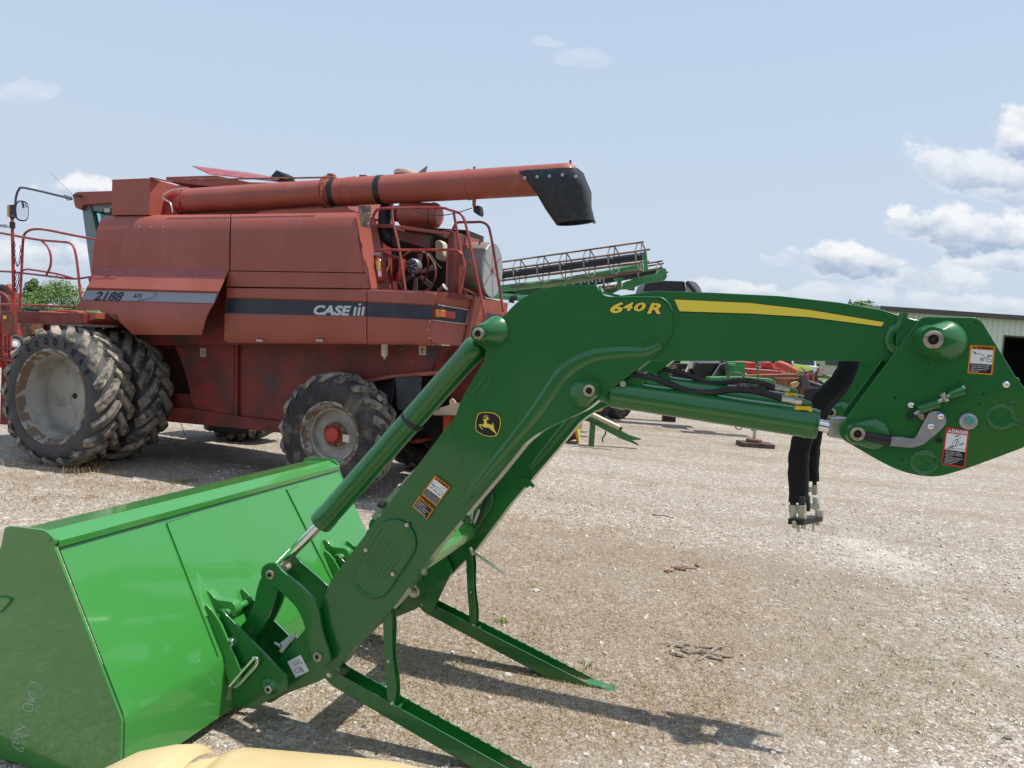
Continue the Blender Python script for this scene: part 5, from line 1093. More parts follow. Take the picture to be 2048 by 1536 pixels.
cap0 = [A0+ax*((p-A0).dot(ax))+side*((p-A0).dot(side))*.98+Zp*.068 for p in top_pts]
mb = MB(); mb.lofts([cap0, top_pts, m1, m2, bot], False); inn = [[(p-c_)*.965+c_ for p in r_] for r_, c_ in ((r__, sum(r__, V((0, 0, 0)))/n) for r__ in [cap0, top_pts, m1, m2, bot])]; mb.lofts(inn, False)
sp_ = kob('rubber_spout', mb, lambda: mat('spout_rubber', (.018, .022, .028), .6, col2=(.03, .036, .043), s2=18, bump=.004, bs=25), au, 0, angle=60)
mb = MB()
for (x, y) in z2([(1440, 180), (1520, 173), (1598, 168), (1682, 160), (1766, 170), (1808, 235), (1833, 312), (1860, 388), (1884, 462)]):
    d = ray(x, y); o = V((0, 0, H)); best = min(range(200), key=lambda i: 0)
    pa = A0+ax*min(_solve(x), L3+.1); c = at(x, y, pa.y-.205 if x < 1155 else pa.y-.03); mb.cyl(c, c+KO*.012, .017, 14).cut()
kob('spout_grommet', mb, GALV, sp_, 0)
# lamp under the auger
q = A0+ax*_solve(949); mb = MB(); mb.tube([q-Zp*.15, q-Zp*.23], .02, 8); wl = kob('lamp_bracket', mb, RED, au, 0)
c = at(952, 420, 8.3); mb = MB(); mb.prism([c+KT*-.04+Z*.04, c+KT*.03+Z*.05, c+KT*.05-Z*.03, c+KT*.035-Z*.06, c+KT*-.03-Z*.02], KN*.11); kob('work_lamp', mb, BLACK, wl, .006)
pipe('lamp_cable', z5([(700, 330), (860, 385), (1040, 400), (1160, 385), (1260, 360), (1390, 318)]), .0, .005, RUBBER, au)

# grain tank, lids, pre-cleaner
t1 = poly('tank_box', [(224, 359), (301, 356), (298, 430), (223, 430)], .12, .5, RED)
mb = MB(); mb.prism([K(299, 356, .10), K(310, 357, .10), K(345, 365, .62), K(335, 364, .62)], V((0, 0, .012))); kob('tank_lid', mb, RED, t1)
for (x, y) in ((282, 394), (281, 410), (277, 361)): mb = MB(); mb.ball(K(x, y, .12), .006, 6); kob('panel_rivet', mb, DARK, t1, 0)
tw = poly('grain_tank', [(300, 372), (420, 368), (600, 372), (690, 380), (700, 432), (300, 432)], 1.25, 1.2, RED)
poly('tank_box', [(514, 424), (560, 420), (690, 415), (712, 424), (514, 432)], .3, .6, RED)
poly('tank_lid', z1([(1062, 172), (1380, 162), (1640, 214), (1600, 232), (1350, 235), (1062, 200)]), .75, .9, RED)
mb = MB(); mb.prism([K(384, 333, 1.1), K(418, 349, .9), K(590, 368, .9), K(560, 358, 1.4), K(500, 347, 1.6)], V((0, 0, .012))); kob('tank_flap', mb, REDR)
mb = MB(); mb.prism([K(x, y, .8) for x, y in z1([(1555, 205), (1770, 208), (1830, 220), (1640, 228)])], KN*.5); kob('tank_ledge', mb, RED)
mb = MB(); mb.prism([K(541, 353, .9), K(553, 340, .9), K(566, 347, .95), K(562, 357, .9)], KN*.25); mb.cut(); mb.prism([K(556, 344, 1.0), K(592, 366, .95), K(600, 368, 1.0), K(575, 362, 1.2)], V((0, 0, .012)));mb.cut(); mb.prism([K(560, 345, .9), K(598, 366, .9), K(594, 369, .9), K(565, 358, .9)], KN*.02); kob('crumpled_flap', mb, BLACK, None, .002)
c = K(810, 362, .8); mb = MB(); mb.lathe(c, Z, [(.08, -.25), (.08, .0), (.115, .01), (.115, .06), (.10, .075)], 26); pc = kob('pre_cleaner', mb, REDD, None, 0)
mb = MB(); mb.lathe(K(810, 347, .8), Z, [(.125, -.02), (.130, .0), (.12, .03), (.05, .045), (.01, .046)], 28); kob('cleaner_cap', mb, lambda: mat('sun_bleached_cap', (.62, .50, .38), .5), pc, 0)
for k in range(16): q = k*math.pi/8; mb = MB(); mb.box(c+Z*.035+V((math.cos(q), math.sin(q), 0))*.116, V((-math.sin(q), math.cos(q), .6))*.012, V((0, 0, .018)), V((math.cos(q), math.sin(q), 0))*.003); kob('cleaner_vane', mb, REDB, pc, 0)
mb = MB(); mb.prism([K(x, y, .9) for x, y in z2([(748, 148), (812, 98), (798, 152)])], KN*.03); kob('bent_plate', mb, lambda: mat('old_sheet', (.25, .20, .17), .6))

# cab
cb = poly('cab_roof', rc([(145, 390, 4), (152, 384, 4), (240, 381, 2), (240, 404, 2), (166, 409, 2), (161, 420, 3), (150, 415, 4)], 2), .55, 1.7, RED)
PIL = lambda: mat('grey_teal_trim', (.17, .25, .27), .4, col2=(.2, .28, .29), s2=3)
GLASS = lambda: mat('tinted_glass', (.10, .30, .31), .08, coat=.3)
g = poly('cab_pillar', [(163, 409), (180, 408), (196, 480), (197, 560), (183, 560)], .62, .08, PIL)
poly('cab_pillar', [(180, 405), (240, 402), (240, 418), (188, 422)], .62, .08, PIL, par=None)
def glassmat():
    m = bpy.data.materials.get('cab_glass')
    if m: return m
    m = bpy.data.materials.new('cab_glass'); m.use_nodes = True; b = m.node_tree.nodes['Principled BSDF']; b.inputs['Base Color'].default_value = (.35, .75, .74, 1); b.inputs['Transmission Weight'].default_value = 1.0; b.inputs['Roughness'].default_value = .02; b.inputs['IOR'].default_value = 1.03; return m
poly('side_window', [(179, 415), (240, 412), (240, 470), (205, 560), (190, 560)], .66, .008, glassmat, 0)
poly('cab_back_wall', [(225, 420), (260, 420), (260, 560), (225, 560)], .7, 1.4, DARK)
poly('cab_pillar', [(200, 420), (212, 420), (222, 560), (210, 560)], 1.9, .08, PIL)
poly('cab_floor', [(176, 556), (240, 556), (240, 575), (180, 575)], .6, 1.6, REDD)
mb = MB(); mb.prism([K(207, 415, .35), K(222, 416, .35), K(222, 426, .35), K(208, 426, .35)], KN*.08); lmp = kob('work_lamp', mb, BLACK, None, .004); mb = MB(); mb.prism([K(208.5, 416.5, .348), K(220, 417, .348), K(220, 424.5, .348), K(209, 424.5, .348)], KO*.004); kob('lamp_lens', mb, lambda: mat('lamp_lens', (.5, .48, .38), .2, coat=.4), lmp, 0)
mb = MB(); mb.tube([K(222, 420, .38), K(230, 423, .36)], .022, 8); mb.tube([K(224, 424, .38), K(222, 430, .38)], .02, 8); kob('lamp_bracket', mb, BLACK, lmp, 0)
# mirror arm, mirror, flasher
pipe('mirror_arm', z1([(460, 315), (400, 298), (160, 243), (120, 255), (103, 300), (98, 350)]), -.1, .014, lambda: mat('grey_blue_tube', (.07, .08, .11), .4), None, 4)
mb = MB(); mb.prism([K(*p, -.12) for p in z1([(60, 350), (103, 348), (103, 432), (62, 430)])], KN*.07); fb = kob('flasher_lamp', mb, BLACK, None, .004)
mb = MB(); mb.prism([K(*p, -.11) for p in z1([(44, 352), (60, 350), (60, 430), (44, 426)])], KN*.05); kob('amber_lens', mb, lambda: mat('amber_lens_bright', (.75, .28, .03), .3, coat=.4), fb, .004)
mr = MB(); c = K(*z1([(140, 390)])[0], -.05); e1 = (KT*.35+KN*.94); pr = []
for k in range(24): q = 2*math.pi*k/24; pr.append(c+e1*.075*(abs(math.cos(q))**.7)*(1 if math.cos(q) > 0 else -1)+Z*.13*(abs(math.sin(q))**.7)*(1 if math.sin(q) > 0 else -1))
md = (KT*.94-KN*.35)
mr.lofts([[c+(p-c)*.8-md*.035 for p in pr], [p-md*.01 for p in pr], [p+md*.012 for p in pr]]); mo = kob('mirror', mr, BLACK, None, .003)
mb = MB(); mb.prism([c+(p-c)*.88+md*.0125 for p in pr], md*.002); kob('mirror_glass', mb, lambda: mat('mirror_glass', (.8, .82, .85), .03, metal=1.0), mo, 0)
mb = MB(); mb.tube([K(*z1([(98, 385)])[0], -.09), K(*z1([(128, 386)])[0], -.07)], .010, 6); kob('mirror_bracket', mb, BLACK, mo, 0)
mb = MB(); mb.tube([K(*z1([(470, 290)])[0], .3), K(*z1([(314, 138)])[0], .1)], .0018, 4); kob('antenna', mb, BLACK, None, 0)
mb = MB(); mb.tube([K(144, 395, .0), K(128, 390, -.06), K(135, 400, -.06), K(145, 398, 0)], .006, 6, True, 3); mb.cut(); mb.box(K(155, 392, .5), KT*.06, Z*.012, KN*.02); kob('arm_hinge', mb, BLACK, None, 0)
# access platform, ladder and railings
w_ = -.55
pipe('handrail', z1([(-60, 520), (0, 530), (80, 545), (250, 575), (400, 588), (450, 598), (478, 640), (498, 760), (516, 955)]), w_+.25, .014)
pipe('handrail', z1([(125, 1030), (132, 900), (142, 700), (150, 560), (180, 518), (230, 506), (300, 512), (450, 542), (622, 575)]), w_+.35, .015)
pipe('handrail', z1([(-60, 770), (0, 776), (90, 782), (300, 806), (470, 824), (590, 810)]), w_+.3, .012)
pipe('handrail', z1([(262, 578), (305, 620), (325, 680), (322, 745), (295, 802)]), w_+.27, .013); pipe('handrail', z1([(140, 775), (170, 764), (240, 772), (360, 792), (470, 822)]), w_+.3, .012)
pipe('handrail', z1([(-40, 985), (0, 987), (200, 993), (476, 1006)]), w_+.5, .014)
mb = MB(); mb.tube([K(*z1([(78, 435)])[0], w_), K(*z1([(92, 1172)])[0], w_)], .018, 10); ps = kob('rail_post', mb, REDB, None, 0)
mb = MB(); mb.ball(K(*z1([(78, 432)])[0], w_), .026, 10); mb.cut(); mb.tube([K(*z1([(79, 462)])[0], w_), K(*z1([(80, 500)])[0], w_)], [.03, .03], 10); kob('post_collar', mb, BLACK, ps, 0)
def chain(pts, w):
    P = spline([K(x, y, w) for x, y in pts], 12); mb = MB(); acc = 0; last = P[0]; k = 0; seglen = .030
    for p in P[1:]:
        if (p-last).length >= seglen:
            c = (p+last)/2; t = (p-last).normalized(); s = t.orthogonal().normalized() if k % 2 else t.cross(t.orthogonal().normalized()); ring = [c+t*math.cos(q)*.021+s*math.sin(q)*.010 for q in [2*math.pi*j/8 for j in range(9)]]
            mb.tube(ring, .0042, 5); last = p; k += 1
    kob('safety_chain', mb, lambda: mat('dark_chain', (.04, .03, .035), .5, metal=.4), None, 0)
chain(z1([(92, 585), (92, 640), (98, 710), (112, 745), (125, 720), (132, 660), (133, 597)]), w_-.0); chain(z1([(98, 768), (98, 850), (102, 900), (108, 918), (114, 890), (120, 830), (122, 770)]), w_)
poly('platform_beam', z1([(0, 1028), (540, 1045), (540, 1112), (170, 1108), (120, 1108), (0, 1105)]), w_+.15, 1.0, lambda: mat('deep_red_beam', (.17, .022, .02), .5, col2=(.22, .035, .03), s2=6), .006)
poly('beam_end', z1([(540, 1045), (612, 1040), (612, 1080), (560, 1095), (540, 1112)]), w_+.2, .8, RED)
br = poly('ladder_bracket', z1([(18, 1060), (92, 1045), (92, 1172), (40, 1190), (10, 1165), (12, 1100)]), w_-.02, .04, lambda: mat('rusty_red_bracket', (.24, .06, .03), .65, col2=(.16, .05, .03), s2=7))
card('yellow_sticker', 6, 631, 13, 638, w_-.025, YELP, br)
for pts in (((0, 1060), (8, 1350)), ((52, 1180), (58, 1340)), ((30, 1190), (36, 1300))):
    mb = MB(); mb.tube([K(*z1([pts[0]])[0], w_+.2), K(*z1([pts[1]])[0], w_+.2)], .02, 6); kob('ladder_post', mb, REDB, None, 0)
for y in (1265, 1330): mb = MB(); mb.box(K(*z1([(25, y)])[0], w_+.25), KT*.28, Z*.012, KN*.1); kob('ladder_step', mb, REDD)
mb = MB(); mb.prism([K(*p, .1) for p in z1([(125, 1110), (200, 1110), (200, 1190), (140, 1190)])], KN*.5); mb.cut(); mb.prism([K(*p, .3) for p in z1([(150, 1112), (170, 1112), (160, 1200), (150, 1200)])], KN*.1); kob('platform_bracket', mb, RUST)
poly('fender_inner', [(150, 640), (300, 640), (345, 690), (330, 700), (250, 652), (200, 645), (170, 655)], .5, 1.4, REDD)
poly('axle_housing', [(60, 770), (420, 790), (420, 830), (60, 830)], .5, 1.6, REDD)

# ---- wheels
def wheel(name, C, n, Rr, W, rimR, nlug, dish, rimmat, lugh=.045, lean=1, logo=None, hub=None, par=None, tyre=TYRE):
    """C: centre of the outer side face, n: outward axle direction"""
    n = V(n).normalized(); T = Z.cross(n).normalized()
    rt = Rr-lugh
    prof = [(rimR, -.03), (rimR+.012, -.012), (rimR+.05, .0), (rimR+.10, .006), (rt-.10, .004), (rt-.05, -.012), (rt-.018, -.04), (rt, -.09), (rt+.006, -W/2), (rt, -W+.09), (rt-.018, -W+.04), (rt-.05, -W+.012), (rt-.10, -W-.004), (rimR+.10, -W-.006), (rimR+.05, -W), (rimR, -W+.03)]
    mb = MB(); mb.lathe(C, n, prof, 72, False); wo = kob(name, mb, tyre, par, 0, angle=60)
    def surf(s, ang):                                 # s: 0 centre line ... 1 shoulder, 1.25 down the side
        d = T*math.cos(ang)+Z*math.sin(ang)
        tab = [(0, -W/2, rt), (.55, -.12, rt), (.8, -.055, rt-.014), (1.0, -.018, rt-.048), (1.2, -.001, rt-.10)]
        for a, b in zip(tab, tab[1:]):
            if s <= b[0]: t = (s-a[0])/(b[0]-a[0]); h, r = a[1]+(b[1]-a[1])*t, a[2]+(b[2]-a[2])*t; break
        else: h, r = tab[-1][1:]
        return h, r, d
    mb = MB()
    for side in (0, 1):
        for k in range(nlug):
            a0 = 2*math.pi*(k+.5*side)/nlug; rings = []
            for i in range(8):
                s = i/7*1.06; ang = a0-lean*(.34*min(s, 1.05)+.06*s*s); h, r, d = surf(max(s, 0), ang); s0 = d.cross(n).normalized()
                if side: h = -W-h
                hh = lugh*(1 if s < .9 else (1-(s-.9)*2.5)); wd = (.038+.026*s)*(Rr/.835); base = C+n*h
                nrm = (d+n*(0 if s < .5 else (s-.5)*1.2)*(-1 if side else 1)).normalized()
                dirp = (s0+n*(.55 if not side else -.55)*lean*-1).normalized()
                p0 = base+d*(r-.012)
                rings.append([p0-dirp*wd*1.15, p0+nrm*(hh+.012)-dirp*wd*.72, p0+nrm*(hh+.012)+dirp*wd*.72, p0+dirp*wd*1.15])
            mb.lofts(rings)
    kob('tread_lugs', mb, LUG, wo, .004, angle=30)
    # rim
    mb = MB(); mb.lathe(C, n, [(rimR+.010, -.030), (rimR+.022, -.010), (rimR+.012, .001), (rimR-.006, -.002), (rimR-.016, -.03), (rimR-.03, -.05), (rimR-.05, -.085)], 60, False); kob('rim_flange', mb, RIMR, wo, 0, angle=60)
    mb = MB(); pr = [(rimR-.048, -.083), (rimR-.055, -.10), (rimR-.060, -dish*.55), (rimR-.075, -dish*.6), (rimR-.085, -dish), (rimR*.45, -dish*1.02), (rimR*.30, -dish*.98 if hub is None else -dish*.8), (.001, -dish*.98 if hub is None else -dish*.8)]
    mb.lathe(C, n, pr, 60, False); kob('rim', mb, rimmat, wo, 0, angle=40)
    if hub is None:
        mb = MB(); q = C-n*dish*.985; mb.cyl(q, q+n*.012, .035, 12); kob('hub_hole', mb, HOLE, wo, 0)
    else:
        q = C-n*dish*.8; mb = MB(); mb.lathe(q, n, [(.14, 0), (.14, .012), (.10, .02), (.10, .03)], 24); kob('hub_plate', mb, RUST, wo, 0)
        mb = MB(); mb.lathe(q, n, [(.085, .02), (.085, .07), (.07, .085), (.01, .088)], 26); kob('hub_cap', mb, REDB, wo, 0)
        mb = MB()
        for k in range(8): t = k*math.pi/4+.2; mb.bolt(q+(T*math.cos(t)+Z*math.sin(t))*.115+n*.012, n, .014, .022).cut()
        kob('wheel_nut', mb, RUST, wo, 0)
    if logo:
        mb = MB(); s, r0, a_0, a_1, hgt = logo
        for i, ch in enumerate(s):
            q = a_0+(a_1-a_0)*i/(len(s)-1); d = T*math.cos(q)+Z*math.sin(q); tt = T*math.sin(q)-Z*math.cos(q); c = C+d*r0+n*.006; wdt = hgt*.44
            vs, fs = text2d(ch, .05, 0); x0 = min(v[0] for v in vs); x1 = max(v[0] for v in vs); kx = 2*wdt/(x1-x0)
            mb.add([c+tt*((x-x0)*kx-wdt)+d*(y*hgt/.7)+n*.002 for x, y in vs], fs).cut()
        kob('tyre_lettering', mb, lambda: mat('dark_raised_letters', (.004, .004, .005), .8), wo, 0)
    return wo
nC = KO
pA = V((-5.320, 8.841, 0)); pB = V((-1.874, 8.243, 0))
wheel('front_wheel', pA+Z*.815, nC, .835, .47, .545, 20, .34, RIM, .055, 1, logo=('GOODYEAR', .612, math.radians(124), math.radians(30), .072), tyre=SIDEW)
wheel('front_wheel', pA+Z*.815-nC*.60, nC, .835, .47, .56, 20, .10, RIM, .05, 1, tyre=SIDEW)
wheel('front_wheel', pA+Z*.815-nC*3.6, -nC, .835, .60, .50, 22, .2, RIM, .05, 1, tyre=SIDEW)
wheel('rear_wheel', pB+Z*.675-KT*.075, nC, .685, .40, .352, 18, .16, RIM, .035, -1, hub=1)
wheel('rear_wheel', pB+Z*.68-nC*2.5+KT*-.05, -nC, .70, .40, .38, 20, .14, RIM, .035, 1, hub=1)
mb = MB(); p = pB+Z*.68-KT*.09; mb.prism([p+nC*-.04+KT*.17+Z*.02, p+nC*-.04+KT*.25+Z*.02, p+nC*-.04+KT*.25-Z*.06, p+nC*-.04+KT*.17-Z*.06], nC*.002)
kob('wheel_sticker', mb, lambda: mat('aged_sticker', (.62, .58, .48), .5), None, 0)
mb = MB(); mb.cyl(pB+Z*.68-nC*.3, pB+Z*.68-nC*2.3, .10, 16); kob('rear_axle_beam', mb, REDD)
mb = MB(); mb.cyl(pA+Z*.815-nC*.9, pA+Z*.815-nC*3.2, .2, 16); kob('front_axle', mb, DARK)

# fire extinguisher hung on the corner post
ea = K(*z5([(322, 890)])[0], .22); eb = K(*z5([(352, 1160)])[0], .22)
fe = empty('fire_extinguisher', eb, 'red fire extinguisher hanging beside the engine bay of the combine', 'fire extinguisher')
d = (ea-eb); ln = d.length; mb = MB(); mb.lathe(eb, d, [(.045, 0), (.052, .01), (.052, ln-.05), (.044, ln-.02), (.022, ln), (.016, ln+.02)], 22); obj('cylinder', mb, REDB, fe, 0)
mb = MB(); mb.box(ea+Z*.035, KT*.03, Z*.018, KN*.012); mb.box(ea+Z*.055-KT*.01, KT*.045, Z*.006, KN*.010); obj('valve', mb, GALV, fe, .002)
mb = MB(); mb.tube([K(x, y, .20) for x, y in z5([(320, 840), (280, 850), (250, 880), (238, 960), (232, 1010)])], .010, 8, True, 4); obj('hose', mb, GALV, fe, 0)
mb = MB()
for k in range(7):
    pass
def wrap(y0, y1, x0, x1, m, nm):
    mb = MB(); rings = []
    dd = d.normalized(); s = KT; o = KO
    for h in (y0, y1): rings.append([eb+dd*ln*h+(s*math.sin(a)+o*math.cos(a))*.0535 for a in [x0+(x1-x0)*k/6 for k in range(7)]])
    mb.lofts(rings, False, False); obj(nm, mb, m, fe, 0)
wrap(.48, .86, -.1, .8, lambda: mat('yellow_label', (.6, .52, .12), .5), 'label'); wrap(.22, .46, .1, .8, WHD, 'label'); wrap(.62, .68, -1.5, 1.5, BLACK, 'strap')
mb = MB(); mb.box(eb+d*.5+KN*.06, KT*.03, Z*.12, KN*.01); obj('bracket', mb, RED, fe, .002)

# rivets and latches along the seams of the big side panels
for x, y in [(465, y) for y in (452, 480, 508, 534)]+[(454, y) for y in (452, 480, 508)]+[(x, 547.5) for x in (480, 540, 600, 660, 715)]+[(x, 569) for x in (475, 560, 640, 720)]:
    mb = MB(); mb.ball(K(x, y, .0), .0065, 6); kob('panel_rivet', mb, RUST, ul, 0)
for x in (520, 640): mb = MB(); mb.box(K(x, 681, -.005), KT*.045, Z*.012, KN*.012); kob('panel_latch', mb, GALV, sk, .003)
mb = MB(); mb.tube([K(716, 470, -.002), K(722, 505, -.006), K(730, 545, -.004)], .006, 6); kob('panel_seam', mb, REDD, ul, 0)
# ------------------------------------------------------------------ behind the combine
UX = V((1, 0, 0)); UY = V((0, 1, 0))
def Q(x, y, Y): return at(x, y, Y)
def flat(name, pts, Y, th, m, par=None, bev=.004, r=0):
    mb = MB(); mb.prism([Q(p[0], p[1], Y) for p in (rc(pts, r) if r else pts)], UY*th); return obj(name, mb, m, par, bev)
def rod(name, pts, Y, r, m, par=None, seg=8, sm=0):
    mb = MB(); mb.tube([Q(p[0], p[1], p[2] if len(p) > 2 else Y) for p in pts], r, seg, True, sm); return obj(name, mb, m, par, 0, angle=60)
zA = lambda pts: [(960+p[0]/3.2, 440+p[1]/3.2)+tuple(p[2:]) for p in pts]
zB = lambda pts: [(1200+p[0]/4.096, 680+p[1]/4.096)+tuple(p[2:]) for p in pts]
g = gnd(1200, 845)
im = empty('tillage_implement', V((g.x, 16, 0)), 'folded green tillage implement with rusty rolling baskets behind the loader boom', 'farm implement')
def basket(a, b, r, nb, rings, seed):
    ax = (b-a).normalized(); s = ax.cross(Z).normalized(); u = s.cross(ax); mb = MB()
    for k in range(nb):
        q = 2*math.pi*k/nb+seed; d = (s*math.cos(q)+u*math.sin(q))*r; mb.tube([a+d, b+d+ax*(.05 if k % 2 else 0)], .017, 6)
    o = obj('rolling_basket', mb, lambda: mat('rusty_bars', (.15, .075, .035), .7, col2=(.26, .15, .08), s2=3), im, 0)
    mb = MB()
    for t in rings:
        c = a.lerp(b, t); pts = [c+(s*math.cos(2*math.pi*k/nb+seed)+u*math.sin(2*math.pi*k/nb+seed))*r*.97 for k in range(nb)]
        mb.tube(pts+[pts[0]], .015, 5)
        for k in range(0, nb, 2): mb.tube([c, pts[k]], .012, 5)
    obj('basket_spider', mb, lambda: mat('worn_grey_bar', (.28, .28, .29), .5, metal=.3), o, 0)
    mb = MB(); mb.tube([a-ax*.1, b], .075, 12); obj('basket_axle', mb, lambda: mat('black_tube', (.02, .023, .03), .45), o, 0)
basket(Q(960, 556, 16.6), Q(1286, 513, 14.6), .29, 8, (.12, .27, .42, .56, .70, .84, .99), .2)
basket(Q(1060, 585, 17.6), Q(1325, 541, 16.0), .20, 6, (.3, .6, .85, .98), .1)
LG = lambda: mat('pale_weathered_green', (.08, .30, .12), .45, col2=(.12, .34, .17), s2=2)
flat('bearing_plate', zA([(1048, 200), (1062, 198), (1078, 320), (1066, 328), (1052, 322)]), 14.5, .05, GREENF, im)
rod('frame_tube', [(960, 582, 16.4), (1150, 560, 15.7), (1288, 532, 15)], 0, .075, LG, im, 10)
rod('frame_tube', [(980, 590, 16), (1053, 597, 15.5), (1090, 603, 15.5)], 0, .07, LG, im, 10)
flat('frame_arm', zA([(1162, 310, 6), (1192, 308, 8), (1198, 375, 8), (1160, 388, 4), (1070, 402), (960, 440), (910, 442), (930, 395), (1050, 358), (1130, 342)]), 15.2, .25, GREENF, im, .02, 1)
flat('frame_bracket', zA([(860, 372), (925, 372), (905, 395), (903, 445), (885, 445), (885, 395)]), 15.6, .2, GREENF, im); flat('frame_bracket', zA([(980, 370), (995, 370), (990, 450), (978, 450)]), 15.6, .2, GREENF, im)
for pts in ([(780, 440), (788, 408), (796, 412), (800, 445)], [(862, 445), (885, 392), (884, 445)], [(945, 450), (968, 380), (975, 382), (975, 450)]): flat('disc_scraper', zA(pts), 15.9, .05, BRONZE, im)
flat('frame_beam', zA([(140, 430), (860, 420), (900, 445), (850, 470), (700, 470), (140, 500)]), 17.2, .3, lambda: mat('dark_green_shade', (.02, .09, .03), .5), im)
flat('black_tank', zA([(140, 452, 4), (190, 444, 10), (232, 458, 10), (230, 480), (140, 485)]), 16.6, .4, BLACK, im, .03, 1); rod('hose', zA([(200, 530), (205, 500), (235, 495)]), 15.6, .06, RUBBER, im)
for k in range(9): x, y = 1139+k*7.5, 567+(k % 2)*3-k*.4; rod('shank_tip', [(x, y), (x+1, y-6)], 16.1, .02, GALV, im, 5)
# wheels, drawbar and jack seen below the boom
def plain_wheel(name, c, n, Rr, W, rimR, m, rm, par, ribs=True):
    n = V(n).normalized(); mb = MB(); mb.lathe(c, n, [(rimR, -.02), (rimR+.04, .02), (Rr-.06, .02), (Rr-.015, -.03), (Rr, -.09), (Rr, -W+.09), (Rr-.015, -W+.03), (Rr-.06, -W-.02), (rimR, -W+.02)], 40, False); o = obj(name, mb, m, par, 0, angle=60)
    mb = MB(); mb.lathe(c, n, [(rimR, -.02), (rimR-.03, -.06), (rimR*.5, -.10), (.12, -.07), (.10, 0), (.001, .01)], 30, False); obj('rim', mb, rm, o, 0)
    if ribs:
        mb = MB(); T = Z.cross(n).normalized()
        for sd in (0, 1):
            for k in range(22):
                q = 2*math.pi*(k+.5*sd)/22; d0 = T*math.cos(q)+Z*math.sin(q); d1 = T*math.cos(q+.22)+Z*math.sin(q+.22); w0 = -W/2; w1 = -.03 if not sd else -W+.03
                mb.tube([c+n*w0+d0*(Rr-.006), c+n*(w0+w1)/2+(d0+d1).normalized()*(Rr+.004), c+n*w1+d1*(Rr-.02)], .022, 4)
        obj('tread_lugs', mb, m, o, 0)
    return o
c = gnd(1218, 843); plain_wheel('gauge_wheel', V((c.x-.25, c.y, .42)), V((.62, -.78, 0)), .42, .40, .2, TYRE, YELP, im); c = gnd(1255, 839); plain_wheel('gauge_wheel', V((c.x-.15, c.y, .42)), V((.62, -.78, 0)), .42, .40, .2, TYRE, YELP, im)
flat('support_column', zB([(1060, 180), (1188, 180), (1190, 300), (1060, 312)]), 17.6, .35, GREENF, im); flat('hitch_frame', zB([(900, 305), (1190, 302), (1420, 322), (1455, 372), (1240, 372), (1312, 340), (1180, 330), (900, 345)]), 17.2, .4, GREENF, im, .01)
flat('support_column', zB([(1290, 185), (1300, 185), (1306, 345), (1296, 345)]), 17.0, .05, GREENF, im); flat('frame_gusset', zB([(1050, 190), (1110, 190), (1115, 212), (1060, 208)]), 17.4, .1, LG, im)
mb = MB(); cc = Q(1472, 762, 16.9)
for r, dz in ((.20, 0), (.215, .01), (.23, -.012), (.185, .015)): mb.tube([cc+V((math.cos(q)*r*.95, .02*math.sin(3*q), math.sin(q)*r*.85+dz)) for q in [2*math.pi*k/30 for k in range(31)]], .012, 6)
obj('hose_coil', mb, lambda: mat('grey_hose', (.10, .10, .10), .5), im, 0, angle=60)
flat('seed_hopper', zB([(790, 180), (1010, 180), (925, 330), (800, 318), (760, 250)]), 18, .8, lambda: mat('black_hopper', (.012, .012, .014), .35), im, .05); rod('hopper_edge', zB([(1000, 185), (960, 240), (900, 322)]), 17.9, .03, BLACK, im); rod('hopper_edge', zB([(1025, 188), (985, 200), (905, 320)]), 17.8, .012, GALV, im)
rod('white_tag_pole', zB([(738, 180), (700, 268)]), 17.5, .022, WHD, im); flat('hanging_tag', zB([(735, 180), (765, 182), (755, 235), (722, 232)]), 17.45, .02, lambda: mat('pink_white_tag', (.6, .5, .45), .6), im)
jk = gnd(1507, 893); 
mb = MB(); mb.cyl(V((jk.x, jk.y, .1)), V((jk.x, jk.y, .95)), .032, 10); jo = obj('jack_stand', mb, GALV, im, 0); mb = MB(); mb.cyl(V((jk.x, jk.y, .09)), V((jk.x, jk.y, .15)), .16, 18); obj('jack_foot', mb, RUST, jo, 0)
mb = MB(); mb.box(V((jk.x+.03, jk.y, .045)), V((.33, 0, 0)), V((0, .22, 0)), V((0, 0, .045))); bl = obj('wooden_block', mb, lambda: mat('dark_timber', (.10, .075, .055), .85, col2=(.05, .04, .03), s2=6), None, .008); tag(bl, 'dark timber block on the gravel under the jack of the green implement', 'wooden block')
flat('jack_tube', [(1503, 790), (1516, 790), (1515, 862), (1504, 862)], 17.0, .06, GREENF, im)
for pts in (((1425, 835), (1440, 850), (1462, 852), (1470, 852)),): pass
rod('dangling_hose', [(1468, 850, 15.5), (1474, 858, 15.5), (1482, 858, 15.5), (1487, 850, 15.5)], 0, .012, RUBBER, im, 6, 3)
flat('lower_frame', [(1240, 728), (1380, 728), (1430, 755), (1430, 776), (1240, 770)], 18.4, .5, DARK, im)
for (x, y, s) in ((1345, 735, 9), (1372, 742, 7), (1322, 741, 6)): flat('spring_bracket', [(x-s, y-3), (x+s, y-4), (x+s, y+3), (x-s, y+4)], 17.8, .1, BRONZE, im)
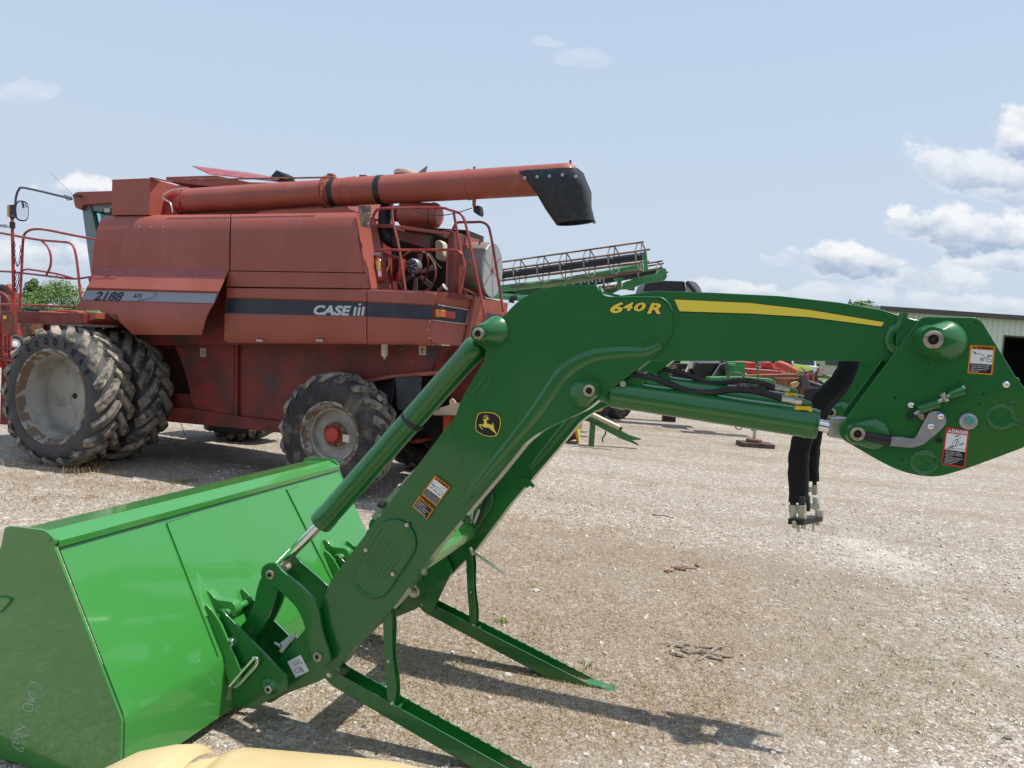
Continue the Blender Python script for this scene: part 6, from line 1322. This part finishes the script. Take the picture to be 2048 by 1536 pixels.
# drawbar of a second implement, parked on its leg
g = gnd(1188, 911)
db = empty('implement_drawbar', V((g.x, g.y, 0)), 'green implement drawbar with clevis and tan hydraulic cylinder propped on a parking leg', 'drawbar')
zC = zA
flat('drawbar_beam', zC([(660, 1250), (730, 1262), (900, 1345), (960, 1378), (1030, 1400), (1030, 1408), (975, 1408), (1020, 1440), (1016, 1446), (960, 1422), (900, 1400), (700, 1292)]), 13.9, .12, GREEN, db, .006)
a, b = Q(*zC([(690, 1232)])[0], 13.7), Q(*zC([(893, 1330)])[0], 13.6); mb = MB(); mb.cyl(a, b, .045, 16); cyo = obj('hydraulic_cylinder', mb, lambda: mat('tan_barrel', (.50, .42, .28), .4), db, 0); mb = MB(); mb.cyl(b, b+(b-a).normalized()*.05, .03, 12); obj('cylinder_gland', mb, HOLE, cyo, 0)
mb = MB(); p = Q(*zC([(715, 1290)])[0], 13.85); mb.box(V((p.x+.02, p.y, p.z/2)), UX*.05, UY*.05, Z*(p.z/2)); obj('parking_leg', mb, GREEN, db, .006)
rod('leg_pin', zC([(805, 1352), (800, 1375), (785, 1395), (783, 1412), (790, 1420)]), 13.8, .016, GREEN, db, 6); rod('safety_hook', zC([(620, 1300), (650, 1268), (690, 1285), (740, 1300), (790, 1305)]), 13.7, .012, BLACK, db, 6, 3)
flat('yellow_plate', zC([(622, 1275), (655, 1275), (650, 1335), (625, 1340)]), 13.9, .04, YELP, db)
g = gnd(1135, 884)
ws = empty('cable_spool', V((g.x, g.y, 0)), 'yellow flanged spool wound with dark cable on the ground beside the drawbar', 'cable spool')
a, b = Q(1112, 868, g.y), Q(1148, 860, g.y); ax = (b-a).normalized(); mb = MB(); mb.tube([a+(b-a)*k/30 for k in range(31)], [.17+.012*(k % 2) for k in range(31)], 20); obj('wound_cable', mb, RUST, ws, 0); 
for p in (b,): mb = MB(); mb.lathe(p, ax, [(.02, 0), (.23, 0), (.25, .02), (.25, .04), (.20, .06), (.1, .09), (.02, .09)], 26); obj('spool_flange', mb, YELP, ws, 0)
mb = MB(); mb.tube([V((p.x, p.y, 0))+Z*.05+UX*.1, b+Z*.02+ax*.05, b+Z*.25+ax*.1], .03, 6); obj('spool_stand', mb, YELP, ws, 0)
# black rolled cover with pale end disc
g = gnd(1350, 800)
dh = empty('covered_header', V((Q(1350, 580, 19).x, 19, 0)), 'dark covered crop header with a pale round end plate poking up over the boom', 'crop header')
flat('black_cover', zA([(1045, 445), (1060, 405), (1180, 388, 6), (1310, 392, 3), (1318, 458), (1045, 458)]), 19, 1.2, BLACK, dh, .03, 1); flat('end_disc', rc(zA([(1318, 400), (1350, 388), (1385, 400), (1415, 440), (1422, 475), (1318, 475)]), 4), 18.9, .05, lambda: mat('pale_grey_disc', (.36, .37, .39), .45), dh); rod('disc_brace', zA([(1322, 395), (1385, 470)]), 18.8, .05, BLACK, dh)
mb = MB(); p = Q(1360, 600, 19.4); mb.box(V((p.x, 19.6, p.z/2)), UX*.15, UY*.15, Z*(p.z/2)); obj('header_leg', mb, DARK, dh)

# farm machines parked in the far rows
def tractor(loc, yaw, m1, m2, label, s=1.0, cabc=None, loaderarm=False):
    t = empty('parked_tractor', V(loc), label, 'tractor', 'machines parked in the far rows'); f = V((math.cos(yaw), math.sin(yaw), 0)); l = V((-f.y, f.x, 0)); o = V(loc)
    P = lambda a, b, c: o+(f*a+l*b)*s+Z*c*s
    mb = MB(); mb.lofts([[P(.2, -.38, .75), P(.2, .38, .75), P(.2, .42, 1.25), P(.2, .3, 1.5), P(.2, -.3, 1.5), P(.2, -.42, 1.25)], [P(1.9, -.33, .75), P(1.9, .33, .75), P(1.9, .36, 1.2), P(1.9, .25, 1.4), P(1.9, -.25, 1.4), P(1.9, -.36, 1.2)], [P(2.1, -.28, .8), P(2.1, .28, .8), P(2.1, .28, 1.1), P(2.1, .2, 1.25), P(2.1, -.2, 1.25), P(2.1, -.28, 1.1)]]); obj('hood', mb, m1, t, .02)
    mb = MB(); mb.box(P(.9, 0, .62), f*1.1*s, l*.25*s, Z*.15*s); obj('chassis', mb, DARK, t, .01)
    mb = MB(); mb.lofts([[P(-1.1, -.6, 1.0), P(.2, -.6, 1.0), P(.2, .6, 1.0), P(-1.1, .6, 1.0)], [P(-1.15, -.62, 1.7), P(.3, -.62, 1.7), P(.3, .62, 1.7), P(-1.15, .62, 1.7)], [P(-1.0, -.55, 2.45), P(.15, -.55, 2.45), P(.15, .55, 2.45), P(-1.0, .55, 2.45)]]); obj('cab', mb, lambda: mat('far_cab_glass', (.05, .07, .08), .15, coat=.4), t, .01)
    mb = MB(); mb.box(P(-.42, 0, 2.5), f*.72*s, l*.66*s, Z*.07*s); obj('cab_roof', mb, cabc or m1, t, .03)
    for b in (-1, 1):
        n = l*b; plain_wheel('rear_wheel', P(-.5, .95*b, .85), n, .85*s, .42*s, .42*s, TYRE, m2, t, False); plain_wheel('front_wheel', P(1.55, .85*b, .55), n, .55*s, .3*s, .28*s, TYRE, m2, t, False)
        mb = MB(); mb.box(P(-.5, .75*b, 1.72), f*.55*s, l*.28*s, Z*.03*s); obj('mudguard', mb, m1, t, .02)
    if loaderarm:
        mb = MB()
        for b in (-.5, .5): mb.tube([P(.3, b, 1.5), P(1.6, b, 1.9), P(2.6, b, .7)], .07*s, 6).cut()
        obj('loader_arm', mb, m1, t, 0)
    return t
Pt = lambda px, Y: (Q(px, 600, Y).x, Y, 0)
tractor(Pt(62, 34), R(200), BLACK, YELP, 'black and yellow tractor partly hidden behind the combine platform, at the far left', .66)
tractor(Pt(92, 30), R(215), REDB, WHD, 'bright red tractor seen in the gap above the front duals', .64)
tractor(Pt(128, 36), R(190), WHD, WHD, 'white machine seen over the front dual tyre', .66, REDB)
tractor(Pt(190, 33), R(170), GREEN, YELP, 'small green tractor seen under the wheel cover of the combine', .64)
tractor(Pt(235, 40), R(200), GREEN, YELP, 'far green tractor in the dark gap right of the small green one', .66)
rm = empty('red_mower', V(Pt(1525, 30)), 'long red implement with an orange lifting arm under the boom', 'farm implement', 'machines parked in the far rows')
flat('body', zB([(1190, 182), (1275, 182), (1285, 215), (1400, 228), (1400, 252), (1190, 235)]), 30, 1.5, ORANGE, rm, .03); flat('deck', zB([(1190, 232), (1440, 250), (1500, 262), (1500, 285), (1190, 272)]), 29.5, 2, REDB, rm, .02); rod('lift_arm', zB([(1440, 185), (1520, 215), (1605, 262)]), 29, .14, ORANGE, rm)
flat('white_stripe', zB([(1190, 228), (1460, 250), (1460, 256), (1190, 236)]), 29.4, .02, WHD, rm, 0); flat('tower', zB([(1355, 182), (1410, 182), (1425, 245), (1360, 245)]), 29.8, .6, REDB, rm, .03)
for x in (1240, 1330, 1440): p = Q(*zB([(x, 240)])[0], 29.8); mb = MB(); mb.box(V((p.x, 29.8, p.z/2)), UX*.12, UY*.12, Z*p.z/2); obj('support_leg', mb, DARK, rm)
bp_ = empty('plough_frame', V(Pt(1550, 24)), 'rusty orange brown plough frame lying behind the green hitch', 'farm implement', 'machines parked in the far rows')
fr = flat('main_beam', zB([(1190, 286), (1620, 278), (1655, 310), (1650, 330), (1190, 306)]), 24, .4, BRONZE, bp_, .02); flat('side_plate', zB([(1440, 310), (1640, 312), (1650, 375), (1590, 395), (1560, 405), (1450, 365)]), 23.8, .3, BRONZE, bp_, .02); flat('yellow_link', rc(zB([(1565, 355), (1620, 338), (1640, 352), (1620, 385), (1575, 392)]), 3), 23.6, .15, lambda: mat('tan_link', (.45, .33, .12), .5), bp_, .01)
flat('clevis_plate', zB([(1665, 285, 4), (1690, 282, 4), (1725, 375), (1790, 388), (1790, 396), (1650, 408), (1655, 385)]), 23.5, .3, lambda: mat('dark_steel_plate', (.07, .055, .06), .6), bp_, .01, 1); rod('black_pipe', zB([(1700, 345), (1790, 375), (1880, 390)]), 23.6, .07, BLACK, bp_); rod('black_pipe', zB([(1790, 335), (1850, 375)]), 24.5, .05, BLACK, bp_)
for x in (1460, 1660, 1210): p = Q(*zB([(x, 380)])[0], 23.9); mb = MB(); mb.box(V((p.x, 23.9, p.z/2)), UX*.05, UY*.05, Z*p.z/2); obj('support_leg', mb, BRONZE, bp_)
rk = empty('hay_rake', V(Pt(1610, 33)), 'tangled dark red rake with many tines in front of the white pickup', 'farm implement', 'machines parked in the far rows')
rnd = random.Random(9)
mb = MB()
for k in range(46):
    x, y = rnd.uniform(1575, 1640), rnd.uniform(742, 768); q = Q(x, y, 33); d = V((rnd.uniform(-1, 1), rnd.uniform(-.5, .5), rnd.uniform(-.9, .5))).normalized()*rnd.uniform(.3, .8); mb.tube([q, q+d], .03, 5)
obj('tines', mb, lambda: mat('dark_red_steel', (.14, .03, .03), .6), rk, 0); flat('red_panel', zB([(1675, 285), (1715, 285), (1712, 345), (1690, 350)]), 32, .2, REDB, rk); flat('rake_frame', zB([(1560, 285), (1760, 300), (1760, 312), (1560, 300)]), 33, .15, REDD, rk)
p = Q(1615, 765, 33); mb = MB(); mb.box(V((p.x, 33, p.z/2)), UX*.4, UY*.2, Z*p.z/2); obj('wheel_block', mb, DARK, rk)
tractor(Pt(1572, 44), R(20), lambda: mat('lime_paint', (.26, .34, .05), .5), YELP, 'lime yellow tractor far behind the red implements')
tractor(Pt(1508, 38), R(10), REDB, WHD, 'red tractor behind the orange bodied implement')
tractor(Pt(1290, 42), R(15), REDB, WHD, 'red tractor half hidden behind the elbow of the loader')
# white pickup
def pickup(px, Y):
    p = Pt(px, Y); e = empty('pickup_truck', V(p), 'white pickup truck seen from behind, parked at the edge of the lawn', 'pickup truck'); o = V(p); yaw = R(72); f = V((math.cos(yaw), math.sin(yaw), 0)); l = V((f.y, -f.x, 0)); P = lambda a, b, c: o+f*a+l*b+Z*c
    WP = lambda: mat('white_car_paint', (.75, .76, .78), .3, coat=.5)
    mb = MB(); mb.lofts([[P(a, -w, .55), P(a, w, .55), P(a, w, h-.12), P(a, w-.06, h), P(a, -w+.06, h), P(a, -w, h-.12)] for a, w, h in ((0, .98, 1.25), (2.0, 1.0, 1.27), (4.2, 1.0, 1.2), (5.4, .92, 1.1))]); obj('body', mb, WP, e, .03)
    mb = MB(); mb.lofts([[P(1.9, -.92, 1.2), P(1.9, .92, 1.2), P(2.05, .74, 1.86), P(2.05, -.74, 1.86)], [P(4.2, -.92, 1.2), P(4.2, .92, 1.2), P(3.5, .74, 1.9), P(3.5, -.74, 1.9)]]); obj('cab', mb, WP, e, .03)
    mb = MB(); mb.add([P(1.90, -.78, 1.30), P(1.90, .78, 1.30), P(2.02, .68, 1.76), P(2.02, -.68, 1.76)], [(0, 1, 2, 3)]); obj('rear_window', mb, lambda: mat('dark_window', (.02, .025, .03), .08, coat=.5), e, 0)
    mb = MB(); mb.prism([P(-.01, -.84, .68), P(-.01, .84, .68), P(-.01, .84, 1.2), P(-.01, -.84, 1.2)], f*.02); tg = obj('tailgate', mb, WP, e, .01); mb = MB(); mb.box(P(-.03, 0, 1.05), l*.12, Z*.03, f*.01); obj('handle', mb, BLACK, tg, 0)
    mb = MB(); mb.box(P(-.08, 0, .55), l*.98, Z*.1, f*.08); obj('bumper', mb, CHROME, e, .02)
    for s in (-1, 1):
        mb = MB(); mb.box(P(-.005, .92*s, 1.0), l*.07, Z*.17, f*.03); obj('tail_light', mb, lambda: mat('tail_red', (.5, .02, .02), .3, coat=.5), e, .01)
        mb = MB(); mb.box(P(3.6, 1.12*s, 1.35), l*.12, Z*.1, f*.05); obj('wing_mirror', mb, BLACK, e, .02)
        for a in (1.0, 4.5): plain_wheel('wheel', P(a, .99*s, .4), l*s, .4, .26, .24, TYRE, GALV, e, False)
pickup(1622, 57)
# buildings
sh = empty('metal_shed', V(Q(1900, 700, 82)*1.0).xy.to_3d(), 'long pale corrugated metal shed with a dark open doorway at the right', 'shed')
def ribbed():
    m = bpy.data.materials.new('ribbed_siding'); m.use_nodes = True; nt = m.node_tree; N = nt.nodes; b = N['Principled BSDF']; b.inputs['Roughness'].default_value = .5
    tc = N.new('ShaderNodeTexCoord'); w = N.new('ShaderNodeTexWave'); w.inputs['Scale'].default_value = .52; w.bands_direction = 'X'; nt.links.new(tc.outputs['Object'], w.inputs['Vector'])
    r = N.new('ShaderNodeValToRGB'); e = r.color_ramp.elements; e[0].position = .02; e[0].color = (.46, .46, .43, 1); e[1].position = .12; e[1].color = (.62, .62, .57, 1); nt.links.new(w.outputs[0], r.inputs[0]); nt.links.new(r.outputs[0], b.inputs['Base Color']); return m
SID = ribbed()
Yb = 82
tl, tr_ = Q(1766, 620, Yb), Q(2200, 643, Yb); zt = tl.z; xr = tr_.x+30; dxL = Q(2007, 700, Yb).x; dz = Q(2010, 673, Yb).z
x0 = tl.x
mb = MB(); mb.prism([V((x0, Yb, 0)), V((dxL, Yb, 0)), V((dxL, Yb, dz)), V((dxL+9, Yb, dz)), V((dxL+9, Yb, 0)), V((xr, Yb, 0)), V((xr, Yb, zt)), V((x0, Yb, zt))], UY*.2); wl_ = obj('wall', mb, SID, sh, 0)
mb = MB(); mb.prism([V((x0, Yb+.2, 0)), V((x0, Yb+24, 0)), V((x0, Yb+24, zt)), V((x0, Yb+12, zt+.55)), V((x0, Yb+.2, zt))], UX*.2); obj('wall', mb, SID, sh, 0)
ro = MB(); zr = Q(1766, 611, Yb).z; ro.prism([V((x0-.6, Yb-.6, zt-.05)), V((x0-.6, Yb-.6, zt+.35)), V((x0-.6, Yb+12, zt+.95)), V((x0-.6, Yb+25, zt+.3)), V((x0-.6, Yb+25, zt-.05)), V((x0-.6, Yb+12, zt+.6))], UX*(xr-x0+1)); obj('roof', ro, lambda: mat('roof_metal', (.30, .30, .29), .45), sh, 0)
mb = MB(); mb.box(V(((x0+xr)/2, Yb-.66, zt+.12)), UX*((xr-x0)/2+.6), UY*.05, Z*.26); obj('fascia', mb, lambda: mat('brown_trim', (.07, .06, .06), .5), sh, 0)
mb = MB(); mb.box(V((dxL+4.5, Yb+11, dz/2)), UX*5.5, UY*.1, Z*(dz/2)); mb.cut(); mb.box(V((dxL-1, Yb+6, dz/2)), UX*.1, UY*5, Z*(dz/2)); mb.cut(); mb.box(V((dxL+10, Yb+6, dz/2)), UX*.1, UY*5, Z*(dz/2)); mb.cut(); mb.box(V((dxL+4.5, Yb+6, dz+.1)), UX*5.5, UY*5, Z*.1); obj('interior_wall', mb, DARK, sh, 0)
mb = MB(); mb.prism([V((dxL-.15, Yb-.03, 0)), V((dxL, Yb-.03, 0)), V((dxL, Yb-.03, dz)), V((dxL+9, Yb-.03, dz)), V((dxL+9, Yb-.03, dz+.15)), V((dxL-.15, Yb-.03, dz+.15))], UY*.03); obj('door_frame', mb, lambda: mat('brown_trim', (.07, .06, .06), .5), sh, 0)
ho = empty('small_office', V((Q(1675, 700, 74).x, 74, 0)), 'low cream building with one window behind the lawn and pickup', 'building')
a, b = Q(1570, 700, 74), Q(1770, 700, 74); mb = MB(); mb.box(V(((a.x+b.x)/2, 77, 1.5)), UX*((b.x-a.x)/2), UY*3, Z*1.5); obj('wall', mb, lambda: mat('cream_siding', (.50, .47, .38), .6), ho, 0); mb = MB(); mb.box(V(((a.x+b.x)/2, 77, 3.15)), UX*((b.x-a.x)/2+.4), UY*3.4, Z*.15); obj('roof', mb, lambda: mat('roof_metal', (.30, .30, .29), .45), ho, 0)
p = Q(1668, 730, 73.9); mb = MB(); mb.box(V((p.x, 73.95, 1.9)), UX*.8, UY*.03, Z*.6); w_o = obj('window', mb, lambda: mat('dark_window', (.02, .025, .03), .08, coat=.5), ho, 0)
# trees
def tree(name, px, Y, top, wd, label, seed, col, col2, trunkh=.25, conical=False):
    rnd = random.Random(seed); base = V((Q(px, 600, Y).x, Y, 0)); e = empty(name, base, label, 'tree'); ztop = Q(px, top, Y).z; w = wd/FOC*Y*.82
    mb = MB(); mb.tube([base, base+Z*ztop*.3+V((.1, 0, 0)), base+Z*ztop*.8], [ztop*.03, ztop*.008], 8)
    cl = []
    for k in range(9 if not conical else 12):
        a = rnd.random()*6.28; h = ztop*rnd.uniform(.3, .85); rr = w*(.75 if not conical else (1-h/ztop)*1.0)*rnd.uniform(.5, 1); q = base+V((math.cos(a)*rr, math.sin(a)*rr, h)); mb.tube([base+Z*h*.6, (base+Z*h*.75).lerp(q, .5), q], [ztop*.012, ztop*.003], 5)
    obj('trunk', mb, lambda: mat('bark', (.10, .08, .06), .9), e, 0)
    n = 60
    for k in range(n):
        t = rnd.random(); h = ztop*(trunkh+(1-trunkh)*t); prof = math.sin(math.pi*min(1, .18+.82*t))**.7 if not conical else (1-t)**.75+.06
        a = rnd.random()*6.28; rr = w*prof*math.sqrt(rnd.random())*.9; cl.append((base+V((math.cos(a)*rr, math.sin(a)*rr, h-.06*ztop)), w*(.30 if not conical else .20)*rnd.uniform(.6, 1.15)))
    mb = MB(); s = ztop*.024
    for c, r in cl:
        for _ in range(150):
            d = V((rnd.gauss(0, 1), rnd.gauss(0, 1), rnd.gauss(0, 1))).normalized(); p = c+d*r*rnd.uniform(.65, 1.1)*V((1, 1, .8)).length/1.6; n_ = (d+V((rnd.uniform(-.8, .8), rnd.uniform(-.8, .8), rnd.uniform(-.3, .9)))).normalized(); x = n_.orthogonal().normalized(); y = n_.cross(x); k = s*rnd.uniform(.6, 1.4); q = rnd.random()*6.28; x, y = x*math.cos(q)+y*math.sin(q), y*math.cos(q)-x*math.sin(q)
            o = len(mb.v); mb.v += [p-x*k, p-y*k*.6, p+x*k, p+y*k*.6]; mb.f.append((o, o+1, o+2, o+3))
    obj('crown', mb, lambda: mat('leaf_'+name+str(seed), col, .6, col2=col2, s2=.6, lo=.4, hi=.6), e, 0, smooth=False)
tree('broadleaf_tree', 122, 105, 569, 92, 'wide rounded pale green tree beyond the yard, right of the pointed tree', 31, (.10, .17, .035), (.17, .25, .06), .1)
tree('pointed_tree', 66, 112, 558, 46, 'taller pointed darker green tree at the far left, beyond the combine rails', 32, (.07, .13, .035), (.11, .18, .05), .08, True)
tree('broadleaf_tree', 1726, 150, 606, 84, 'tree whose top just shows over the loader boom beside the shed roof', 33, (.08, .17, .03), (.14, .24, .05), .1)
# red header at the left edge of the photograph
g = gnd(18, 720)
rh = empty('red_header', V((Q(10, 700, 11.5).x, 11.5, 0)), 'bright red tubular header frame at the left edge of the yard, beyond the front duals', 'crop header')
rod('arch_tube', [(-40, 610), (-10, 588), (8, 590), (17, 604), (19, 625)], 11.5, .035, REDD, rh, 8, 4); rod('frame_post', [(14, 572), (30, 590), (36, 640)], 11.8, .06, REDD, rh); rod('frame_post', [(-30, 585), (6, 577), (16, 584)], 11.9, .07, BLACK, rh)
flat('frame_panel', [(0, 580), (12, 582), (22, 600), (26, 660), (0, 660)], 12.2, .2, REDD, rh); rod('lower_tube', [(2, 660), (4, 735)], 11.6, .07, REDB, rh); rod('lower_tube', [(17, 672), (18, 735)], 11.9, .05, REDB, rh); flat('lower_beam', [(-60, 706), (16, 708), (17, 722), (-60, 720)], 11.5, .3, REDB, rh)
for x in (-40, 8): p = Q(x, 715, 11.7); mb = MB(); mb.box(V((p.x, 11.8, p.z/2)), UX*.06, UY*.06, Z*p.z/2); obj('frame_leg', mb, REDD, rh)
mb = MB(); p = Q(6, 451, 20); mb.box(p, UX*.14, UY*.1, Z*.04); hl = None
st = empty('yard_light', V((Q(-25, 451, 24).x, 24, 0)), 'grey yard light head on a pole at the left edge of the sky', 'yard light'); p = Q(-25, 448, 24); mb = MB(); mb.cyl(V((p.x, 24, 0)), p, .06, 8); mb.tube([p, Q(0, 450, 24)], .03, 6); obj('pole', mb, GALV, st, 0); flat('lamp_head', [(-4, 448), (13, 449), (14, 454), (-4, 453)], 23.9, .25, GALV, st, .005)

# ------------------------------------------------------------------ tan tank in the foreground
ta = R(2.0); TX = V((math.cos(ta), -math.sin(ta), 0)); c0 = V((-.98, 1.70, .42)); r = .42
tk = empty('poly_tank', V((c0.x+.8, 1.66, 0)), 'tan polyethylene tank with a scuffed strap groove in the bottom foreground', 'tank')
mb = MB(); prof = [(.01, -.085), (.10, -.08), (.20, -.055), (.29, -.01), (.355, .05), (.395, .12), (.413, .19), (.418, .235), (.412, .25), (.398, .258), (.396, .275), (.396, .315), (.400, .33), (.414, .34), (.420, .37), (.420, .62), (.417, .75), (.41, .80), (.408, .84), (.415, .9), (.42, 1.0), (.42, 1.3), (.41, 1.4), (.36, 1.52), (.2, 1.6), (.01, 1.62)]
mb.lathe(c0, TX, prof, 96); obj('tank_shell', mb, TAN, tk, 0, angle=60)
mb = MB(); mb.lathe(c0, TX, [(.397, .272), (.4005, .275), (.4005, .315), (.397, .318)], 96, False); obj('strap', mb, lambda: mat('scuffed_brown_strap', (.30, .21, .15), .7, col2=(.60, .42, .20), s2=16, lo=.45, hi=.55), tk, 0, angle=60)
for x in (.25, 1.2): mb = MB(); c = c0+TX*x; mb.box(V((c.x, c.y, .02)), TX*.05, V((TX.y, -TX.x, 0))*.35, Z*.02); obj('cradle_foot', mb, BLACK, tk)
# unseen tractors and workshop added behind the viewer for the green paint to mirror
tractor((.9, -4.6, 0), R(178), GREEN, YELP, 'large green tractor with yellow wheels parked behind the photographer', 1.3)
tractor((6.2, -5.5, 0), R(170), GREEN, YELP, 'second green tractor with yellow wheels parked right behind the photographer', 1.3)
tractor((-5.2, -5.2, 0), R(175), REDD, GALV, 'dark red tractor parked left behind the photographer', 1.3)
bs = empty('unseen_brown_shop', V((0, -22, 0)), 'long dark brown workshop behind the photographer', 'building')  # workshop added out of view: mirrored by the paint, blocks low sky light
mb = MB(); mb.box(V((0, -24, 3)), UX*38, UY*5, Z*3); obj('wall', mb, lambda: mat('brown_siding', (.12, .09, .065), .6), bs, 0)
mb = MB(); mb.prism([V((-39, -18.4, 5.9)), V((-39, -24, 7.6)), V((-39, -29.6, 5.9))], UX*78); obj('roof', mb, lambda: mat('roof_metal', (.30, .30, .29), .45), bs, 0)
for x in (-24, -8, 8, 24): mb = MB(); mb.box(V((x, -18.96, 2.2)), UX*2.6, UY*.04, Z*2.2); obj('door', mb, lambda: mat('grey_door', (.2, .2, .19), .5), bs, 0)

# more of the far row
dhw = empty('disc_harrow', V(Pt(1330, 27)), 'dark folded disc harrow with rusty blades behind the hydraulic hoses', 'farm implement', 'machines parked in the far rows')
flat('main_beam', [(1236, 742), (1420, 748), (1420, 754), (1236, 750)], 27, .3, BRONZE, dhw, .01)
for k in range(12):
    q = Q(1244+k*14, 757+k*.6, 27); mb = MB(); mb.lathe(q, V((.9, -.3, 0)), [(.01, 0), (.3, .05), (.3, .065), (.01, .02)], 20); obj('disc_blade', mb, RUST, dhw, 0)
for k in range(6): rod('shank', [(1250+k*28, 728), (1256+k*28, 744)], 27.2, .05, REDD if k % 2 else BLACK, dhw, 6)
for x in (1250, 1400): p = Q(x, 745, 27); mb = MB(); mb.box(V((p.x, 27.1, p.z/2)), UX*.07, UY*.07, Z*p.z/2); obj('support_leg', mb, BRONZE, dhw)
gt = empty('green_trailer', V(Pt(1700, 40)), 'dark green trailer frame beside the grass, left of the shed doorway', 'trailer', 'machines parked in the far rows')
flat('bed', [(1655, 752), (1745, 757), (1745, 763), (1655, 758)], 40, 2, GREENF, gt, .02)
for x in (1670, 1728): p = Q(x, 760, 40); plain_wheel('wheel', V((p.x, 39.9, .45)), -UY, .45, .3, .25, TYRE, GALV, gt, False)
